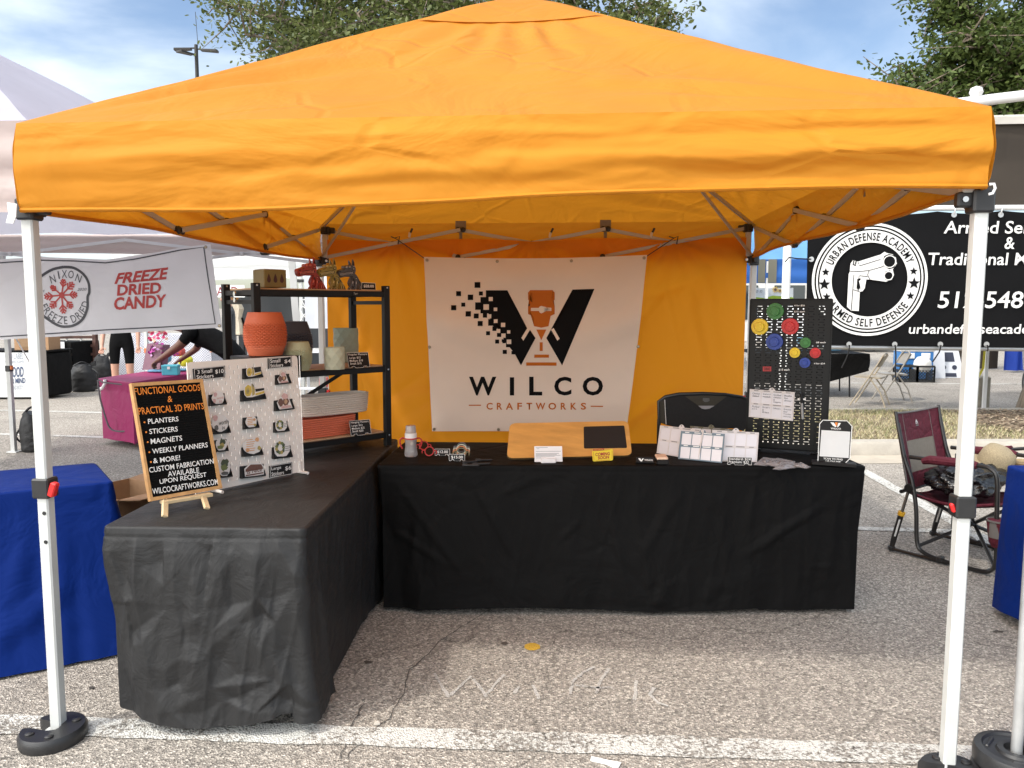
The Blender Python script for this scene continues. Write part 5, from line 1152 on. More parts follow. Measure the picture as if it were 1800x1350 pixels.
for i, (cn_, cc) in enumerate((('slate blue', (.11, .13, .15)), ('pale mint', (.50, .55, .45)), ('peach orange', (.62, .23, .10)), ('olive green', (.15, .14, .07)))):
    c = G(*z8(1035+i*0, 520+i*22), TZ+.02); ring_handle(c+hy*(.012*(3-i)), .0245, pm('silicone_'+cn_.replace(' ', '_'), cc, .5, .05), 1.12, .05, 'upright %s silicone bottle handle ring %s' % (cn_, ['at the back of the upright row', 'behind the peach one', 'in front of the mint one', 'nearest the $15.00 tag'][i]), 'upright bottle handles')
stand_tag([z8(640, 605), z8(862, 605), z8(862, 508), z8(636, 508)], [('$12.00', (.16, .30, .88, .76))], 'black price tag reading $12.00 beside the red handles')
stand_tag([z8(855, 685), z8(1090, 685), z8(1088, 588), z8(848, 586)], [('$15.00', (.14, .30, .88, .76))], 'black price tag reading $15.00 in front of the upright handles')
for i, ((xa, ya), (xb, yb), lb_) in enumerate((((1055, 712), (1290, 688), 'nearest the $15.00 tag'), ((1250, 675), (1510, 668), 'farthest from the table edge'), ((1200, 735), (1480, 722), 'between the other two'), ((1050, 750), (1310, 752), 'closest to the table edge'))):
    m = M(); p, q = G(*z8(xa, ya), TZ+.007), G(*z8(xb, yb), TZ+.007); d = q-p
    m.tube([p, p+d*.04, p+d*.3, p+d*.34, p+d*.9, q], [.003, .005, .0055, .0048, .0048, .0015], blk, 10); m.bar(p+d*.02+UP*.007, p+d*.28+UP*.007, .003, .002, blk)
    m.obj('pen', label='black pen lying on the rear table, '+lb_, cat='pen', group='black pens on the rear table')
# sloped wooden lap board
ply = pm('birch_ply', (.62, .33, .095), .42, .14, 5, .06, 60, stretch=(1, 5, 5)); edge_ = pm('dark_ply_edge', (.12, .075, .03), .6, .2, 40)
bl, br = G(*z4(865, 430), TZ+.012), G(*z4(1760, 410), TZ+.012)
n, ex, ey = board_plane(bl, br, R_(52)); wo_, wn_ = bl, n
def wd(x, y, off=0.): return PL(*z4(x, y), wo_, wn_, off)
lap = thing('lap_board', 'tilted honey coloured wooden board with an inset black panel', 'lap board', (bl+br)/2)
def rrect(Q, f=.06, k=5):
    out = []
    for i in range(4):
        a, b, c = Q[i-1], Q[i], Q[(i+1) % 4]; p, q = b+(a-b).normalized()*f, b+(c-b).normalized()*f
        for t in range(k+1): s = t/k; out.append(p*(1-s)**2+b*2*s*(1-s)+q*s*s)
    return out
Q = [wd(862, 432), wd(1763, 410), wd(1735, 163), wd(884, 180)]
m = M(); P = rrect(Q, .035); m.prism(P, n*-.012, ply, edge_); m.obj('board', lap, angle=30)
m = M(); m.prism(rrect([wd(1417, 362, .001), wd(1727, 358, .001), wd(1707, 197, .001), wd(1415, 205, .001)], .008, 3), n*-.002, pm('black_foam', (.012, .009, .008), .8, .2, 200)); m.obj('inset_panel', lap, angle=0)
m = M(); c0, c1 = (Q[0]*.8+Q[1]*.2), (Q[0]*.2+Q[1]*.8)
for c in (c0, c1): m.prism([c+ey*.04-n*.014, c+ey*.14-n*.014, V3(((c+ey*.14).x, (c+ey*.14).y, T0)), V3(((c+ey*.04).x, (c+ey*.04).y, T0))], ex*.03, sblk)
m.obj('wedge', lap, angle=0)
# cards, signs
paper = pm('white_card', (.76, .72, .71), .6, .02); gtx = pm('grey_print', (.25, .24, .24), .6, .05)
bl, br = G(*z4(1062, 458), T0+.004), G(*z4(1263, 456), T0+.004); n, ex, ey = board_plane(bl, br, .12)
m = M(); Q = [PL(*z4(*p), bl, n) for p in ((1062, 458), (1263, 456), (1260, 345), (1060, 345))]; m.prism(Q, n*-.001, paper)
def at(u, v, o=.0006): return (Q[0]*(1-u)+Q[1]*u)*(1-v)+(Q[3]*(1-u)+Q[2]*u)*v+n*o
for x0, y, x1 in ((.05, .90, .48), (.08, .82, .18), (.05, .66, .95), (.05, .52, .88), (.05, .46, .80), (.05, .40, .93), (.05, .34, .72), (.05, .24, .42)): m.add([at(x0, y), at(x1, y), at(x1, y+.028), at(x0, y+.028)], [(0, 1, 2, 3)], gtx)
cdh = thing('info_card', 'white printed card in a small pale holder before the wooden board', 'card', (bl+br)/2)
m.obj('card', cdh, angle=0); m = M(); c = PL(*z4(1160, 458), bl, n, .004); m.box(V3((c.x, c.y, T0+.012)), (.072, .022, .024), paper, .002, Matrix((ex, V3((-ex.y, ex.x, 0)), UP)).transposed()); m.obj('holder', cdh)
ylw = pm('sign_yellow', (.80, .60, .02), .4, .03); rdd = pm('sign_red', (.40, .02, .02), .45, .05)
bl, br = G(*z4(1480, 455), T0), G(*z4(1628, 447), T0); n, ex, ey = board_plane(bl, br, .18)
m = M(); Q = [PL(*z4(*p), bl, n) for p in ((1482, 455), (1626, 447), (1626, 365), (1478, 377))]; m.prism(rrect(Q, .008, 3), n*-.005, ylw); I = inset(Q, .006)
for i in range(4): m.ribbon([I[i].lerp(I[(i+1) % 4], .1)+n*.0006, I[i].lerp(I[(i+1) % 4], .9)+n*.0006], .0016, n, rdd)
for t, q in (('COMING', ((1498, 417), (1603, 409), (1603, 385), (1498, 393))), ('SOON', ((1517, 441), (1597, 434), (1597, 411), (1517, 418)))): m.text(t, [PL(*z4(*p), bl, n, .0012) for p in q], rdd, bold=.03)
T_ = [PL(*z4(*p), bl, n, .0010) for p in ((1485, 380), (1560, 375), (1560, 361), (1485, 366))]; m.prism(T_, n*-.004, rdd); m.text('PRE ORDER', [PL(*z4(*p), bl, n, .0018) for p in ((1490, 377), (1555, 373), (1555, 366), (1490, 370))], ylw)
m.prism([Q[0].lerp(Q[1], .3)+ey*.01, Q[0].lerp(Q[1], .7)+ey*.01, Q[0].lerp(Q[1], .7)-n*.04, Q[0].lerp(Q[1], .3)-n*.04], ey*.003, ylw); m.obj('coming_soon_sign', label='yellow sign with dark red letters reading COMING SOON', cat='sign', angle=0)
# business cards
bl, br = G(*zk(0, 1222), T0), G(*zk(250, 1222), T0); n, ex, ey = board_plane(bl, br, .5)
m = M(); Q = [PL(1118.5, 813, bl, n), PL(*zk(255, 1218), bl, n), PL(*zk(250, 1130), bl, n), PL(1118.5, 803, bl, n)]; m.prism(Q, n*-.006, sblk)
m.prism([Q[0], Q[1], Q[1]-n*.03-ey*0, Q[0]-n*.03], UP*.003, sblk)
def at(u, v): return (Q[0]*(1-u)+Q[1]*u)*(1-v)+(Q[3]*(1-u)+Q[2]*u)*v+n*.0008
m.text('WILCO', [at(.45, .38), at(.93, .38), at(.93, .62), at(.45, .62)], ink, bold=.03)
for P in (((.10, .75), (.22, .75), (.30, .28), (.26, .20), (.16, .48)), ((.42, .75), (.34, .75), (.27, .35), (.30, .20), (.36, .45))): m.poly([at(*p) for p in reversed(P)], ink)
m.obj('name_plate', label='black name plate reading WILCO with a small white emblem', cat='name plate', angle=0)
c = G(*zk(385, 1240), T0); e1, e2 = hx, hy
m = M(); m.box(c+UP*.012+e2*.03, (.056, .060, .024), sblk, .003, Matrix((e1, e2, UP)).transposed()); bh = thing('card_box', 'small black card box filled with cream business cards', 'card box', c); m.obj('box', bh)
m = M(); m.box(c+UP*.031+e2*.036-e1*.002, (.055, .062, .014), pm('cream_card', (.72, .50, .36), .6, .03), .004, Matrix((e1, e2, UP)).transposed() @ Matrix.Rotation(.10, 3, 'X')); m.obj('card_stack', bh)
# weekly planners leaning in a stack
win = pm('planner_sleeve', (.70, .67, .69), .25, .02, 30, .02, 50)
def planner(quad, lean, frame, label, base_z=T0, cols=4, plane=None, writing=None, pos=None, stand=True):
    """quad: picture corners bl, br, tr, tl of the frame"""
    if plane: o, n = plane; bl, br = PL(*quad[0], o, n), PL(*quad[1], o, n)
    else:
        bl, br = G(*quad[0], base_z), G(*quad[1], base_z)
        if pos is not None: bl, br = bl+pos, br+pos
        n, _, _ = board_plane(bl, br, lean); o = bl
    Q = [PL(*q, o, n) for q in quad]; ex_ = (Q[1]-Q[0]).normalized(); ey_ = (Q[3]-Q[0]).normalized()
    rt = thing('weekly_planner', label, 'planner', (Q[0]+Q[1])/2, 'weekly planners'); m = M()
    def at(u, v, f=0.): return (Q[0]*(1-u)+Q[1]*u)*(1-v)+(Q[3]*(1-u)+Q[2]*u)*v+n*f
    us = [0]+[x for i in range(cols) for x in (.03+i*.2375+.008, .03+(i+1)*.2375-.008)]+[1]; vs_ = [0, .045, .445, .525, .915, 1]
    for i in range(len(us)-1):
        for j in range(5):
            if i % 2 == 1 and j in (1, 3): continue
            m.prism([at(us[i], vs_[j]), at(us[i+1], vs_[j]), at(us[i+1], vs_[j+1]), at(us[i], vs_[j+1])], n*-.004, frame)
    tp = at(.5, 1, 0); m.prism([tp-ex_*.018, tp+ex_*.018, tp+ex_*.010+ey_*.012, tp+ey_*.016, tp-ex_*.010+ey_*.012], n*-.004, frame); m.disc(tp+ey_*.008+n*.0006, .0032, ex_, ey_, sblk, 10)
    for i in range(cols):
        for v0 in (.463, .935):
            u = .03+(i+.5)*.2375; w = .05+.02*((i*7) % 3); m.add([at(u-w, v0+.012, .0008), at(u+w, v0+.012, .0008), at(u+w, v0+.042, .0008), at(u-w, v0+.042, .0008)], [(0, 1, 2, 3)], gtx if frame.name != 'planner_blue' else ink)
    m.obj('frame', rt, angle=0); m = M(); m.prism([at(.03, .04, -.002), at(.97, .04, -.002), at(.97, .92, -.002), at(.03, .92, -.002)], n*-.0015, win)
    if writing:
        mk = pm('marker_ink', (.02, .02, .025), .6, .05)
        for i, w in enumerate(writing):
            cx, cy = i % 4, i//4; rows = w.split('|')
            for k, t in enumerate(rows):
                u0 = .03+cx*.2375+.035; ww = min(.17, .03*len(t)); v1 = (.885 if cy == 0 else .415)-k*.085
                m.text(t, [at(u0, v1-.055, .0002), at(u0+ww, v1-.060, .0002), at(u0+ww, v1, .0002), at(u0, v1+.004, .0002)], mk, shear=.2)
    m.obj('sleeves', rt, angle=0)
    if stand:
        m = M(); c = (Q[0]+Q[1])/2; m.prism([c-ex_*.04+n*.002+ey_*.001, c+ex_*.04+n*.002+ey_*.001, c+ex_*.03-n*.045, c-ex_*.03-n*.045], UP*.004, frame); m.obj('foot', rt, angle=0)
    return rt
wf = pm('planner_white', (.62, .57, .55), .5, .02); bf_ = pm('planner_blue', (.13, .185, .225), .5, .03); of_ = pm('planner_olive', (.11, .10, .055), .5, .05)
planner([zk(788, 1010), zk(1405, 1075), zk(1425, 712), zk(785, 662)], .28, of_, 'olive framed weekly planner mostly hidden behind the others', pos=None)
planner([zk(288, 1066), zk(905, 1180), zk(990, 722), zk(340, 655)], .30, wf, 'white framed weekly planner left of the blue framed planner')
planner([z5(618, 588), z5(965, 596), z5(980, 378), z5(640, 358)], .30, wf, 'white framed blank planner behind the Standard and Premium sign')
planner([zk(605, 1152), zk(1255, 1215), zk(1300, 782), zk(650, 738)], .34, bf_, 'blue grey framed weekly planner at the front of the stack')
stand_tag([z5(748, 612), z5(925, 617), z5(928, 562), z5(750, 557)], [('Standard: $24', (.05, .56, .95, .92)), ('Premium: $32', (.05, .16, .88, .52))], 'black sign reading Standard $24 and Premium $32', 'price sign', 'price_sign')
# plastic pouches
pouch = pm('clear_pouch', (.42, .40, .40), .18, .15, 40, .5, 40, alpha=.75)
for i, (pts, lab) in enumerate((([(940, 612), (1010, 560), (1105, 570), (1040, 622)], 'clear plastic pouch at the planner end of the loose pile'), ([(1020, 610), (1110, 565), (1250, 590), (1220, 625), (1120, 632)], 'clear plastic pouch in the middle of the loose pile'), ([(1080, 645), (1150, 600), (1300, 605), (1270, 632), (1140, 650)], 'clear plastic pouch at the front of the loose pile'), ([(1240, 625), (1280, 598), (1362, 630), (1330, 640)], 'clear plastic pouch nearest the tall scan sign'))):
    m = M(); P = [G(*z5(*p), TZ+.006+.004*i) for p in pts]; c = sum(P, V3())/len(P)+UP*.010
    rows = [P]+[[p.lerp(c, t)+UP*(.004*math.sin(5*t+k)+.004*nz(p, 60)) for k, p in enumerate(P)] for t in (.2, .5, .8)]; k = len(P); vs = [p for r_ in rows for p in r_]+[c]
    fs = [(a*k+j, a*k+(j+1) % k, (a+1)*k+(j+1) % k, (a+1)*k+j) for a in range(3) for j in range(k)]+[(3*k+j, 3*k+(j+1) % k, 4*k) for j in range(k)]
    m.add(vs, fs, pouch); m.add([p-UP*.003 for p in P], [tuple(range(k-1, -1, -1))], pouch); m.obj('plastic_pouch', label=lab, cat='pouch', group='clear pouches on the rear table', angle=0)
# scan sign (its code is left out)
bl, br = G(*z5(1412, 590), T0+.014), G(*z5(1650, 606), T0+.014); n, ex, ey = board_plane(bl, br, .06); so_, sn_ = bl, n
def ss(x, y, o=0.): return PL(*z5(x, y), so_, sn_, o)
sg = thing('scan_sign', 'tall black framed scan sign with cut corners on a black foot', 'sign', (bl+br)/2)
O = [ss(*p) for p in ((1412, 590), (1430, 598), (1612, 610), (1650, 572), (1667, 330), (1630, 290), (1450, 284), (1425, 312))]
m = M(); m.prism(O, n*-.006, sblk); c = sum(O, V3())/8
for i in range(8): m.ribbon([O[i].lerp(c, .015)+n*.0008, O[(i+1) % 8].lerp(c, .015)+n*.0008], .0035, n, ink)
m.prism([ss(1425, 552, .001), ss(1640, 566, .001), ss(1652, 372, .001), ss(1440, 360, .001)], n*-.001, pm('pale_panel', (.66, .66, .65), .5, .03))
m.text('WILCO', [ss(*p, .001) for p in ((1508, 354), (1583, 357), (1583, 344), (1508, 341))], ink, bold=.02)
for t, q in (('SCAN TO FIND', ((1456, 574), (1597, 584), (1597, 571), (1456, 560))), ('US ONLINE', ((1472, 594), (1580, 601), (1580, 588), (1472, 581)))): m.text(t, [ss(*p, .001) for p in q], ink, bold=.02)
for P in (((1505, 302), (1530, 304), (1552, 332), (1543, 338), (1522, 326)), ((1555, 334), (1565, 306), (1583, 308), (1568, 332), (1560, 338))): m.poly([ss(*p, .001) for p in reversed(P)], ink)
m.poly([ss(*p, .0014) for p in reversed(((1540, 302), (1558, 304), (1558, 318), (1549, 332), (1540, 318)))], orl); m.obj('panel', sg, angle=0)
m = M(); c = (ss(1412, 590)+ss(1650, 606))/2; m.box(V3((c.x, c.y, T0+.009)), (.20, .07, .016), sblk, .003, Matrix((ex, V3((-ex.y, ex.x, 0)), UP)).transposed()); m.obj('foot', sg)

# ------------------------------------------------------------------ black metal pegboard
def z6(x, y): return (1300+x/4.09, 500+y/4.09)
bo_, bn_ = G(1313, 790, TZ), V3((0, 0, 0)); br_p = G(1452, 800, TZ); n, ex, ey = board_plane(bo_, br_p, .0); bn_ = n
bo_ = bo_+UP*.0
def bp_(x, y, o=0.): return PL(*z6(x, y), bo_, bn_, o)
tl, tr = bp_(80, 108), bp_(668, 100); wB = (tr-tl).dot(ex); zb = TZ+.012; hB = tl.z-zb; o = V3((bo_.x, bo_.y, zb)); o = o+ex*((tl-o).dot(ex))
pgm = pm('black_steel', (.008, .008, .008), .4, .12, 30, spec=.25)
pegb = thing('pegboard', 'tall black metal pegboard with holes and slots at the end of the rear table', 'pegboard', o)
m = M(); mu_ = .0254; cols = int((wB-.02)/mu_)//2*2; mx_ = (wB-cols*mu_)/2; period = .0270; rws = int((hB-.04)/period); my_ = (hB-rws*period)/2
def P_(u, v, d=0.): return o+ex*u+ey*v-n*d
def quad(u0, v0, u1, v1): m.add([P_(u0, v0), P_(u1, v0), P_(u1, v1), P_(u0, v1)], [(0, 1, 2, 3)], pgm)
quad(0, 0, wB, my_); quad(0, hB-my_, wB, hB); quad(0, my_, mx_, hB-my_); quad(wB-mx_, my_, wB, hB-my_)
for j in range(rws):
    v0 = my_+j*period; vm = v0+.0150; v1 = v0+period
    for i in range(cols):
        u0 = mx_+i*mu_; u1 = u0+mu_; cu_, cv_ = (u0+u1)/2, (v0+vm)/2; oc = []; sqr = []
        for k in range(8):
            a = math.pi/4*k; oc.append(P_(cu_+.0038*math.cos(a), cv_+.0038*math.sin(a))); c_, s_ = math.cos(a), math.sin(a); q_ = 1/max(abs(c_), abs(s_)); sqr.append(P_(cu_+c_*q_*mu_/2, cv_+s_*q_*.0075))
        m.add(sqr+oc, [(k, (k+1) % 8, 8+(k+1) % 8, 8+k) for k in range(8)], pgm)
    for i in range(0, cols, 2):
        u0 = mx_+i*mu_; u1 = u0+2*mu_
        if i % 4 == 2 and False: quad(u0, vm, u1, v1); continue
        a0, a1, c0, c1 = u0+.0125, u1-.0125, vm+.0045, v1-.0045
        quad(u0, vm, u1, c0); quad(u0, c1, u1, v1); quad(u0, c0, a0, c1); quad(a1, c0, u1, c1)
m.obj('panel', pegb, angle=0)
m = M()
for (a, b) in ((P_(0, 0, .006), P_(0, hB, .006)), (P_(wB, 0, .006), P_(wB, hB, .006)), (P_(0, hB, .006), P_(wB, hB, .006)), (P_(0, .004, .006), P_(wB, .004, .006))): m.bar(a, b, .008, .012, pgm, up=n)
m.obj('rim', pegb)
for u in (.06, wB-.06):
    m = M(); c = P_(u, 0, .012); m.box(V3((c.x, c.y, TZ+.007))-n*.05, (.03, .17, .006), pgm, .001, Matrix((ex, V3((-ex.y, ex.x, 0)), UP)).transposed()); m.bar(P_(u, .0, .014), P_(u, .15, .014), .02, .006, pgm, up=n); m.obj('foot', pegb)
def knob(x, y, r, mt, label, group):
    c = bp_(x, y); R_px = r*((c-CAM).length/FPX/4.09); rt = thing('round_knob', label, 'knob', c, group)
    m = M(); m.lathe([(R_px*.96, 0), (R_px, R_px*.1), (R_px, R_px*.42), (R_px*.96, R_px*.5), (R_px*.56, R_px*.5)], c+n*.003, mt, 40, n); m.obj('base_disc', rt)
    m = M(); m.lathe([(R_px*.56, R_px*.5), (R_px*.56, R_px*.86), (R_px*.52, R_px*.92), (R_px*.36, R_px*.92), (R_px*.34, R_px*.95), (0, R_px*.95)], c+n*.003, mt, 40, n); m.obj('raised_stud', rt)
kg, ky, kr, kb = pm('knob_green', (.035, .19, .03), .4, .05, 20), pm('knob_yellow', (.78, .55, .01), .4, .04, 20), pm('knob_red', (.55, .012, .012), .4, .05, 20), pm('knob_blue', (.012, .045, .30), .4, .05, 20)
for x, y, mt, c_ in ((258, 193, kg, 'green'), (148, 304, ky, 'yellow'), (365, 302, kr, 'red'), (253, 411, kb, 'blue')): knob(x, y, 56, mt, 'large %s round knob on the black pegboard' % c_, 'large knobs on the black pegboard')
for x, y, mt, c_ in ((474, 418, kg, 'green'), (398, 490, ky, 'yellow'), (545, 492, kr, 'red'), (470, 562, kb, 'blue')): knob(x, y, 35, mt, 'small %s round knob on the black pegboard' % c_, 'small knobs on the black pegboard')
def plab(x0, y0, x1, y1, t, lab, mt=sblk, ik=ink):
    m = M(); m.prism([bp_(x0, y1, .004), bp_(x1, y1, .004), bp_(x1, y0, .004), bp_(x0, y0, .004)], n*-.003, mt); m.text(t, [bp_(x0+10, y1-7, .005), bp_(x1-8, y1-7, .005), bp_(x1-8, y0+7, .005), bp_(x0+10, y0+7, .005)], ik, bold=.02); m.obj('price_label', label=lab, cat='price label', angle=0)
plab(383, 138, 478, 166, '4 for $36', 'four for 36 price label topmost on the black pegboard'); plab(383, 182, 478, 209, '$12 each', 'twelve each price label second from the top of the black pegboard'); plab(540, 404, 628, 430, '$8 each', 'eight each price label right of the small green knob'); plab(525, 556, 622, 582, '4 for $24', 'four for 24 price label right of the small blue knob'); plab(272, 598, 368, 628, '$15 each', 'fifteen each price label beside the small red name tag')
plab(168, 590, 228, 624, 'DINO', 'small red name tag on the black pegboard', rdd, sblk)
planner([z6(66, 952), z6(385, 982), z6(397, 775), z6(73, 752)], 0, wf, 'white framed planner with handwritten meals on the black pegboard', plane=(bo_+n*.012, n), stand=False,
        writing=['Chicken|Salad', 'Spaghetti &|meatballs', 'Grilled|chicken|&|veggies', 'Breakfast|for|dinner', 'Pulled|pork', 'Burgers|&|fries', 'Leftovers', 'Groceries|for|Tuesday|meal prep'])
m = M(); p, q = bp_(455, 968, .014), bp_(445, 782, .014); m.tube([p, p.lerp(q, .03), p.lerp(q, .62), p.lerp(q, .64), q], [.003, .0062, .0062, .0072, .0072], pm('marker_grey', (.32, .31, .30), .4, .05), 12); mk_ = thing('marker', 'grey marker pen with black cap clipped upright to the pegboard', 'marker', p); m.obj('barrel', mk_)
m = M(); m.tube([p.lerp(q, .63), p.lerp(q, 1.01)], .0078, sblk, 12); m.box(p.lerp(q, .78)-n*.004, (.04, .01, .008), ink, .001, Matrix((ex, n, UP)).transposed()); m.obj('cap', mk_)

# ------------------------------------------------------------------ black folding chair behind the rear table
chm = pm('black_mesh', (.010, .010, .010), .8, .2, 80, .2, 300); olv = pm('olive_black_fabric', (.045, .040, .028), .8, .1, 30); cf = pm('black_chair_tube', (.012, .012, .012), .35, .1)
cy_ = 2.42; c = Yp(1236, 760, cy_); ch = thing('camp_chair', 'black folding camp chair with arched back behind the rear table', 'camp chair', (c.x, cy_, 0))
def zc(x, y, d=0.): q = Yp(*zk(x, y), cy_); return q+V3((0, d, 0))
arch = [(330, 610), (322, 300), (420, 232), (620, 192), (980, 183), (1300, 198), (1560, 240), (1640, 268), (1650, 640)]
lo_ = [(1580, 740), (1400, 700), (980, 720), (600, 690), (450, 655)]
m = M(); P = [zc(*p) for p in arch+lo_]
m.prism([p for p in reversed(P)], (0, .012, 0), chm)
m.prism([zc(*p, -.003) for p in ((710, 225), (905, 362), (1148, 362), (1330, 225), (980, 212))], (0, .002, 0), olv)
m.prism([zc(*p, -.003) for p in ((905, 364), (960, 408), (1010, 416), (1070, 408), (1146, 364))], (0, .002, 0), pm('grey_triangle', (.30, .29, .30), .6, .03))
m.prism([zc(*p, -.003) for p in ((338, 300), (345, 600), (425, 640), (408, 272))], (0, .002, 0), olv); m.tube([zc(408, 275, -.005), zc(418, 480, -.006), zc(428, 640, -.005)], .002, ink, 6); m.tube([zc(1634, 280, -.005), zc(1632, 640, -.005)], .002, ink, 6)
m.prism([zc(*p, -.006) for p in ((975, 248), (972, 285), (1000, 308), (1040, 308), (1072, 290), (1068, 250))], (0, .003, 0), pm('grey_badge', (.10, .10, .095), .6, .1)); m.obj('backrest', ch, angle=0)
m = M(); P = [zc(*p) for p in [(326, 640)]+arch+[(1640, 700)]]; m.tube([p+V3((0, .006, 0)) for p in P], .011, cf, 8); m.obj('back_frame', ch)
xl, xr = P[0].x, P[-1].x; 
m = M(); m.box(((xl+xr)/2, cy_-.20, .44), (xr-xl-.04, .42, .02), chm, .006); m.obj('seat', ch)
for x in (xl, xr):
    for (y0, z0, y1, z1) in ((cy_+.02, .80, cy_+.06, .0), (cy_-.40, .62, cy_-.42, .0)):
        m = M(); m.tube([(x, y0, z0), (x, y1, z1+.01)], .011, cf, 8); m.obj('leg', ch)
    m = M(); m.box((x, cy_-.19, .63), (.05, .44, .02), chm, .006); m.obj('armrest', ch)
# ------------------------------------------------------------------ right: rocking camp chair with bag and hat
mar = fabric('maroon_cloth', (.085, .010, .020), .05, None, .7, .3, 8, .3, 14, .3, spec=.3); pip = pm('grey_piping', (.12, .11, .105), .7, .05); ctube = pm('chair_black_tube', (.013, .012, .012), .3, .12, spec=.6); chrome_ = pm('shock_rod', (.30, .28, .26), .25, .05, metal=1); yring = pm('yellow_ring', (.65, .36, .02), .4, .05)
O_ = V3((2.255, 2.40, 0)); fd = V3((.665, -.747, 0)); sd_ = V3((.747, .665, 0))
rc = thing('rocking_chair', 'maroon rocking camp chair with black tube frame and shock struts', 'camp chair', O_+fd*.25+sd_*.25)
def C_(a, h, s=0.): return O_+fd*a+sd_*s+UP*h
def smooth(P, k=4):
    P = [V3(p) for p in P]; out = []
    for i in range(len(P)-1):
        p0, p1, p2, p3 = P[max(i-1, 0)], P[i], P[i+1], P[min(i+2, len(P)-1)]
        for j in range(k):
            t = j/k; out.append(.5*((2*p1)+(-p0+p2)*t+(2*p0-5*p1+4*p2-p3)*t*t+(-p0+3*p1-3*p2+p3)*t**3))
    out.append(P[-1]); return out
SW = .54
for s in (0, SW):
    m = M(); m.tube(smooth([C_(-.0, .80, s), C_(.05, .60, s), C_(.10, .47, s), C_(.135, .30, s), C_(.15, .10, s), C_(.19, .045, s), C_(.30, .022, s), C_(.50, .016, s), C_(.56, .035, s), C_(.585, .10, s), C_(.575, .35, s), C_(.565, .55, s), C_(.53, .605, s), C_(.45, .615, s), C_(.08, .605, s)], 4), .0125, ctube, 9); m.obj('side_frame', rc)
    m = M(); m.tube([C_(0, .02, s), C_(.33, .014, s)], .011, ctube, 8); m.box(C_(.29, .03, s), (.03, .05, .03), ctube, .004, math.atan2(fd.y, fd.x)); m.box(C_(0, .022, s), (.04, .035, .03), ctube, .006); m.obj('base_rail', rc)
    m = M(); m.tube([C_(0, .03, s), C_(.012, .09, s), C_(.045, .235, s)], [.014, .017, .0175], ctube, 12); sh_ = m.obj('shock', rc)
    m = M(); m.tube([C_(.046, .24, s), C_(.052, .262, s)], .021, yring, 12); m.obj('collar', sh_)
    m = M(); m.tube([C_(.052, .262, s), C_(.085, .40, s)], .009, chrome_, 10); m.obj('rod', sh_)
    m = M(); w_ = pm('white_print', (.6, .6, .58), .5, .02); c0, c1 = C_(.016, .105, s), C_(.04, .215, s); vd = (CAM-c0); vd.z = 0; vd.normalize(); xx = V3((-vd.y, vd.x, 0)); m.add([c0+vd*.0178-xx*.005, c0+vd*.0178+xx*.005, c1+vd*.0182+xx*.005, c1+vd*.0182-xx*.005], [(0, 1, 2, 3)], w_); m.obj('sticker_strip', sh_, angle=0)
    m = M(); m.lathe([(.026, -.014), (.03, -.008), (.03, .008), (.026, .014)], C_(.09, .415, s), ctube, 14, sd_); m.obj('pivot', rc)
    m = M(); m.tube([C_(.16, .592, s), C_(.20, .605, s), C_(.42, .618, s), C_(.46, .612, s)], [.02, .027, .027, .02], mar, 10); m.obj('armrest_pad', rc)
for s0, s1 in ((.02, SW-.02), (SW-.02, .02)):
    m = M(); m.tube([C_(.12, .39, s0), C_(.36, .20, (s0+s1)/2), C_(.57, .06, s1)], .011, ctube, 8); m.obj('cross_tube', rc)
    m = M(); m.tube([C_(.56, .36, s0), C_(.36, .22, (s0+s1)/2+.01), C_(.15, .07, s1)], .011, ctube, 8); m.obj('cross_tube', rc)
m = M(); m.tube([C_(.04, .385, .0), C_(.04, .385, SW)], .012, ctube, 8); m.obj('cross_tube', rc)
def seatf(u, v): return C_(.09+.46*v, .385-.035*math.sin(math.pi*v)-.03*math.sin(math.pi*u)+.02*v, .015+(SW-.03)*u)
m = M(); m.grid(seatf, 18, 14, mar); m.grid(lambda u, v: V3(seatf(u, v))-UP*.012, 18, 14, mar)
for v in (0, 1): m.tube([seatf(i/18, v) for i in range(19)], .009, mar, 6)
for u in (0, 1): m.tube([seatf(u, i/14) for i in range(15)], .009, mar, 6)
m.obj('seat', rc, angle=60)
def backf(u, v): return C_(.085-.10*v-.03*math.sin(math.pi*u)*.8, .40+.46*v-.012*math.sin(math.pi*u)*v, -.005+(SW+.01)*u)
bkp = M(); meshm = pm('taupe_mesh', (.16, .14, .115), .8, .1, 60, .3, 600, alpha=.8)
us = [0, .19, .81, 1]; 
def patch_(u0, u1, v0, v1, mt, k=8):
    bkp.grid(lambda u, v: backf(u0+(u1-u0)*u, v0+(v1-v0)*v), k, k, mt); bkp.grid(lambda u, v: V3(backf(u0+(u1-u0)*(1-u), v0+(v1-v0)*v))-fd*.008, k, k, mt)
patch_(0, .19, 0, 1, mar); patch_(.81, 1, 0, 1, mar); patch_(.19, .81, .62, 1, mar); patch_(.19, .81, 0, .2, mar)
bkp.tube([backf(i/16, 1) for i in range(17)], .0065, pip, 6); bkp.tube([backf(0, i/16) for i in range(17)], .006, pip, 6); bkp.tube([backf(1, i/16) for i in range(17)], .006, pip, 6)
for u in (.19, .81): bkp.tube([V3(backf(u, .2+.8*i/10))+fd*.001 for i in range(11)], .0015, pip, 5)
bkp.obj('backrest', rc, angle=60)
m = M(); patch0 = bkp; bkp = m; patch_(.19, .81, .2, .62, meshm); m.obj('mesh_panel', rc, angle=0)
m = M(); c = V3(backf(.52, .84))+fd*.003; eu = sd_; ev = V3(backf(.5, .9))-V3(backf(.5, .8)); ev.normalize()
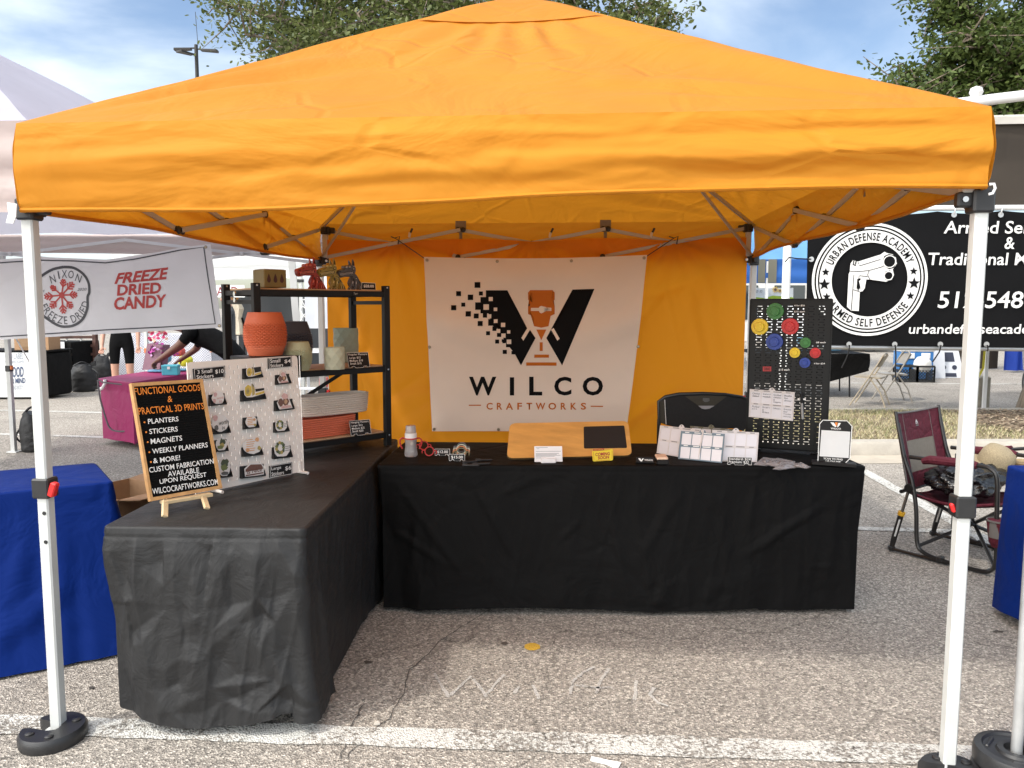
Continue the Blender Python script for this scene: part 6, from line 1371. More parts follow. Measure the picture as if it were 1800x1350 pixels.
m.prism([c+eu*x+ev*y for x, y in ((-.017, -.02), (.017, -.02), (.017, -.012), (-.017, -.012))], fd*-.001, pip); m.prism([c+eu*x+ev*y for x, y in ((-.014, -.008), (-.004, -.008), (-.004, .008), (.004, .0), (.008, -.008), (.014, -.008), (.010, .008), (-.002, .022), (-.014, .008))], fd*-.001, pm('silver_badge', (.4, .38, .38), .5, .02)); m.obj('badge', rc, angle=0)
for s in (-.005, SW+.005): m = M(); m.tube([C_(-.015, .87, s), C_(.0, .80, s), C_(.05, .60, s)], .0105, ctube, 8); m.obj('back_post', rc)
m = M(); cp = C_(.60, .32, -.03)
m.lathe([(.030, -.135), (.045, -.11), (.058, 0), (.060, .012)], cp, mar, 20, fn=lambda r, z, a: r*(1+.06*math.sin(3*a+z*20))); m.lathe([(.060, .008), (.063, .010), (.063, .018), (.058, .018), (.05, -.08), (0, -.09)], cp, pip, 20); m.obj('cup_pocket', rc)
bagm = pm('black_bin_bag', (.008, .008, .009), .22, .3, 30, .9, 26, spec=.7)
m = M(); c = C_(.30, .475, .27)
def bagf(u, v):
    a, b = 2*math.pi*u, math.pi*(v-.5); d = V3((math.cos(b)*math.cos(a), math.cos(b)*math.sin(a), math.sin(b))); w = 1+.22*noise.ridged_multi_fractal(d*1.7, .9, 2.1, 4, 1, 1)-.18+.1*nz(d, 5)
    return c+fd*(d.x*.20*w)+sd_*(d.y*.235*w)+UP*(max(d.z, -.75)*.095*w)
m.grid(bagf, 72, 40, bagm, cu=True); m.obj('plastic_bag', label='crumpled shiny black bin bag lying on the maroon chair seat', cat='plastic bag', angle=180)
straw = pm('straw_weave', (.36, .29, .18), .8, .3, 160, .8, 260); m = M(); c = C_(.36, .56, .50)
ht = thing('straw_hat', 'woven straw hat resting on the black bag in the maroon chair', 'hat', c); tl_ = V3((.25, -.35, .9)).normalized()
m.lathe([(.098, -.02), (.100, .0), (.096, .05), (.078, .088), (.04, .102), (0, .105)], c, straw, 36, tl_); m.obj('crown', ht, angle=60)
m = M(); m.lathe([(.098, -.02), (.14, -.032), (.165, -.055), (.163, -.058), (.138, -.036), (.097, -.024)], c, straw, 36, tl_); m.obj('brim', ht, angle=60)
# a second chair arm reaching in beyond the blue table
m = M(); p, q = Yp(1648, 795, 3.0), Yp(1780, 790, 2.75)
sc2 = thing('padded_chair', 'second maroon camp chair whose padded arm shows behind the blue table', 'camp chair', (q.x+.3, q.y, 0))
m = M(); a, b = Yp(1712, 795, 2.9), Yp(1778, 790, 2.7); m.tube([a-(b-a)*.3, a, b], .026, mar, 10); m.obj('armrest_pad', sc2)
m = M(); d = (b-a).normalized(); m.tube([a-d*.1, b+d*.10, b+d*.30, b+d*.34-UP*.1, V3((b+d*.36).to_tuple()[:2]+(.01,))], .011, ctube, 8); m.tube([a-d*.12, V3((a.x-.1, a.y+.02, .01))], .011, ctube, 8); m.obj('side_frame', sc2)
m = M(); wick = pm('basket_weave', (.36, .25, .12), .7, .3, 200, .6, 240); c = Yp(1806, 832, 2.45); m.lathe([(.02, -.09), (.05, -.05), (.10, .06), (.105, .07), (.095, .07)], c, wick, 24); m.obj('drink_basket', sc2)
# blue table at the right edge, and the pole and weights in front of it
cloth_table('tablecloth', 'royal blue cloth over the neighbouring table at the right edge', [(2.37, -.35), (3.4, -.35), (3.4, 1.44), (2.385, 1.44)], TZ, lambda p: .0+.16*(1 if p.y > 1.3 else 0)*0+.045+.03*nz(p, 3), blue_c, (), 1.1, .03, 9, 420, 30, seam=.30)
galv = pm('galvanised_pole', (.55, .56, .56), .38, .12, 14, metal=.6)
pc = G(1787, 1318, .118); pc.z = 0; pole = thing('tent_pole', 'grey galvanised tent pole rising at the bottom right corner', 'tent pole', pc)
m = M(); m.tube([pc+UP*.02, pc+UP*2.6], .0165, galv, 14); m.obj('tube', pole)
for k, zz_ in ((0, 0.), (1, .062)):
    m = M(); R0 = .124-.004*k; o_ = pc+UP*zz_
    m.lathe([(R0*.93, 0), (R0, .008), (R0, .045), (R0*.965, .056), (R0*.80, .060), (R0*.76, .052), (R0*.48, .050), (R0*.44, .058), (R0*.30, .060), (R0*.28, .04), (.02, .04)], o_, wt, 48); 
    for a in (20, 140, 260): m.box(o_+V3((R0*.62*math.cos(R_(a)), R0*.62*math.sin(R_(a)), .052)), (.07, .012, .008), wt, .003, R_(a+90))
    m.obj('weight_plate', label=['lower round black weight plate at the foot of the grey pole', 'upper round black weight plate at the foot of the grey pole'][k], cat='weight plate', group='round plates on the right pole')

# ------------------------------------------------------------------ right background: big brown canopy with the black banner
BB = 7.6
brn = fabric('brown_awning', (.045, .036, .028), .04, None, .7, .15, 2, .2, 1.5); crm = fabric('cream_awning_top', (.66, .63, .58), .2, None, .7, .1, 2, .2, 1.5); wpole = pm('white_pole', (.74, .74, .73), .4, .05, 5)
aw = thing('awning_tent', 'tall brown awning with cream top above the black banner', 'awning', (6.6, 8.0, 0))
def BP(px, py, y=BB): return Yp(px, py, y)
x0 = BP(1683, 300).x-1.2; x1 = x0+9; zt, zb = BP(1760, 213).z, BP(1760, 361).z
m = M(); m.grid(lambda u, v: (x0+(x1-x0)*u, BB+.03+.03*nz((u*7, v*2, 0))+.02*math.sin(u*30)*v, zb+(zt-zb)*v), 60, 12, brn); m.grid(lambda u, v: (x0+.02*nz((u, v*4, 2)), BB+.05+.85*u, zb+.2+(zt-zb-.2)*v), 30, 8, brn)
m.grid(lambda u, v: (x1, BB+.05+.85*u, zb+.2+(zt-zb-.2)*v), 4, 4, brn); m.grid(lambda u, v: (x0+(x1-x0)*u, BB+.92, zb+.2+(zt-zb-.2)*v), 4, 4, brn); m.obj('side_curtain', aw, angle=180)
m = M(); rp = BP(1748, 190); 
m.grid(lambda u, v: (x0-.05+(x1-x0+.1)*u, BB-.03+.98*v, zt+.02+.10*math.sin(math.pi*v)**.8+.12*u), 30, 14, crm); m.grid(lambda u, v: (x0-.05+(x1-x0+.1)*u, BB-.03, zt-.04+(.06+.12*u)*v), 20, 2, crm); m.obj('roof_cover', aw, angle=180)
m = M(); a, b = BP(1690, 181, BB-.25), BP(1800, 168, BB-.25); d = b-a; m.tube([a-d*.6, b+d*3], .06, wpole, 12); c = a+d*.23+UP*.10; m.lathe([(.05, -.06), (.075, 0), (.06, .05), (0, .075)], c, wpole, 16); m.obj('ridge_pipe', aw)
for (x, y) in ((BP(1383, 500).x, BB), (x1-.2, BB+.05), (BP(1383, 500).x+.2, BB+.85), (x1-.2, BB+.85)):
    m = M(); m.tube([(x, y, 0), (x, y, zt if x > 5 else 3.2)], .042, wpole, 12); m.lathe([(.11, 0), (.11, .012), (.05, .02)], (x, y, 0), wpole, 12); m.obj('post', aw)
pl_, pr_ = BP(1370, 367), BP(1800, 365)
m = M(); d = pr_-pl_; m.tube([pl_-V3((.06, 0, 0)), pr_+d*1.0], .034, wpole, 10); m.obj('top_pipe', aw)
m = M(); a, b = BP(1440, 609), BP(1800, 613); m.tube([V3((BP(1383, 500).x-.1, BB, a.z)), b+(b-a)*1.2], .032, pm('grey_pipe', (.42, .43, .44), .4, .05, metal=.5), 10); m.obj('lower_pipe', aw)
bv = pm('black_banner_vinyl', (.006, .006, .0065), .6, .15, 2, .1, 3, spec=.08); bwp = pm('white_banner_print', (.70, .69, .67), .5, .04, 6); 
bb = thing('black_banner', 'wide black banner with a round pistol emblem and white phone number', 'banner', (5.2, BB-.06, .95))
YB = BB-.06
def bq(px, py, o=0.): return Yp(px, py, YB)+V3((0, -o, 0))
TL, BL, TR, BR = bq(1421, 374), bq(1416, 606), bq(2120, 366), bq(2135, 616)
m = M(); m.grid(lambda u, v: (BL*(1-u)+BR*u)*(1-v)+(TL*(1-u)+TR*u)*v+V3((0, .008*nz((u*6, v*2, 0))+.008, -.03*abs(math.sin(math.pi*u*6))*(v > .99))), 90, 24, bv); m.obj('banner_sheet', bb, angle=180)
m = M(); zc2 = lambda x, y: (1400+x/3, 350+y/3); c = bq(*zc2(383, 425), .012); R1 = (bq(*zc2(688, 425))-bq(*zc2(78, 425))).x/2; X, Z = V3((1, 0, 0)), V3((0, 0, 1))
m.disc(c, R1, X, Z, bwp, 72, R1*.955); m.disc(c, R1*.925, X, Z, bwp, 72, R1*.895); m.disc(c, R1*.868, X, Z, bwp, 72, R1*.655)
m.arc_text('URBAN DEFENSE ACADEMY', c+V3((0, -.004, 0)), X, Z, R1*.762, R_(159), R_(23), R1*.135, bv, .02); m.arc_text('ARMED SELF DEFENSE', c+V3((0, -.004, 0)), X, Z, R1*.765, R_(-149), R_(-33), R1*.135, bv, .02, inside=True)
def star(x, y, r):
    s = bq(*zc2(x, y), .018); m.poly([s+X*(r*(1 if i % 2 == 0 else .42)*math.sin(i*math.pi/5))+Z*(r*(1 if i % 2 == 0 else .42)*math.cos(i*math.pi/5)) for i in range(10)][::-1], bv)
for x, y, r in ((152, 385, .052), (145, 450, .075), (157, 515, .052), (615, 380, .052), (617, 444, .075), (598, 510, .052)): star(x, y, r)
def gp(P, mt, o=.016): m.poly([bq(*zc2(*p), o) for p in reversed(P)], mt)
gp([(283, 340), (296, 322), (322, 330), (440, 293), (462, 278), (472, 284), (505, 292), (522, 310), (527, 340), (515, 358), (505, 372), (512, 400), (500, 425), (470, 436), (385, 424), (366, 424), (358, 470), (346, 486), (332, 488), (326, 590), (286, 588), (264, 568), (273, 395), (278, 385)], bwp)
for P in ([(460, 300), (485, 290), (512, 298), (524, 330), (512, 362), (486, 370), (462, 355), (452, 328)], [(466, 382), (490, 376), (506, 392), (504, 418), (484, 432), (464, 424), (456, 402)]): gp(P, bv, .020)
for x, y, r in ((487, 330, 34), (482, 404, 25)):
    cc = bq(*zc2(x, y), .024); k = R1/305; m.disc(cc, r*k, X, Z, bwp, 28, (r-5)*k)
def gl(P, w=3.2): m.ribbon([bq(*zc2(*p), .021) for p in P], w*R1/305, (0, -1, 0), bv)
gl([(278, 380), (330, 382), (380, 376), (440, 360), (458, 352)]); gl([(322, 334), (330, 352), (440, 318)]); gl([(300, 324), (296, 345), (310, 350)], 6); gl([(312, 326), (308, 345)], 6); gl([(380, 376), (372, 400), (384, 424)]); gl([(327, 404), (322, 488)]); gl([(300, 398), (286, 586)]); gl([(330, 404), (372, 408)]); gl([(297, 478), (330, 488)])
gp([(318, 420), (335, 418), (332, 470), (322, 478), (314, 470)], bv, .022); gp([(326, 432), (340, 424), (352, 440), (348, 462), (336, 474)], bwp, .025)
zb2 = lambda x, y: (1640+x/5.194, 360+y/5.194)
def bt(t, x0, y0, x1, y1, bold=.012, dy=0.): m.text(t, [bq(*zb2(x0, y0), .012), bq(*zb2(x1, y0+dy), .012), bq(*zb2(x1, y1+dy), .012), bq(*zb2(x0, y1), .012)], bwp, bold=bold, shear=.12)
bt('Armed Self Defense', 92, 264, 1545, 148); bt('&', 648, 405, 740, 295); bt('Traditional Martial Arts', -45, 552, 1560, 438); bt('512-548-5093', 38, 945, 1370, 790); bt('urbandefenseacademy.com', -225, 1205, 1330, 1088)
m.obj('printing', bb, angle=0)
hk = pm('hook_steel', (.5, .5, .5), .3, .05, metal=.8)
for px, py in ((1425, 456), (1675, 378), (1757, 378), (1491, 605), (1571, 605), (1651, 605), (1732, 605)):
    c = bq(px, py, .02); m = M(); m.lathe([(.018, 0), (.032, .004), (.032, .012), (.018, .012)], c, hk, 12, (0, -1, 0)); m.obj('eyelet', bb)
for px, P in ((1491, [(1491, 606), (1490, 617), (1484, 632), (1477, 646)]), (1571, [(1571, 606), (1572, 625), (1571, 650), (1572, 668)]), (1651, [(1651, 606), (1648, 618), (1636, 636)]), (1732, [(1732, 606), (1733, 614), (1731, 617)]), (1425, [(1424, 456), (1400, 455), (1385, 453), (1378, 461)])):
    m = M(); m.tube([bq(*p, .05) for p in P], .008, sblk, 6); m.obj('bungee_cord', bb)
for px in (1675, 1757):
    m = M(); m.tube([bq(px, 377, .03), bq(px+1, 370, .04), bq(px+3, 364, .03)], .010, hk, 6); m.obj('hook', bb)
# folding chairs, table and things under the awning
def folding_chair(fr, fl, bl_, br_, seat_z, top, mt, label):
    """feet: front right/left and back left/right on the ground"""
    fr, fl, bl_, br_ = V3(fr), V3(fl), V3(bl_), V3(br_); c = (fr+fl+bl_+br_)/4; rt = thing('folding_chair', label, 'folding chair', c, 'metal folding chairs')
    f = ((fr+fl)/2-(bl_+br_)/2); f.z = 0; D = f.length; f.normalize(); s = V3((f.y, -f.x, 0)); w = .40
    c0 = V3((c.x, c.y, 0))
    def q(a, b, h): return c0+f*a+s*b+UP*h
    for b in (-w/2, w/2):
        m = M(); m.tube([q(.26, b, .0), q(-.02, b*1.0, .48), q(-.14, b*.98, .70), q(-.175, b*.86, .775)], .0125, mt, 8); m.obj('front_leg', rt)
        m = M(); m.tube([q(-.24, b*.95, .0), q(-.16, b*.95, .22), q(.02, b*.95, .47)], .0115, mt, 8); m.obj('rear_leg', rt)
    m = M(); m.tube(smooth([q(-.14, -w*.49, .70), q(-.172, -w*.42, .765), q(-.185, -w*.25, .795), q(-.188, 0, .80), q(-.185, w*.25, .795), q(-.172, w*.42, .765), q(-.14, w*.49, .70)]), .0125, mt, 8)
    m.grid(lambda u, v: q(-.10-.085*v-.02*math.sin(math.pi*u)-.0, w*(u-.5)*.96, .60+.16*v+.02*math.sin(math.pi*u)*v), 16, 6, mt); m.grid(lambda u, v: q(-.108-.085*v-.02*math.sin(math.pi*u), w*(.5-u)*.96, .60+.16*v+.02*math.sin(math.pi*u)*v), 16, 6, mt); m.obj('backrest', rt, angle=60)
    m = M(); m.prism(rrect([q(-.17, -w*.44, .445), q(-.17, w*.44, .445), q(.22, w*.46, .455), q(.22, -w*.46, .455)][::-1], .05), UP*-.022, mt); m.obj('seat', rt)
    m = M(); m.tube([q(.17, -w/2, .155), q(.17, w/2, .155)], .007, mt, 6); m.tube([q(-.2, -w*.47, .13), q(-.2, w*.47, .13)], .007, mt, 6); m.obj('stretcher', rt)
    return rt
beige = pm('beige_enamel', (.38, .32, .235), .4, .06, 8); greym = pm('grey_enamel', (.30, .275, .24), .4, .08, 8)
c = G(1530, 715, 0); c.y = 9.75; f = V3((-.62, .78, 0))
def ch4(c, f): f = f.normalized(); s = V3((f.y, -f.x, 0)); return c+f*.25+s*.2, c+f*.25-s*.2, c-f*.24-s*.2, c-f*.24+s*.2
folding_chair(*ch4(V3((4.86, 9.95, 0)), V3((-.78, .45, 0))), .45, .8, beige, 'beige metal folding chair seen from behind near the black table'); folding_chair(*ch4(V3((5.42, 10.55, 0)), V3((-.86, .06, 0))), .45, .8, greym, 'grey metal folding chair turned sideways behind the beige one')
tq = [G(1400, 632, .74), G(1545, 627, .74)]
cloth_t = M(); tx0, tx1, ty0, ty1 = 3.2, 5.15, 10.9, 12.3
tb_ = thing('folding_table', 'black clothed folding table behind the beige folding chair', 'table', (4.2, 11.6, 0))
cloth_t.grid(lambda u, v: (tx0+(tx1-tx0)*u, ty0-.01+.02*nz((u*6, v, 0)), .735-(.50-.26*max(0, u-.62)*2.2)*v), 40, 8, black_r); cloth_t.grid(lambda u, v: (tx1+.01+.02*nz((u*6, v, 3)), ty0+(ty1-ty0)*u, .735-(.23+.05*math.sin(u*5))*v), 20, 6, black_r); cloth_t.grid(lambda u, v: (tx0+(tx1-tx0)*u, ty0+(ty1-ty0)*v, .736+.003*nz((u*6, v*4, 1))), 20, 12, black_r); cloth_t.obj('cloth', tb_, angle=60)
for x, y in ((tx0+.5, ty0+.15), (tx0+.62, ty0+.5), (tx1-.25, ty0+.2), (tx1-.12, ty1-.3)):
    m = M(); m.tube([(x, y, .7), (x+.03, y, .0)], .014, ctube, 8); m.obj('leg', tb_)
wat = pm('blue_water_jug', (.25, .48, .62), .1, .1, 20, trans=.5)
for k, px in enumerate((1505, 1530)):
    p = V3((4.35+.42*k, 11.55, .742)); m = M(); q_ = V3((1, 0, 0)); m.lathe([(.05, 0), (.13, .02), (.135, .1), (.128, .13), (.135, .16), (.135, .30), (.10, .36), (.03, .38), (.03, .42)], p+V3((-.2, 0, .137)), wat, 24, q_)
    m.obj('water_jug', label=['clear blue water jug lying on the black table, nearer the slotted pegboard', 'clear blue water jug lying on the black table, nearer the chairs'][k], cat='water jug', group='water jugs on the black table')
def gpos(px, py): return G(px, py, 0)
crate = pm('black_crate', (.022, .022, .022), .6, .1)
for k, (px, lab) in enumerate(((1594, 'black lattice milk crate behind the grey chair'), (1620, 'black lattice milk crate holding a white sack'))):
    c = gpos(px-6+k*2, 655); c = V3((Yp(1592+29*k, 650, 14.).x, 14.0, 0)); rt = thing('milk_crate', lab, 'crate', c, 'milk crates under the awning'); m = M(); w, h = .34, .32
    for sx, sy, L_ in ((0, -1, (1, 0)), (1, 0, (0, 1)), (-1, 0, (0, 1)), (0, 1, (1, 0))):
        def q(t, z): return c+V3((sx*w/2+L_[0]*t, sy*w/2+L_[1]*t, z))
        m.bar(q(-w/2, h), q(w/2, h), .02, .035, crate); m.bar(q(-w/2, .02), q(w/2, .02), .02, .04, crate); m.bar(q(-w/2, 0), q(-w/2, h), .025, .025, crate); m.bar(q(w/2, 0), q(w/2, h), .025, .025, crate)
        for i in range(-4, 8):
            for dr in (1, -1):
                a0, b0 = i*.06-w/2, .04; a1, b1 = a0+dr*.20, .25
                aa, bb2 = max(-w/2, min(w/2, a0)), max(-w/2, min(w/2, a1))
                if abs(a1-a0) < .01 or aa == bb2: continue
                m.bar(q(aa, b0+(aa-a0)/(a1-a0)*(b1-b0)), q(bb2, b0+(bb2-a0)/(a1-a0)*(b1-b0)), .008, .010, crate)
    m.box(c+UP*.012, (w-.02, w-.02, .02), crate); m.obj('lattice', rt, angle=0)
    if k: 
        m = M(); m.lathe([(.12, .2), (.16, .3), (.15, .42), (.1, .5), (0, .52)], c, pm('white_sack', (.68, .67, .64), .6, .05, 12, .4, 20), 20, fn=lambda r, z, a: r*(1+.12*math.sin(2*a+z*9))); m.obj('white_sack', label='bulging white sack in the black milk crate', cat='sack')
cw, cb = pm('cooler_white', (.72, .73, .73), .4, .03), pm('cooler_blue', (.03, .16, .42), .4, .05)
c = V3((Yp(1604, 650, 14.6).x, 14.6, 0)); rt = thing('cooler', 'blue and white drinks cooler behind the milk crates', 'cooler', c); m = M(); m.box(c+UP*.30, (.66, .42, .6), cb, .03, seg=2); m.obj('body', rt); m = M(); m.box(c+UP*.63, (.70, .46, .09), cw, .03, seg=2); m.obj('lid', rt); m = M(); m.box(c+V3((-.16, -.22, .50)), (.2, .03, .12), cw, .01); m.box(c+V3((.16, -.22, .50)), (.18, .03, .12), cw, .01); m.obj('label_panel', rt)
c = G(1652, 652, 0); c = V3((Yp(1662, 650, 15.2).x, 15.2, 0)); st = thing('step_stool', 'white plastic step stool with dark openings', 'step stool', c)
m = M(); wpls = pm('stool_white', (.66, .68, .72), .45, .04)
for (x, w0, w1, h) in ((0, .62, .40, .62),):
    f0 = [c+V3((-w0/2, -.2, 0)), c+V3((w0/2, -.2, 0)), c+V3((w1/2, -.08, h)), c+V3((-w1/2, -.08, h))]; m.prism(f0, (0, .3, 0), wpls)
m.obj('body', st, angle=0); m = M(); dkp = pm('stool_dark', (.03, .035, .06), .6, .1)
for P in ([(-.12, .34), (.12, .34), (.09, .54), (-.09, .54)], [(-.15, .02), (.15, .02), (.14, .10), (-.14, .10)]): m.prism([c+V3((x, -.2+.12*z/.62-.006, z)) for x, z in P], (0, .01, 0), dkp)
for x in (-.11, .11): m.lathe([(.05, 0), (.05, .008), (0, .008)], c+V3((x, -.2+.12*.22/.62, .22)), dkp, 14, (0, -1, .19))
m.obj('openings', st, angle=0)
c = V3((Yp(1645, 650, 15.).x, 15.0, 0)); m = M(); m.prism([c+V3((-.14, -.15, 0)), c+V3((.14, -.15, 0)), c+V3((.10, -.1, .72)), c+V3((-.10, -.1, .72))], (0, .3, 0), wpls); m.obj('plastic_bin', label='tall white plastic bin left of the step stool', cat='bin', angle=0)
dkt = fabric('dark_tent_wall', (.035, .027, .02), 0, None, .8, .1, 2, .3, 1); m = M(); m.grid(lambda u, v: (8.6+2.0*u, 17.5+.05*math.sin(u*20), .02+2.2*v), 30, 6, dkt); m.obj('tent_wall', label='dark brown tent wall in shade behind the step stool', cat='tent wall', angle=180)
bcu = fabric('blue_drape', (.012, .04, .26), .1, None, .6, .1, 3, .2, 3); m = M(); m.grid(lambda u, v: (10.2+3.4*u, 16.5+.07*math.sin(u*62)+.03*math.sin(u*25), .05+2.4*v), 120, 6, bcu); m.obj('drape', label='pleated royal blue drape hanging beyond the hand cart', cat='drape', angle=180)
cbx = pm('cardboard', (.34, .20, .105), .8, .08, 20, .1, 60); tape_ = pm('brown_tape', (.42, .28, .16), .4, .05)
ct = V3((8.25, 11.6, 0)); rt = thing('hand_cart', 'grey flat bed cart with one black tyre seen beside the tree trunk', 'cart', ct)
m = M(); m.box(ct+V3((.55, 0, .42)), (1.3, .6, .03), pm('cart_grey', (.28, .28, .27), .5, .1, metal=.4), .005); m.bar(ct+V3((-.1, -.3, .42)), ct+V3((-.15, -.3, .95)), .03, .03, galv); m.bar(ct+V3((-.1, .3, .42)), ct+V3((-.15, .3, .95)), .03, .03, galv); m.bar(ct+V3((-.15, -.3, .95)), ct+V3((-.15, .3, .95)), .03, .03, galv); m.bar(ct+V3((-.15, -.3, .70)), ct+V3((1.1, -.3, .70)), .03, .05, galv); m.bar(ct+V3((0, 0, .2)), ct+V3((1.1, 0, .2)), .03, .03, ctube); m.obj('bed', rt)
for x, y in ((-.0, -.36), (-.0, .36), (1.05, -.36), (1.05, .36)):
    m = M(); c = ct+V3((x, y, .2)); m.lathe([(.13, -.045), (.175, -.05), (.2, -.03), (.2, .03), (.175, .05), (.13, .045)], c, pm('tyre', (.03, .03, .03), .8, .2, 60, .5, 60) if 'tyre' not in bpy.data.materials else bpy.data.materials['tyre'], 30, (.96, -.28, 0)); w_o = m.obj('wheel', rt)
    m = M(); m.lathe([(.02, -.05), (.06, -.045), (.13, -.03), (.13, .03), (.06, .045), (.02, .05)], c, bpy.data.materials['cart_grey'], 20, (.96, -.28, 0)); m.obj('rim', w_o)
for k, (dx, dz, lab) in enumerate(((.38, 0, 'brown cardboard carton on the cart under the other carton'), (.52, .32, 'brown cardboard carton stacked on top of the other on the cart'))):
    m = M(); c = ct+V3((dx, -.05, .436+dz)); m.box(c+UP*.155, (.62, .42, .31), cbx, .004, .15); m.box(c+UP*.311, (.62, .05, .004), tape_, 0, .15); m.box(c+V3((-.05, -.218, .20)), (.10, .004, .09), paper, 0, .15); m.box(c+V3((-.05, -.2205, .20)), (.05, .003, .04), gtx, 0, .15); m.obj('cardboard_box', label=lab, cat='cardboard box', group='cartons on the cart')
c = V3((6.28, 9.72, .0)); m = M(); m.box(c+UP*.24, (.34, .22, .48), pm('concrete_block', (.30, .27, .215), .9, .18, 14, .6, 60), .02, .1); m.obj('concrete_post', label='short concrete block post beside the white tent pole', cat='block')
c = V3((6.33, 9.55, .0)); tp_ = thing('tent_pole', 'thin white tent pole with yellow strap in front of the concrete block', 'tent pole', c); m = M(); m.bar(c+UP*.005, c+UP*2.7, .045, .045, wpole, up=(0, 1, 0)); m.obj('tube', tp_)
m = M(); ys = pm('yellow_strap', (.62, .56, .05), .6, .08); m.ribbon([c+V3((-.04, -.03, 1.6)), c+V3((-.045, -.035, 1.2)), c+V3((-.06, -.04, .62)), c+V3((-.18, -.04, .36)), c+V3((-.36, -.04, .17))], .035, (0, -1, 0), ys); m.tube([c+V3((-.12, -.05, .46)), c+V3((-.19, -.05, .35))], .02, blk, 8); m.obj('strap', tp_, angle=0)

# ------------------------------------------------------------------ seen through the gap: blue tent, sunflower sign, parked car
blt = fabric('light_blue_tent', (.16, .36, .66), .3, None, .6, .1, 1.5, .3, 1.2); blv = fabric('mid_blue_valance', (.035, .13, .42), .2, None, .6, .1, 1.5, .3, 1.2); gvl = fabric('grey_valance', (.17, .165, .13), .1, None, .7, .1, 1.5, .3, 1.2)
yb = 17.; bt_ = thing('blue_tent', 'blue market tent with grey valance patches behind the pegboard', 'tent', (5.2, yb+1.5, 0))
a, b = Yp(1312, 456, yb), Yp(1424, 456, yb); zt_, zb_ = a.z, Yp(1350, 498, yb).z; xa, xb = a.x-1.4, b.x+1.5
m = M(); m.grid(lambda u, v: (xa+(xb-xa)*(u*(1-v)+.62*v), yb+1.6*v, zt_+1.45*v+.05*nz((u*5, v*4, 0))), 30, 10, blt); m.grid(lambda u, v: (xa+(xb-xa)*(.62*v), yb+3.2*u*(1-v)+1.6*v, zt_+1.45*v), 10, 10, blt); m.grid(lambda u, v: (xb-(xb-xa)*(.38*v), yb+3.2*u*(1-v)+1.6*v, zt_+1.45*v), 10, 10, blt); m.obj('roof_fabric', bt_, angle=180)
m = M(); m.grid(lambda u, v: (xa+(xb-xa)*u, yb-.02+.02*math.sin(v*9+u*4), zb_+(zt_-zb_)*v), 40, 10, blv)
for px0, px1 in ((1333, 1346), (1351, 1366)):
    p, q = Yp(px0, 456, yb-.06), Yp(px1, 456, yb-.06); m.grid(lambda u, v: (p.x+(q.x-p.x)*u, yb-.06, zb_+.01+(zt_-zb_-.01)*v), 4, 4, gvl)
m.obj('valance', bt_, angle=180)
for px in (1348, 1300): 
    m = M(); p = Yp(px, 500, yb); m.bar(V3((p.x, yb, 0)), V3((p.x, yb, zt_)), .06, .06, wpole, up=(0, 1, 0)); m.obj('leg', bt_)
ys_ = 20.; p0, p1, p2 = Yp(1318, 526, ys_), Yp(1375, 526, ys_), Yp(1375, 506, ys_)
lime = pm('lime_print', (.36, .50, .04), .6, .05); signw = pm('sign_vinyl_white', (.75, .76, .74), .5, .03); snf = thing('sunflower_banner', 'white banner with sunflowers and a lime green base under the blue tent', 'banner', ((p0.x+p1.x)/2, ys_, p0.z-.1))
m = M(); m.prism([p0-UP*.1, p1-UP*.1+V3((.3, 0, 0)), p2+V3((.3, 0, 0)), V3((p0.x, ys_, p2.z))], (0, .02, 0), signw); m.prism([p0-UP*.1+V3((0, -.005, 0)), p1-UP*.1+V3((.3, -.005, 0)), p1+V3((.3, -.005, .05)), p0.lerp(p1, .7)+V3((0, -.005, .10)), p0.lerp(p1, .45)+V3((0, -.005, .03)), p0+V3((0, -.005, .08))], (0, .004, 0), lime); m.obj('sheet', snf, angle=0)
m = M()
for px, py, r in ((1363, 509, .075), (1371, 511, .05)):
    c = Yp(px, py, ys_-.02); 
    for k in range(10): a = k*.628; m.poly([c+V3((math.cos(a)*r*.4, 0, math.sin(a)*r*.4)), c+V3((math.cos(a+.25)*r*.8, 0, math.sin(a+.25)*r*.8)), c+V3((math.cos(a)*r*1.3, 0, math.sin(a)*r*1.3)), c+V3((math.cos(a-.25)*r*.8, 0, math.sin(a-.25)*r*.8))], pm('petal', (.75, .48, .04), .6, .1) if 'petal' not in bpy.data.materials else bpy.data.materials['petal'])
    m.disc(c+V3((0, -.004, 0)), r*.5, (1, 0, 0), (0, 0, 1), br_, 14)
m.text('ice n', [Yp(1322, 515, ys_-.02), Yp(1340, 515, ys_-.02), Yp(1340, 508, ys_-.02), Yp(1322, 508, ys_-.02)], gtx, shear=.3); m.obj('printing', snf, angle=0)
for px in (1318, 1376):
    m = M(); p = Yp(px, 500, ys_+.05); m.bar(V3((p.x, p.y, 0)), V3((p.x, p.y, 2.3)), .05, .05, wpole, up=(0, 1, 0)); m.obj('pole', snf)
carw, glass = pm('car_white', (.74, .74, .74), .25, .03, coat=.6), pm('car_glass', (.02, .03, .035), .06, .1, spec=.8); carg = pm('car_dark_trim', (.02, .02, .02), .5, .1)
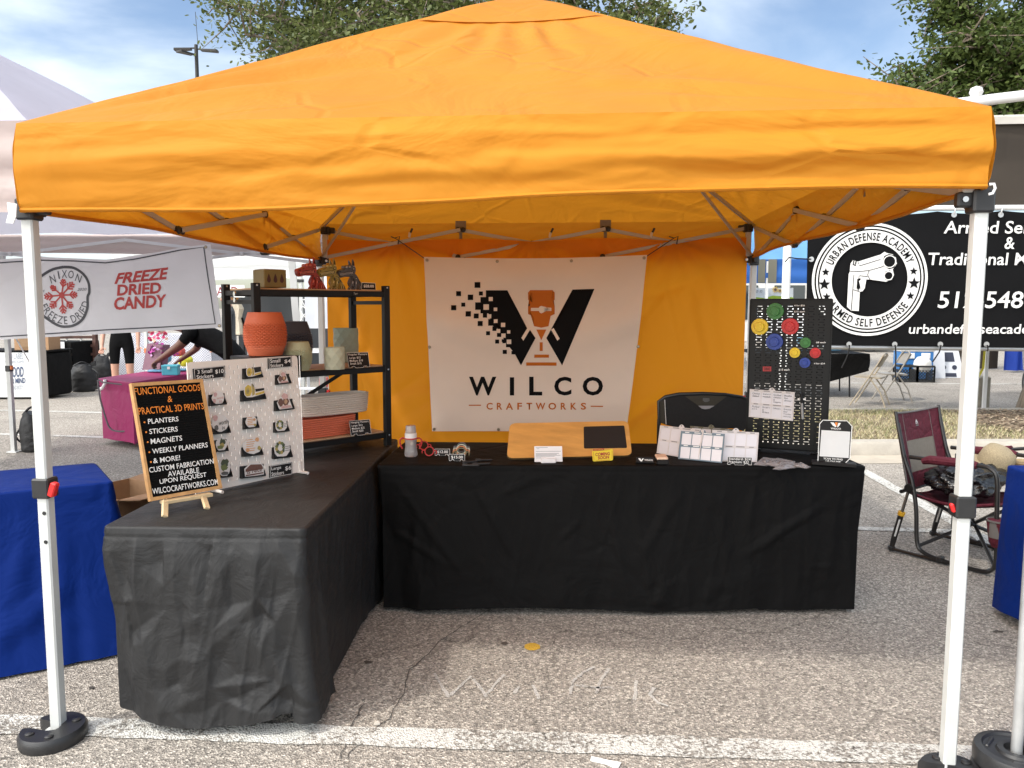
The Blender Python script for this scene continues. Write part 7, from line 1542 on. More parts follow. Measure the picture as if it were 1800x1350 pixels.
def car(c, yaw, L_, h, mt, label, name='parked_car', cat='car', suv=True):
    rt = thing(name, label, cat, c, None, yaw); Rm = Matrix.Rotation(yaw, 3, 'Z'); c = V3(c)
    def q(x, y, z): return c+Rm @ V3((x, y, z))
    W2 = .88; prof = [(-L_/2, .35), (-L_/2, .85), (-L_/2+.15, 1.02), (-L_*.16-.25, 1.08), (-L_*.02-.05, h-.06), (L_*.08, h), (L_*.40, h-.03), (L_*.48, 1.05), (L_/2, .9), (L_/2, .35)]
    m = M(); n = len(prof); secs = []
    for y, k in ((-W2, 0), (-W2*.97, 1), (W2*.97, 1), (W2, 0)):
        secs.append([q(x*(1 if k else .985), y*(1 if z < 1.06 else .84), z if k else z-.02*(z > 1)) for x, z in prof])
    m.add([p for s in secs for p in s], [(a*n+i, a*n+(i+1) % n, (a+1)*n+(i+1) % n, (a+1)*n+i) for a in range(3) for i in range(n)]+[tuple(range(n-1, -1, -1)), tuple(3*n+i for i in range(n))], mt); m.obj('body', rt, angle=30)
    for s in (-1, 1):
        for P in ([(-L_*.13, 1.10), (L_*.10, 1.10), (L_*.10, h-.09), (-.0, h-.09)], [(L_*.12, 1.10), (L_*.40, 1.10), (L_*.37, h-.10), (L_*.12, h-.09)]):
            m = M(); m.prism([q(x, s*(W2*.86+.008+(1.25-z)*.06), z) for x, z in (P if s > 0 else P[::-1])], Rm @ V3((0, -s*.02, 0)), glass); m.obj('side_window', rt, angle=0)
        for x in (-L_*.31, L_*.31):
            m = M(); m.lathe([(.2, -.1), (.32, -.11), (.34, -.06), (.34, .06), (.32, .11), (.2, .1)], q(x, s*(W2-.06), .34), bpy.data.materials['tyre'], 24, Rm @ V3((0, 1, 0))); o_ = m.obj('wheel', rt); m = M(); m.lathe([(.05, -.11), (.2, -.1), (.2, .1), (.05, .11)], q(x, s*(W2-.06), .34), galv, 16, Rm @ V3((0, 1, 0))); m.obj('rim', o_)
    m = M(); m.prism([q(-L_*.155-.23, -W2*.78, 1.12), q(-L_*.02-.10, -W2*.72, h-.09), q(-L_*.02-.10, W2*.72, h-.09), q(-L_*.155-.23, W2*.78, 1.12)], Rm @ V3((.02, 0, -.02)), glass); m.obj('windscreen', rt, angle=0)
    m = M(); m.prism([q(L_*.485, -W2*.74, 1.1), q(L_*.485, W2*.74, 1.1), q(L_*.41, W2*.7, h-.1), q(L_*.41, -W2*.7, h-.1)], Rm @ V3((-.02, 0, -.02)), glass); m.obj('rear_window', rt, angle=0)
    for s in (-1, 1): m = M(); m.box(q(-L_/2+.02, s*.62, .75), (.08, .3, .14), ink, .02, Rm); m.obj('headlight', rt)
    return rt
car((9.0, 26, 0), 2.9, 4.6, 1.62, carw, 'white car parked far off between the pegboard and the black banner')
m = M(); p, q_ = Yp(1378, 502, 32), Yp(1424, 502, 32); bd = thing('building', 'pale low building with dark window bays far behind the blue tent', 'building', (p.x+3, 34, 0)); m.box((p.x+3, 36, 2.2), (14, 6, 4.4), pm('pale_stucco', (.6, .58, .54), .8, .06, 2), .02); m.obj('wall', bd)
for k in range(5): m = M(); m.box((p.x-1.5+k*2.0, 32.98, 1.7), (1.3, .06, 1.5), glass); m.obj('window', bd)
# ------------------------------------------------------------------ left: the neighbouring white tent and its candy banner
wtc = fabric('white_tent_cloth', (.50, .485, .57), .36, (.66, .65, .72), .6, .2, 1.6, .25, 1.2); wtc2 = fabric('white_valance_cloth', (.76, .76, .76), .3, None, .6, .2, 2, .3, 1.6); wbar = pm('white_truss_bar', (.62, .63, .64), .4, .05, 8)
def pop_tent(FL, FR, BR, BL, eave, peak, drop, label, cloth, cloth_v, legs=(1, 1, 1, 1), wr=.02, name='market_tent', text=None, trusses=True, seed=0, sag=.13):
    P = [V3((p[0], p[1], 0)) for p in (FL, FR, BR, BL)]; ctr = sum(P, V3())/4; rt = thing(name, label, 'market tent', ctr)
    pk_ = ctr+UP*peak; m = M()
    for i in range(4):
        a, b = P[i]+UP*eave, P[(i+1) % 4]+UP*eave
        def f(u, v):
            e = a.lerp(b, u); q = e.lerp(pk_, v); q = q-UP*(sag*math.sin(math.pi*v)*(.6+(1-(2*u-1)**2)*.6)); return q+UP*wr*nz((q.x, q.y, seed), 2.)
        m.grid(f, 26, 20, cloth)
    m.obj('roof_fabric', rt, angle=180)
    for i in range(4):
        a, b = P[i], P[(i+1) % 4]; d = (b-a).normalized(); nn = V3((d.y, -d.x, 0)); vm = M(); dr_ = drop if i in (0, 3) else min(drop, .20)
        vm.grid(lambda u, v: a.lerp(b, u)+nn*(.015+wr*(1.2*nz((u*4, v*2.5+i, seed))+.6*nz((u*11, v*5, seed+i)))*(.3+v)+.008*math.sin(v*16+seed))+UP*(eave-dr_*v+.012*math.sin(u*9+seed)*v), 60, 14, cloth_v)
        if text and i == 0:
            for t, q in text: vm.text(t, q, gtx, bold=.01)
        vm.obj('valance', rt, angle=180)
    for i in range(4):
        if legs[i]:
            q = P[i]+(ctr-P[i]).normalized()*.05; lm_ = M(); lm_.bar(q+UP*.012, q+UP*(eave+.0), .04, .04, wbar, up=(0, 1, 0)); lm_.box(q+UP*.006, (.10, .09, .012), wbar); lg = lm_.obj('leg', rt)
            bm_ = M(); bm_.box(q+UP*.86, (.055, .055, .06), blk, .005); bm_.box(q+UP*(eave-.35), (.06, .06, .07), blk, .005); bm_.obj('slider', lg)
    if trusses:
        for i in range(4):
            a, b = P[i]+(ctr-P[i]).normalized()*.05, P[(i+1) % 4]+(ctr-P[(i+1) % 4]).normalized()*.05
            for k in range(2):
                p, q = a.lerp(b, k/2), a.lerp(b, (k+1)/2); zl, zh = eave-.34, eave-.06
                tm = M(); tm.bar(p+UP*zl, q+UP*zh, .016, .03, wbar); tm.obj('truss_bar', rt); tm = M(); tm.bar(p+UP*zh, q+UP*zl, .016, .03, wbar); tm.obj('truss_bar', rt)
                jm = M(); jm.box((p+q)/2+UP*(zl+zh)/2, (.04, .04, .04), wbar, .006); jm.obj('truss_joint', rt)
            jm = M(); jm.box(a.lerp(b, .5)+UP*(eave-.34), (.06, .06, .05), blk, .01); jm.obj('truss_joint', rt)
        for i in range(4):
            tm = M(); q = P[i]+(ctr-P[i]).normalized()*.05; tm.bar(q+UP*(eave-.06), pk_-UP*.12, .02, .03, wbar); tm.obj('rafter', rt)
    return rt
fr, flc = V3((-1.86, .52, 0)), V3((-5.6, .40, 0))
def vq(px0, py0, px1, py1):
    dd = (flc-fr).normalized(); nn = V3((dd.y, -dd.x, 0)); nn = nn if nn.y < 0 else -nn
    return [PL(px0, py1, fr, nn, .06), PL(px1, py1, fr, nn, .06), PL(px1, py0, fr, nn, .06), PL(px0, py0, fr, nn, .06)]
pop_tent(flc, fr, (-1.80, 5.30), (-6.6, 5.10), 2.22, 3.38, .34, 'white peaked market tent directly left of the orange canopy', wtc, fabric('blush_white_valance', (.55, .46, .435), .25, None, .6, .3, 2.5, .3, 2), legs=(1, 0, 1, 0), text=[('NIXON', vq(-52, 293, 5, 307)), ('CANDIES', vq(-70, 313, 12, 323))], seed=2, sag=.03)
cvw = fabric('white_banner_vinyl', (.72, .71, .72), .22, None, .45, .25, 1.8, .22, 1.6, spec=.5); cred = pm('red_banner_print', (.44, .035, .03), .5, .08, 9); cblk = pm('charcoal_banner_print', (.05, .052, .06), .5, .1, 9)
YC = 4.90
def zb6(x, y): return (60+x/5.4545, 440+y/5.4545)
def cbq(x, y, o=0.): return Yp(*zb6(x, y), YC)+V3((0, -o, 0))
cbn = thing('candy_banner', 'white banner with a red snowflake emblem and red candy lettering', 'banner', (-4.3, YC, 1.2))
m = M(); TLs = [(-560, 110), (-300, 85), (50, 62), (400, 78), (695, 90), (950, 52), (1210, 12), (1380, -22), (1660, -58)]; 
def topz(u):
    x = -560+u*(1690+560); 
    for (x0_, y0_), (x1_, y1_) in zip(TLs[:-1], TLs[1:]):
        if x <= x1_: t = max(0, (x-x0_)/(x1_-x0_)); return x, y0_+(y1_-y0_)*t
    return x, TLs[-1][1]
def cf_(u, v):
    xt, yt = topz(u); xb, yb_ = -520+u*(1800+520), 868-(868-740)*u*1.0
    return cbq(xt+(xb-xt)*(1-v), yt+(yb_-yt)*(1-v))
m.grid(cf_, 90, 30, cvw)
def cl(P, w): m2.ribbon([cbq(*p) for p in P], w, (0, -1, 0), cblk)
m2 = M(); cl([(-480, 130), (50, 94), (390, 103), (690, 121), (840, 100), (950, 88), (1210, 35), (1390, 0), (1628, -30), (1735, 705), (1200, 738), (700, 762), (90, 803), (-440, 835)], .012)
ol = [(290, 160), (390, 170), (480, 228), (528, 310), (535, 400), (517, 450), (512, 560), (470, 655), (390, 715), (300, 732), (215, 715), (90, 630), (20, 560), (-20, 470), (-10, 370), (30, 290), (90, 235), (180, 183)]
olp = smooth([cbq(*p) for p in ol+[ol[0]]], 5); m2.ribbon(olp, .026, (0, -1, 0), cblk)
cx0 = cbq(262, 430)
for ex_, ey_ in ((290, 282), (380, 318), (412, 425), (362, 548), (280, 600), (158, 545), (102, 445), (162, 345)):
    e = cbq(ex_, ey_); m2.ribbon([cx0, e], .016, (0, -1, 0), cred); d = (e-cx0); L_ = d.length; d.normalize(); s = V3((-d.z, 0, d.x))
    for t, w in ((.55, .30), (.74, .24), (.92, .14)):
        for sg_ in (-1, 1): p = cx0+d*(L_*t); m2.ribbon([p, p+(d*.8+s*sg_*.75)*L_*w], .016, (0, -1, 0), cred)
m2.disc(cx0+V3((0, -.001, 0)), .03, (1, 0, 0), (0, 0, 1), cred, 12)
for ch_, x, y, a in (('N', 180, 275, -14), ('I', 240, 238, -8), ('X', 297, 228, 2), ('O', 360, 232, 12), ('N', 432, 268, 24)):
    c = cbq(x, y); Rm = Matrix.Rotation(R_(a), 3, 'Y'); h, w = .042, .034 if ch_ != 'I' else .008; m2.text(ch_, [c+Rm @ V3((sx*w/1, 0, sz*h)) for sx, sz in ((-.8, -.9), (.8, -.9), (.8, .9), (-.8, .9))], cblk)
c = cbq(285, 445); m2.arc_text('FREEZE DRIED', c, (1, 0, 0), (0, 0, 1), (cbq(505, 445)-c).length*.98, R_(-162), R_(-10), .075, cblk, 0, inside=True)
m2.text('2020', [cbq(*p) for p in ((420, 388), (508, 386), (510, 360), (424, 362))], cblk, shear=.2); m2.text('est', [cbq(*p) for p in ((48, 405), (100, 402), (102, 376), (50, 380))], cblk, shear=.2)
for t, q in (('FREEZE', ((775, 325), (1278, 275), (1285, 162), (797, 222))), ('DRIED', ((800, 437), (1210, 412), (1215, 305), (806, 330))), ('CANDY', ((770, 575), (1262, 545), (1268, 420), (776, 452)))): m2.text(t, [cbq(*p) for p in q], cred, bold=.035, shear=.15 if t == 'FREEZE' else 0)
m2.dense(.06); m2.v = [v+V3((0, -.004, 0)) for v in m2.v]; off = len(m.v); m.v += m2.v
for f, k in zip(m2.f, m2.mi): m.f.append(tuple(i+off for i in f)); m.mi.append(m.slot(m2.mats[k]))
m.warp(lambda p: V3((p.x, p.y+.020*nz((p.x, p.z*.6, 1), 2.2)+.008*nz((p.x, p.z, 5), 6), p.z)))
for x, y in ((1790, 722), (1660, -30), (-500, 850)): c = cbq(x, y, .03); m.lathe([(.008, 0), (.016, .001), (.016, .004), (.008, .004)], c, ring, 12, (0, -1, 0))
m.obj('banner_sheet', cbn, angle=180)
bp0 = G(25, 795); lr = thing('tent_pole', 'white tent pole with a black collar beside the black duffel bag', 'tent pole', bp0); m = M(); m.bar(bp0+UP*.01, bp0+UP*2.0, .042, .042, wleg, up=(0, 1, 0)); m.box(bp0+UP*.006, (.11, .09, .012), wleg, .003); m.obj('tube', lr)
m = M(); m.box(bp0+UP*.865, (.055, .055, .06), blk, .005); m.box(bp0+V3((.035, -.01, .875)), (.02, .03, .04), pm('orange_lever', (.6, .15, .03), .4, .05), .004); m.obj('collar', lr)
m = M(); m.tube([bp0+V3((.05, 0, 1.25)), bp0+V3((.16, .3, .62)), bp0+V3((.17, .32, .50)), bp0+V3((.16, .28, .47)), bp0+V3((.19, .3, .30))], .007, wst, 6); m.obj('cord', lr)
p2 = V3((-5.05, 8.1, 0)); p2 = V3((Yp(258, 617, 8.1).x, 8.1, 0)); lr2 = thing('tent_pole', 'white tent pole with an orange lever behind the pink table', 'tent pole', p2); m = M(); m.bar(p2+UP*.01, p2+UP*2.0, .042, .042, wleg, up=(0, 1, 0)); m.obj('tube', lr2); m = M(); m.box(p2+UP*.88, (.055, .055, .07), bpy.data.materials['orange_lever'], .005); m.obj('collar', lr2)
# bags
def softbag(base, r, h, label, cat='bag', name='bag', mt=None, seed=0, lean=(0, 0), sq_=(1, .8)):
    base = V3(base); rt = thing(name, label, cat, base); mt = mt or bpy.data.materials.get('bag_nylon') or pm('bag_nylon', (.012, .012, .013), .55, .25, 25, .6, 30); m = M()
    def f(u, v):
        a = 2*math.pi*u; q = r*(.98+.10*math.sin(math.pi*v)-.45*max(0, v-.72)*2.2+.06*nz((math.cos(a)*1.2, math.sin(a)*1.2, v*3+seed), 2)+.05*nz((math.cos(a), math.sin(a), v*2+seed), 6)); 
        if v < .05: q *= .9+v*2
        return base+V3((q*math.cos(a)*sq_[0]+lean[0]*v*v, q*math.sin(a)*sq_[1]+lean[1]*v*v, h*v*(1+.05*math.sin(3*a+seed)*v)))
    m.grid(f, 40, 26, mt, cu=True); m.add([f(i/40, 1) for i in range(40)], [tuple(range(40))], mt); m.obj('sack', rt, angle=180)
    m = M(); m.tube(smooth([f(.0, .9), f(.0, .75)+V3((r*.35, -.02, 0)), f(.02, .45)+V3((r*.35, -.04, 0)), f(.0, .25)+V3((.02, 0, 0))]), .012, mt, 6); m.tube(smooth([f(.5, .65), f(.52, .4)+V3((-r*.3, -.02, 0)), f(.5, .2)]), .010, mt, 6); m.obj('strap', rt)
    m = M(); t = f(.1, 1); m.prism([t+V3((-.06, 0, -.02)), t+V3((.0, 0, .06)), t+V3((.08, 0, .085)), t+V3((.07, 0, .0))], (0, .03, 0), mt); m.tube(smooth([f(.6, .96), (f(.6, 1)+f(.1, 1))/2+UP*.06, f(.1, .96)]), .012, mt, 6); m.obj('top_flap', rt); return rt
softbag(G(42, 797)+V3((.02, .12, 0)), .115, .40, 'black soft duffel bag standing against the white pole on the left', 'bag', 'duffel_bag', seed=1)
softbag(G(135, 690)+V3((0, .2, 0)), .20, .46, 'slumped black backpack on the ground before the dark wooden racks', 'backpack', 'backpack', seed=4)
m = M(); q = G(120, 692); m.ribbon([q+V3((.1, 0, .06)), q+V3((-.05, -.02, .015)), q+V3((-.16, -.06, .008)), q+V3((-.22, -.02, .02))], .06, (0, -.3, 1), bpy.data.materials['bag_nylon']); m.obj('loose_strap', label='loose black strap lying left of the slumped backpack', cat='strap', angle=0)
q = G(172, 685); softbag(q+V3((0, .15, 0)), .17, .58, 'tall upright black bag beside the standing person in shorts', 'bag', 'tote_bag', seed=7, sq_=(1.0, .6))
# pink table and the things on it
pink = fabric('magenta_cloth', (.29, .010, .095), .06, None, .55, .2, 3, .3, 4, .1, spec=.4)
cloth_table('tablecloth', 'magenta pink cloth over the table behind the letter board', [(-4.86, 5.62), (-4.24, 5.24), (-4.12, 6.95), (-4.84, 6.98)], .72, lambda p: .07+.02*nz(p, 4), pink, (), 1.0, -.16, 13, 420, 26, seam=.04)
m = M(); cpl = pm('white_clip', (.75, .74, .73), .4, .03); c = G(178, 672, .66); c = Yp(180, 676, 5.50); m.tube(smooth([c+V3((.03, 0, .05)), c+V3((.035, -.01, .01)), c+V3((.0, -.01, -.04)), c+V3((-.04, 0, -.05))]), .018, cpl, 8); m.obj('cloth_clip', label='white plastic clip on the corner of the magenta tablecloth', cat='clip')
m = M(); cord_m = pm('grey_cord', (.12, .11, .12), .6, .1); P = [Yp(x, y, 5.36) for x, y in ((173, 667), (180, 672), (215, 676), (234, 676))]; m.tube(P, .008, cord_m, 6); P = [Yp(x, y, 5.38) for x, y in ((172, 668), (176, 700), (186, 735), (193, 752), (205, 758), (225, 757), (240, 748))]; m.tube(smooth(P), .009, cord_m, 6); m.obj('elastic_cord', label='grey elastic cord wrapped round the magenta table cloth', cat='cord')
tq_ = pm('turquoise_card', (.06, .38, .48), .5, .05); c = G(301, 659, .722); m = M(); m.box(c+UP*.055, (.17, .13, .11), tq_, .006, .25); tb_ = thing('gift_box', 'small turquoise box on the magenta table in front of the bending person', 'box', c); m.obj('box', tb_); m = M(); m.box(c+V3((0, 0, .10)), (.176, .136, .03), tq_, .005, .25); m.box(c+V3((.01, -.072, .085)), (.03, .004, .03), cpl, 0, .25); m.obj('lid', tb_)
gb = pm('mauve_paper', (.22, .11, .15), .5, .1, 20); c = G(268, 650, .722); c.y -= .02; m = M(); m.prism([c+V3((-.12, 0, 0)), c+V3((.10, 0, 0)), c+V3((.13, .05, .30)), c+V3((-.07, .05, .32))], (.03, .12, 0), gb); m.obj('gift_bag', label='mauve paper gift bag leaning at the far corner of the magenta table', cat='gift bag', angle=0)
def flower(c, r, cols, label, seed, n=46):
    rg = random.Random(seed); m = M(); c = V3(c)
    for i in range(n):
        d = V3((rg.gauss(0, 1), rg.gauss(0, 1), rg.gauss(.2, 1))).normalized(); t = d.orthogonal().normalized(); s = d.cross(t); q = c+d*r*(.55+.35*rg.random()); w = r*.34
        m.add([q, q+t*w+d*w*.4, q+(t+s)*w*.8+d*w*.8, q+s*w+d*w*.4], [(0, 1, 2, 3)], rg.choice(cols))
    return m.obj('flower', label=label, cat='flower', angle=0)
fp, fh, fw_ = pm('petal_pink', (.62, .05, .16), .6, .15), pm('petal_magenta', (.45, .05, .32), .6, .15), pm('petal_cream', (.75, .48, .35), .6, .15)
flower(Yp(277, 588, 6.9), .11, [fp, fp, fw_], 'pink and cream artificial flower just below the candy banner', 1); flower(Yp(277, 615, 6.85), .10, [fh, fh, pm('petal_lilac', (.55, .30, .55), .6, .1)], 'magenta artificial flower behind the arm of the bending person', 2); flower(Yp(305, 618, 7.0), .07, [fh, fp], 'small magenta flower beside the shoulder of the bending person', 3)
tur = pm('blue_wrap', (.10, .26, .40), .3, .4, 40); pur = pm('purple_wrap', (.22, .12, .38), .3, .4, 40); yw = pm('yellow_wrap', (.60, .58, .03), .4, .2, 30); rdw = pm('red_wrap', (.40, .06, .05), .4, .3, 30)
for i, (px, py, mt, w, lab) in enumerate(((278, 650, tur, .13, 'blue patterned sweet packet under the reaching hand'), (296, 645, pur, .12, 'purple patterned sweet packet behind the turquoise box'), (318, 648, tur, .12, 'flat teal sweet packet right of the turquoise box'), (326, 640, yw, .09, 'bright yellow sweet packet beside the bending person'), (315, 622, rdw, .09, 'red and gold sweet box standing near the bending person'), (289, 634, tur, .09, 'blue sweet packet standing behind the flat blue one'))):
    c = G(px, py+4, .722); m = M(); h = .03 if i < 3 else .13
    def pf(u, v):
        a, b = 2*math.pi*u, v; q = (1-abs(2*b-1)**4)*.5+.5; return c+V3((w*q*math.cos(a)*(1+.12*math.sin(5*a)), w*.7*q*math.sin(a), h*b*(1+.3*math.sin(3*a)*.3)))
    m.grid(pf, 18, 6, mt, cu=True); m.add([pf(k/18, 1) for k in range(18)], [tuple(range(18))], mt); m.obj('sweet_packet', label=lab, cat='sweet packet', angle=50)

# ------------------------------------------------------------------ people
skin_d, skin_l = pm('brown_skin', (.13, .055, .033), .45, .1, 14), pm('light_skin', (.50, .27, .19), .45, .08, 14)
tee_k, tee_g, short_k, shoe_k, hair_g, hair_k, sock = pm('black_tee', (.006, .006, .0065), .9, .15, 14, .3, 30, spec=.1), pm('charcoal_shirt', (.075, .08, .085), .85, .1, 14, .3, 30), pm('black_shorts', (.006, .006, .0065), .9, .15, 14, .3, 30, spec=.1), pm('black_shoe', (.015, .015, .015), .5, .1), pm('grey_hair', (.26, .25, .24), .8, .2, 60), pm('black_hair', (.012, .010, .009), .8, .2, 60), pm('grey_sock', (.35, .34, .33), .9, .1)
def person(label, J, E, zones, mats, hair, root):
    """J joint -> (position, radius); E bones; zones bone -> material"""
    names = list(J); idx = {n: i for i, n in enumerate(names)}
    me = bpy.data.meshes.new('sk'); me.from_pydata([tuple(J[n][0]) for n in names], [(idx[a], idx[b]) for a, b in E], [])
    o = bpy.data.objects.new('sk', me); COL.objects.link(o); sk = o.modifiers.new('s', 'SKIN'); sk.use_smooth_shade = True
    for i, n in enumerate(names):
        r = J[n][1]; r = (r, r) if not isinstance(r, tuple) else r; me.skin_vertices[0].data[i].radius = r; me.skin_vertices[0].data[i].use_root = (n == root)
    sb = o.modifiers.new('d', 'SUBSURF'); sb.levels = 2; sb.render_levels = 2
    bpy.context.view_layer.update(); ev = o.evaluated_get(bpy.context.evaluated_depsgraph_get()); em = ev.to_mesh()
    vs = [v.co.copy() for v in em.vertices]; fs = [tuple(p.vertices) for p in em.polygons]; ev.to_mesh_clear(); bpy.data.objects.remove(o); bpy.data.meshes.remove(me)
    m = M(); [m.slot(x) for x in mats]; m.v = vs; m.f = fs
    for f in fs:
        c = sum((vs[i] for i in f), V3())/len(f); best = None
        for a, b in E:
            pa, pb_ = J[a][0], J[b][0]; d, t = seg_d(c, pa, pb_); ra, rb = [(x if not isinstance(x, tuple) else sum(x)/2) for x in (J[a][1], J[b][1])]; d -= ra+(rb-ra)*t
            if best is None or d < best[0]: best = (d, (a, b), t)
        z = zones(best[1], best[2]); m.mi.append(m.slot(z))
    p = m.obj('person', label=label, cat='person', angle=180, origin=(J[root][0].x, J[root][0].y, 0))
    hd, hr = J['head'][0], J['head'][1]; hr = hr if not isinstance(hr, tuple) else sum(hr)/2
    return p
def std_body(pos, face, h, arm_pose, label, mt_shirt, mt_leg, skin, shorts, hair_m, extra=None):
    """upright figure of height h at pos looking along face"""
    pos = V3(pos); f = V3(face).normalized(); s = V3((f.y, -f.x, 0)); k = h/1.75
    def q(a, b, z): return pos+f*(a*k)+s*(b*k)+UP*(z*k)
    J = {'pelvis': (q(0, 0, .95), (.155*k, .12*k)), 'waist': (q(.01, 0, 1.10), (.145*k, .105*k)), 'chest': (q(.01, 0, 1.30), (.17*k, .115*k)), 'collar': (q(0, 0, 1.44), (.10*k, .07*k)), 'neck': (q(.01, 0, 1.52), .052*k), 'chin': (q(.03, 0, 1.58), .065*k), 'head': (q(.02, 0, 1.67), .095*k)}
    E = [('pelvis', 'waist'), ('waist', 'chest'), ('chest', 'collar'), ('collar', 'neck'), ('neck', 'chin'), ('chin', 'head')]
    J['nose'] = (q(.118, 0, 1.625), .018*k); E.append(('chin', 'nose'))
    for n, sg_ in (('l', -1), ('r', 1)):
        J['hip'+n] = (q(0, sg_*.10, .90), .098*k); J['thigh'+n] = (q(.0, sg_*.105, .70), .082*k); J['knee'+n] = (q(.01, sg_*.11, .48), .058*k); J['calf'+n] = (q(-.012, sg_*.11, .33), .056*k); J['ankle'+n] = (q(-.01, sg_*.115, .09), .036*k); J['heel'+n] = (q(.0, sg_*.117, .045), .042*k); J['toe'+n] = (q(.16, sg_*.13, .035), .036*k)
        E += [('pelvis', 'hip'+n), ('hip'+n, 'thigh'+n), ('thigh'+n, 'knee'+n), ('knee'+n, 'calf'+n), ('calf'+n, 'ankle'+n), ('ankle'+n, 'heel'+n), ('heel'+n, 'toe'+n)]
        J['sho'+n] = (q(0, sg_*.18, 1.41), .062*k); e_, w_ = arm_pose[n]; J['elb'+n] = (q(*e_), .042*k); J['wri'+n] = (q(*w_), .028*k); E += [('collar', 'sho'+n), ('sho'+n, 'elb'+n), ('elb'+n, 'wri'+n)]
        hand(J, E, n, J['elb'+n][0], J['wri'+n][0], f, k)
    def zones(b, t):
        a, c = b
        if c.startswith(('toe',)) or a.startswith('heel'): return shoe_k
        if c.startswith('heel'): return sock
        if c.startswith('ankle'): return skin if shorts else mt_leg
        if a.startswith('knee') or (a.startswith('thigh') and shorts and t > .55): return skin if shorts else mt_leg
        if a.startswith(('hip', 'thigh')) or c.startswith('hip'): return mt_leg
        if a == 'pelvis' : return mt_shirt if t > .3 else mt_leg
        if a in ('waist', 'chest') or c.startswith('sho'): return mt_shirt
        if a.startswith('sho') and t < .62: return mt_shirt
        return skin
    p = person(label, J, E, zones, [skin, mt_shirt, mt_leg, shoe_k, sock], hair_m, 'pelvis')
    hair_cap(p, J['head'][0], .098*k, f, hair_m, J, skin); return p
def hand(J, E, n, elb, wri, f, k, curl=.35):
    d = (wri-elb).normalized(); s = d.cross(V3(f)).normalized() if d.cross(V3(f)).length > .1 else V3((1, 0, 0)); nn = s.cross(d)
    J['palm'+n] = (wri+d*.055*k, (.036*k, .018*k)); E.append(('wri'+n, 'palm'+n))
    for i, (o, l) in enumerate(((-.030, .070), (-.010, .080), (.010, .074), (.029, .058))):
        a = wri+d*.095*k+s*o*k; b = a+(d*(1-curl*.5)+nn*curl*.7)*l*.5*k; c = b+(d*(1-curl*1.4)+nn*curl*1.6).normalized()*l*.5*k
        for nm, p, r in (('a', a, .0105), ('b', b, .0092), ('c', c, .0075)): J['f%d%s%s' % (i, nm, n)] = (p, r*k)
        E += [('palm'+n, 'f%da%s' % (i, n)), ('f%da%s' % (i, n), 'f%db%s' % (i, n)), ('f%db%s' % (i, n), 'f%dc%s' % (i, n))]
    a = wri+d*.05*k-s*.045*k+nn*.01*k; b = a+(d*.6-s*.35+nn*.4).normalized()*.045*k
    J['ta'+n] = (a, .011*k); J['tb'+n] = (b, .009*k); E += [('palm'+n, 'ta'+n), ('ta'+n, 'tb'+n)]
def hair_cap(p, hc, r, f, mt, J, skin, up=UP, short=True):
    f = V3(f).normalized(); s = f.cross(up).normalized(); m = M()
    def g(u, v):
        a, b = 2*math.pi*u, v*math.pi*.62; d = up*math.cos(b)+(f*math.cos(a)+s*math.sin(a))*math.sin(b); rr = r*1.06*(1+.05*nz(d, 6)); k = max(0, d.dot(f)-.35)
        return hc+up*.012+d*rr*(1-.35*k)
    m.grid(g, 28, 14, mt, cu=True); m.obj('hair', p, angle=180)
    for sg_ in (-1, 1):
        m = M(); c = hc+s*(sg_*r*.98)-up*r*.25-f*r*.1; m.lathe([(.010, -.005), (.022, 0), (.026, .006), (.016, .012), (0, .008)], c, skin, 12, s*sg_+f*-.2, fn=lambda q, z, a: q*(1+.35*abs(math.sin(a)))); m.obj('ear', p)
        m = M(); c = hc+f*r*.93+s*(sg_*r*.38)-up*r*.10; m.lathe([(.013, -.006), (.012, .003), (0, .007)], c, pm('eye_white', (.7, .69, .67), .3, .02) if 'eye_white' not in bpy.data.materials else bpy.data.materials['eye_white'], 12, f); m.lathe([(.006, .0045), (0, .0085)], c, sblk, 10, f); m.obj('eye', p)
    m = M(); c = hc+f*r*.95-up*r*.72; m.prism([c+s*x+up*y for x, y in ((-.024, 0), (-.01, .006), (.01, .006), (.024, 0), (.008, -.009), (-.008, -.009))], f*-.02, pm('lip', (.25, .08, .07), .5, .1) if 'lip' not in bpy.data.materials else bpy.data.materials['lip']); m.obj('mouth', p, angle=0)
dn = {'l': ((.0, -.25, 1.12), (.10, -.26, .88)), 'r': ((.0, .25, 1.12), (.10, .26, .88))}
std_body(V3((-6.90, 9.55, 0)), (.35, -1, 0), 1.76, dn, 'standing person in black shorts and black shoes seen below the candy banner', tee_k, short_k, skin_l, True, hair_k)
std_body(V3((-4.98, 9.25, 0)), (-.95, -.35, 0), 1.74, {'l': ((.0, -.24, 1.14), (.16, -.22, .92)), 'r': ((-.04, .24, 1.14), (.06, .25, .90))}, 'grey haired person in a charcoal shirt standing behind the shelf rack', tee_g, short_k, skin_l, True, hair_g)
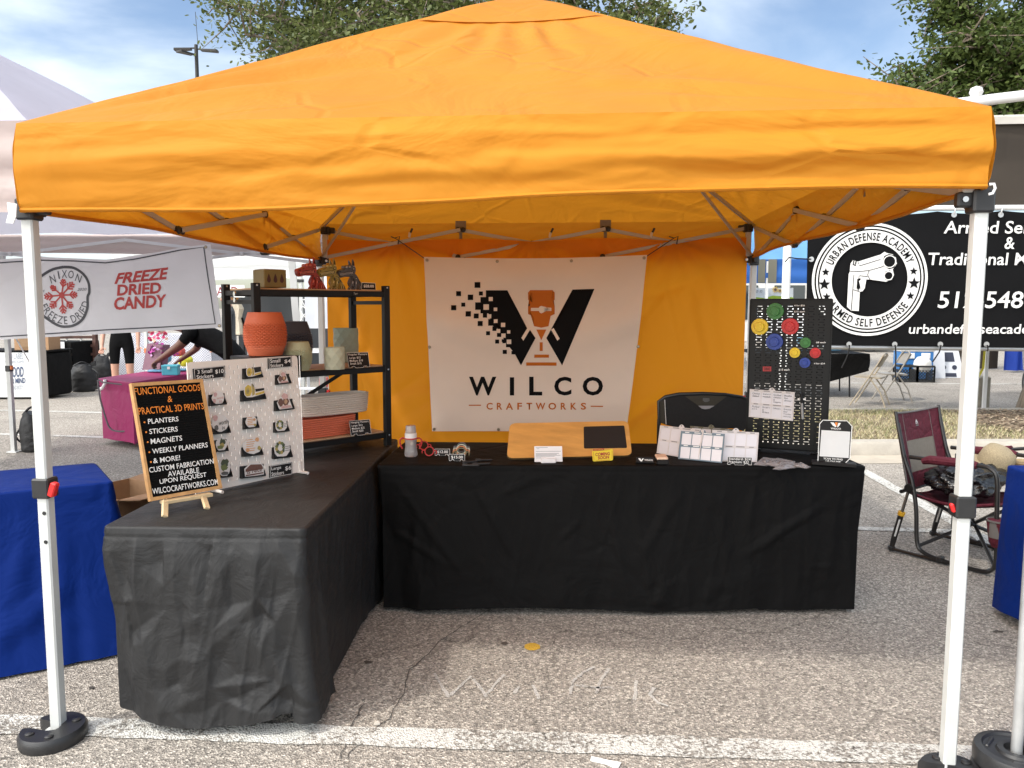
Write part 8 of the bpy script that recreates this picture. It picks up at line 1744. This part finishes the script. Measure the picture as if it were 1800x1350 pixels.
# the bending person: pelvis high at the right, trunk leaning left over the table, right arm down to the packets
sx = V3((-1, 0, 0)); b0 = V3((-3.72, 6.62, 0))
J = {'pelvis': (b0+V3((0, .0, .96)), (.17, .15)), 'waist': (b0+V3((-.17, -.02, 1.06)), (.165, .15)), 'chest': (b0+V3((-.38, -.03, 1.15)), (.18, .15)), 'collar': (b0+V3((-.54, -.03, 1.20)), (.10, .09)), 'neck': (b0+V3((-.63, -.04, 1.25)), .055), 'chin': (b0+V3((-.72, -.06, 1.26)), .065), 'head': (b0+V3((-.76, -.04, 1.34)), .098), 'nose': (b0+V3((-.83, -.1, 1.25)), .018)}
E = [('pelvis', 'waist'), ('waist', 'chest'), ('chest', 'collar'), ('collar', 'neck'), ('neck', 'chin'), ('chin', 'head'), ('chin', 'nose')]
for n, y in (('l', -.11), ('r', .12)):
    for nm, p, r in (('hip', (.0, y, .88), .11), ('thigh', (-.01, y*1.1, .68), .095), ('knee', (-.03, y*1.2, .48), .064), ('calf', (.0, y*1.2, .33), .06), ('ankle', (.02, y*1.2, .09), .038), ('heel', (.01, y*1.2, .045), .042), ('toe', (-.16, y*1.4, .035), .036)): J[nm+n] = (b0+V3(p), r)
    E += [('pelvis', 'hip'+n), ('hip'+n, 'thigh'+n), ('thigh'+n, 'knee'+n), ('knee'+n, 'calf'+n), ('calf'+n, 'ankle'+n), ('ankle'+n, 'heel'+n), ('heel'+n, 'toe'+n)]
shl = Yp(336, 583, 6.42); elb = Yp(318, 606, 6.40); wri = Yp(284, 630, 6.44)
J['shol'] = (shl, .085); J['elbl'] = (elb, .058); J['wril'] = (wri, .036); E += [('collar', 'shol'), ('shol', 'elbl'), ('elbl', 'wril')]
J['shor'] = (b0+V3((-.50, .17, 1.17)), .07); J['elbr'] = (b0+V3((-.62, .26, .98)), .045); J['wrir'] = (b0+V3((-.80, .24, .86)), .03); E += [('collar', 'shor'), ('shor', 'elbr'), ('elbr', 'wrir')]
hand(J, E, 'l', elb, wri+V3((0, 0, -.0)), V3((0, 0, -1)), 1.15, .5); hand(J, E, 'r', J['elbr'][0], J['wrir'][0], V3((0, 0, -1)), 1., .3)
def zb_(b, t):
    a, c = b
    if a in ('pelvis',) and c == 'waist' or a in ('waist', 'chest') or c.startswith('sho'): return tee_k
    if a.startswith('sho') and t < .75: return tee_k
    if a.startswith(('heel',)) or c.startswith('heel'): return shoe_k
    if a.startswith(('hip', 'thigh', 'knee', 'calf', 'pelvis')): return short_k
    return skin_d
bp = person('bending person in a black tee reaching down onto the magenta table', J, E, zb_, [skin_d, tee_k, short_k, shoe_k], hair_k, 'pelvis')
hair_cap(bp, J['head'][0], .098, V3((-.8, -.15, -.55)), hair_k, J, skin_d, up=V3((-.55, 0, .83)).normalized())

# ------------------------------------------------------------------ stalls farther left
ging = pm('gingham', (.5, .5, .5), .8, .05)
nt = ging.node_tree; g = N(nt, 'ShaderNodeNewGeometry'); wv = N(nt, 'ShaderNodeTexChecker', i_Scale=44.); L(nt, g.outputs['Position'], wv.inputs['Vector']); wv.inputs['Color1'].default_value = (.62, .62, .66, 1); wv.inputs['Color2'].default_value = (.26, .27, .33, 1); L(nt, wv.outputs['Color'], nt.nodes['Principled BSDF'].inputs['Base Color'])
def draped(name, label, x0, x1, y0, y1, z, zb, mt, cat='tablecloth', wav=.03, sway=0.):
    m = M(); pts = [V3((x0, y0, 0)), V3((x1, y0, 0)), V3((x1, y1, 0)), V3((x0, y1, 0))]
    for i in range(4):
        a, b = pts[i], pts[(i+1) % 4]; d = (b-a).normalized(); nn = V3((d.y, -d.x, 0)); m.grid(lambda u, v: a.lerp(b, u)+nn*(wav*v*(math.sin(u*(b-a).length*16+i)+.6)+.012*nz((u*5, v*3, i)))+UP*(z+(zb-z)*v+sway*v*nz((u*3, i, 0))), 40, 8, mt)
    m.grid(lambda u, v: V3((x0+(x1-x0)*u, y0+(y1-y0)*v, z)), 6, 6, mt); return m.obj(name, label=label, cat=cat, angle=60)
draped('tablecloth', 'grey gingham cloth hanging from the table behind the pink table', -8.2, -6.35, 11.5, 12.3, .98, .05, ging, wav=.02)
whc = fabric('white_cloth', (.70, .70, .72), .2, None, .7, .2, 3, .3, 4)
m = M(); 
def wf_(u, v): x = -9.55+.70*u; return (x, 11.0+.05*math.sin(u*9), .86-(.66+.10*(1-abs(2*u-1)))*v)
m.grid(wf_, 20, 10, whc); c = V3((-9.15, 10.93, .52)); m.tube([c+V3((.1*math.cos(a)*(1-.2*math.sin(a)), -.01, .16*math.sin(a))) for a in [.35*i for i in range(13)]], .008, gtx, 5); m.tube([c+V3((.16*math.cos(a), -.01, .22*math.sin(a)-.03)) for a in [3.3+.3*i for i in range(9)]], .006, gtx, 5); wd_ = m.obj('hanging_cloth', label='white pointed cloth with a grey outline emblem beside the wooden racks', cat='cloth', angle=180)
draped('tablecloth', 'black cloth under the white pointed cloth at the far left', -9.75, -8.75, 11.06, 11.9, .85, .10, black_r, wav=.02)
foodw = pm('white_table_wrap', (.70, .71, .71), .6, .04, 3); blu_t = pm('blue_print', (.06, .085, .16), .5, .1); gr_t = pm('grey_blue_print', (.28, .31, .36), .5, .1)
fd0 = V3((-8.92, 9.5, 0)); ft = thing('food_table', 'white wrapped table front reading FOOD FOR MIND AND BODY', 'table', (-8.6, 9.9, 0)); m = M()
P = rrect([V3((-9.30, 9.42, .03)), V3((-8.28, 9.50, .04)), V3((-8.28, 9.50, .755)), V3((-9.30, 9.42, .755))], .09); m.prism(P, (0, .02, 0), foodw); ffd = lambda x, y: PL(x, y, V3((-9.30, 9.42, .03)), V3((.078, -1, 0)).normalized(), .006)
zf_ = lambda x, y: (x/3.375, 360+y/3.375)
for t, q, mt, b in (('NO LABEL', (42, 918, 140, 882), gr_t, .0), ('MUSHROOMS', (28, 942, 142, 925), gr_t, 0), ('FOOD', (62, 1025, 140, 962), blu_t, .02), ('FOR MIND', (40, 1062, 152, 1030), blu_t, .03), ('AND BODY', (72, 1098, 138, 1072), gr_t, 0)): m.text(t, [ffd(*zf_(q[0], q[1])), ffd(*zf_(q[2], q[1]-4)), ffd(*zf_(q[2], q[3]-4)), ffd(*zf_(q[0], q[3]))], mt, bold=b)
m.obj('front_panel', ft, angle=0); m = M(); m.box((-8.80, 9.85, .40), (1.3, .6, .72), black_r, .03); m.obj('side_cover', ft); m = M(); m.box((-8.8, 9.85, .775), (1.34, .66, .03), black_r, .01); m.obj('tabletop', ft)
m = M(); c = V3((-8.45, 9.75, .79)); m.box(c+UP*.17, (.55, .35, .34), cbx, .004, .1); m.box(c+V3((-.05, -.19, .15)), (.24, .01, .22), pm('cardboard_print', (.24, .15, .08), .8, .1), 0, .1); m.obj('cardboard_box', label='brown cardboard carton on top of the white wrapped food table', cat='cardboard box')
draped('tablecloth', 'black cloth over the side table left of the food table', -9.9, -9.35, 9.0, 9.9, .74, .06, black_r, wav=.03)
woodd = pm('dark_red_wood', (.075, .028, .018), .55, .25, 12, .1, 40)
for k, (x, y, rz, lab) in enumerate(((-9.05, 11.55, .25, 'dark wooden display rack left of the tall black bag'), (-8.15, 12.0, -.2, 'dark wooden display rack partly behind the person in shorts'))):
    c = V3((x, y, 0)); rt = thing('display_rack', lab, 'display rack', c, 'dark wooden racks'); Rm = Matrix.Rotation(rz, 3, 'Z')
    def q(a, b, h): return c+Rm @ V3((a, b, h))
    for a in (-.38, .38):
        m = M(); m.bar(q(a, 0, 0), q(a, .12, 1.75), .06, .09, woodd); m.obj('upright', rt)
    for h in (.12, .28, .44, .60, .76, .92, 1.1, 1.3, 1.5): m = M(); m.bar(q(-.38, -.03+.06*h, h), q(.38, -.03+.06*h, h), .03, .05, woodd); m.obj('slat', rt)
    for a in (-.13, .12): m = M(); m.bar(q(a, .06, .05), q(a, .14, 1.6), .02, .03, galv); m.obj('rail', rt)
    for h, a in ((.30, -.2), (.62, .1), (.94, -.15)): m = M(); m.box(q(a, -.06+.06*h, h+.06), (.20, .03, .09), [whc, cbx, pm('ivory_card', (.6, .58, .5), .6, .05) if 'ivory_card' not in bpy.data.materials else bpy.data.materials['ivory_card']][int(h*3) % 3], .002, Rm); m.obj('hung_card', rt)
# the middle distance between the candy banner and the orange wall
tB = pop_tent((-8.6, 12.2), (-4.55, 11.6), (-4.2, 15.2), (-8.3, 15.8), 2.62, 3.75, .62, 'white market tent with a pleated valance behind the shelf rack', wtc2, fabric('pleated_white_valance', (.78, .79, .78), .4, None, .6, .2, 2, .6, 1.2, stretch=(.3, .3, 5)), legs=(1, 1, 1, 1), seed=6, trusses=False, wr=.03)
pop_tent((-5.6, 19.5), (-1.2, 19.0), (-1.0, 22.5), (-5.4, 23), 2.55, 3.7, .35, 'smaller white peaked tent farther off beyond the pleated tent', wtc2, wtc2, seed=9, trusses=False)
pp = V3((Yp(530, 560, 10.6).x, 10.6, 0)); wp = thing('tent_pole', 'bright white tent pole with coiled white rope left of the white cloth panel', 'tent pole', pp); m = M(); m.bar(pp, pp+UP*2.15, .055, .055, wleg, up=(0, 1, 0)); m.obj('tube', wp)
m = M(); rg = random.Random(3); m.tube(smooth([pp+V3((.05+.05*math.sin(i*1.9), -.05, 1.72-.05*i+.06*math.cos(i*2.3))) for i in range(10)]), .008, wst, 5); m.obj('rope', wp); m = M(); m.box(pp+V3((-.03, 0, 1.93)), (.16, .08, .05), blk, .008); m.obj('bracket', wp)
gp_ = fabric('grey_strip_cloth', (.46, .46, .45), .15, None, .7, .1, 2, .2, 2); m = M(); a0, a1 = Yp(506, 455, 10.2), Yp(518, 455, 10.2); b0_, b1_ = Yp(517, 590, 10.2), Yp(529, 590, 10.2)
m.grid(lambda u, v: (a0*(1-u)+a1*u)*(1-v)+(b0_*(1-u)+b1_*u)*v+V3((0, .01*math.sin(v*8), 0)), 4, 20, gp_); m.grid(lambda u, v: (a0*u+a1*(1-u))*(1-v)+(b0_*u+b1_*(1-u))*v+V3((0, .02+.01*math.sin(v*8), 0)), 4, 20, gp_); m.obj('cloth_strip', label='slanting grey cloth strip hanging beside the white rope pole', cat='cloth', angle=180)
wpn = fabric('white_panel_cloth', (.74, .76, .80), .3, None, .6, .15, 1.5, .3, 1.5); m = M(); p0, p1 = Yp(537, 590, 10.9), Yp(566, 590, 10.9); m.grid(lambda u, v: (p0.x+(p1.x+.6-p0.x)*u, 10.9+.04*math.sin(u*7), 1.12+1.2*v), 20, 14, wpn); m.obj('tent_wall', label='white cloth tent panel hanging next to the orange back wall', cat='tent wall', angle=180)
dkg = fabric('charcoal_tent_wall', (.10, .105, .11), .05, None, .8, .15, 1.6, .3, 1.5); m = M(); m.grid(lambda u, v: (-7.0+2.1*u, 14.2+.05*math.sin(u*16), .05+1.72*v), 30, 8, dkg); m.obj('tent_wall', label='charcoal grey cloth wall at the back of the pleated white tent', cat='tent wall', angle=180)
car((-4.9, 23.5, 0), -.5, 4.7, 1.75, carw, 'white sport utility car parked beyond the white tents')
# craft tables with goods under the pleated tent
tbm = pm('folding_table_top', (.55, .53, .50), .5, .05)
def trestle(c, w, d, h, label, top=tbm, rz=0.):
    c = V3(c); rt = thing('trestle_table', label, 'table', c, None, rz); Rm = Matrix.Rotation(rz, 3, 'Z'); m = M(); m.box(c+UP*(h-.02), (w, d, .04), top, .006, Rm); m.obj('tabletop', rt)
    for a in (-.42, .42):
        for b in (-.4, .4): m = M(); m.tube([c+Rm @ V3((a*w, b*d, h-.04)), c+Rm @ V3((a*w*1.04, b*d, 0))], .016, ctube, 6); m.obj('leg', rt)
    return rt
trestle((-4.10, 10.6, 0), 1.1, .6, .78, 'small trestle table with pale top beneath the white cloth panel')
trestle((-5.75, 13.1, 0), 1.3, .6, .95, 'trestle table of craft goods before the charcoal wall'); 
m = M(); fx, fy = Yp(436, 598, 12.78), Yp(447, 598, 12.78); fl_ = [pm('flag_white', (.7, .69, .68), .7, .03), pm('flag_red', (.45, .03, .03), .7, .05), pm('flag_blue', (.03, .08, .2), .7, .05)]
x_ = Yp(434, 600, 12.76); w = .11
m.add([(x_.x, 12.76, .45), (x_.x+w, 12.76, .45), (x_.x+w, 12.76, .96), (x_.x, 12.76, .96)], [(0, 1, 2, 3)], fl_[0]); m.add([(x_.x+w, 12.76, .45), (x_.x+2*w, 12.76, .45), (x_.x+2*w, 12.76, .96), (x_.x+w, 12.76, .96)], [(0, 1, 2, 3)], fl_[1]); m.add([(x_.x, 12.758, .12), (x_.x+2*w, 12.758, .12), (x_.x+2*w, 12.758, .45), (x_.x, 12.758, .45)], [(0, 1, 2, 3)], fl_[2])
for k in range(5):
    a = k*1.2566; 
c = V3((x_.x+w, 12.75, .30)); m.poly([c+V3((.07*(1 if i % 2 == 0 else .4)*math.sin(i*math.pi/5), 0, .07*(1 if i % 2 == 0 else .4)*math.cos(i*math.pi/5))) for i in range(10)][::-1], fl_[0]); m.obj('flag', label='red white and blue flag hanging from the craft table', cat='flag', angle=0)
rg = random.Random(9); cols_ = [pm('jar_amber', (.35, .16, .04), .3, .2), pm('jar_dark', (.04, .03, .03), .3, .2), pm('jar_cream', (.65, .56, .42), .4, .1), pm('jar_blush', (.45, .20, .18), .4, .1)]
jl = ['short amber jar', 'dark tall bottle', 'cream squat jar', 'blush pink jar', 'slim amber bottle', 'tall cream bottle', 'small dark jar']
for k in range(7):
    c = V3((Yp(425+k*9, 590, 12.9).x, 12.9+.1*(k % 2), .952)); h = .10+.03*((k*5) % 4); m = M(); m.lathe([(.035, 0), (.042, .01), (.042, h*.7), (.02, h*.85), (.02, h), (0, h)], c, cols_[[0, 1, 2, 3, 0, 2, 1][k]], 12); m.obj('jar', label=jl[k]+' on the craft table behind the terracotta planter', cat='jar', group='jars on the craft table')
m = M(); c = Yp(413, 545, 12.5); mq = thing('dress_form', 'black and cream clothes on a display stand behind the shelf rack', 'display stand', (c.x, 12.5, 0)); m.tube([V3((c.x, 12.5, 0)), V3((c.x, 12.5, 1.75))], .018, galv, 8); m.lathe([(.2, 0), (.2, .02), (.03, .04)], (c.x, 12.5, 0), galv, 14); m.obj('stand', mq)
m = M(); b_ = V3((c.x, 12.5, .95)); m.lathe([(.16, 0), (.15, .2), (.12, .32), (.17, .5), (.12, .62), (.05, .66)], b_, cols_[2], 18, fn=lambda r, z, a: r*(1 if abs(math.sin(a)) < .8 else .7)); m.lathe([(.19, -.02), (.175, .2), (.14, .33)], b_, tee_k, 18, fn=lambda r, z, a: r*(1.05 if math.sin(a) > -.3 else .4)); m.obj('garment', mq); m = M(); m.lathe([(.05, .66), (.09, .72), (.08, .82), (0, .86)], b_, cols_[0], 14); m.box(b_+V3((-.03, -.09, .80)), (.16, .02, .05), blk, .01); m.obj('headpiece', mq)
m = M(); c = V3((Yp(395, 512, 11.5).x, 11.5, Yp(395, 512, 11.5).z)); m.box(c, (.75, .02, .22), signw, 0); m.text('HARD', [c+V3((-.28, -.014, -.08)), c+V3((.26, -.014, -.08)), c+V3((.26, -.014, .08)), c+V3((-.28, -.014, .08))], pm('dark_red_text', (.22, .02, .03), .5, .05)); m.obj('shop_sign', label='white sign with dark red letters behind the corner of the candy banner', cat='sign', angle=0)
m = M(); c = Yp(549, 680, 9.6); sl = thing('step_ladder', 'white folding step ladder seen under the shelf rack', 'step ladder', (c.x, 9.6, 0)); 
for dx, x2 in ((-.22, -.14), (.22, .14)):
    m = M(); m.bar((c.x+dx, 9.4, 0), (c.x+x2, 9.75, .80), .05, .025, wpls); m.bar((c.x+dx, 10.1, 0), (c.x+x2, 9.78, .80), .04, .02, wpls); m.obj('rail', sl)
for h in (.22, .46, .78): m = M(); m.box((c.x, 9.4+.35*h/.8, h), (.40-.14*h, .10, .03), wpls, .004); m.obj('tread', sl)
m = M(); c = Yp(569, 672, 8.2); m.box((c.x, 8.2, c.z), (.10, .1, .14), redp, .01); m.tube([(c.x, 8.2, c.z-.05), (c.x, 8.2, 0)], .012, galv, 6); m.tube([(c.x-.12, 8.2, .012), (c.x+.12, 8.2, .012)], .012, galv, 6); m.obj('red_marker', label='small red tag on a thin stand beside the orange back wall', cat='marker')
# ------------------------------------------------------------------ blue table at the left edge, cartons between the tables
cloth_table('tablecloth', 'royal blue cloth over the neighbouring table at the left edge', [(-3.28, -.42), (-1.70, .72), (-2.03, 1.12), (-3.65, .05)], TZ, lambda p: .0+.02*nz(p, 3)+.02, blue_c, [(V3((-1.95, .6, .62)), V3((-1.8, .75, .3)), .05, .018), (V3((-2.0, .5, .5)), V3((-2.05, .45, .1)), .06, .015), (V3((-1.85, .62, .35)), V3((-2.1, .35, .08)), .07, .02), (V3((-1.72, .74, .6)), V3((-1.70, .8, .05)), .04, .02)], 1.3, .12, 17, 520, 40, seam=.09)
def carton(c, w, d, h, rz, label, flaps=1, print_=True):
    c = V3(c); rt = thing('cardboard_box', label, 'cardboard box', c, 'cartons behind the corner table'); Rm = Matrix.Rotation(rz, 3, 'Z')
    def q(x, y, z): return c+Rm @ V3((x, y, z))
    m = M(); t = .006
    for (a, b) in (((-w/2, -d/2), (w/2, -d/2)), ((w/2, -d/2), (w/2, d/2)), ((w/2, d/2), (-w/2, d/2)), ((-w/2, d/2), (-w/2, -d/2))):
        d_ = (V3((b[0], b[1], 0))-V3((a[0], a[1], 0))).normalized(); nn = Rm @ V3((d_.y, -d_.x, 0)); m.prism([q(*a, 0), q(*b, 0), q(*b, h), q(*a, h)], nn*-t, cbx)
    m.box(q(0, 0, .01), (w, d, .01), cbx, 0, Rm)
    if print_:
        for k in range(5): m.box(q(w/2+.001, -.02+.01*(k % 2), h*.72-.028*k), (.002, d*(.45-.06*(k % 3)), .007), pm('carton_ink', (.05, .03, .02), .8, .1) if 'carton_ink' not in bpy.data.materials else bpy.data.materials['carton_ink'], 0, Rm); m.box(q(-.02, -d/2-.001, h*.72-.028*k), (w*(.45-.06*(k % 3)), .002, .007), bpy.data.materials['carton_ink'], 0, Rm)
    m.obj('body', rt, angle=0)
    for (a, b, o) in (((w/2, -d/2), (w/2, d/2), (1, .0)), ((-w/2, d/2), (w/2, d/2), (0, 1)), ((w/2, -d/2), (-w/2, -d/2), (0, -1)))[:flaps]:
        m = M(); ov = Rm @ V3((o[0], o[1], 0)); m.prism([q(*a, h), q(*b, h), q(*b, h)+ov*min(w, d)*.45+UP*.02, q(*a, h)+ov*min(w, d)*.45+UP*.02], UP*-.005, cbx); m.obj('flap', rt, angle=0)
    return rt
carton((-2.12, 1.50, 0), .42, .36, .52, -.42, 'open brown carton with a wide flap between the blue and black tables', 3)
carton((-2.14, 2.45, 0), .46, .36, .22, .05, 'low open carton with pale papers behind the letter board', 0, False)
m = M(); m.box((-2.12, 2.42, .12), (.36, .28, .16), pm('pale_blue_paper', (.35, .52, .60), .6, .1), .01, .1); m.box((-2.12, 2.44, .208), (.34, .25, .012), paper, .002, -.05); m.obj('paper_stack', label='stack of pale papers inside the low open carton', cat='papers')
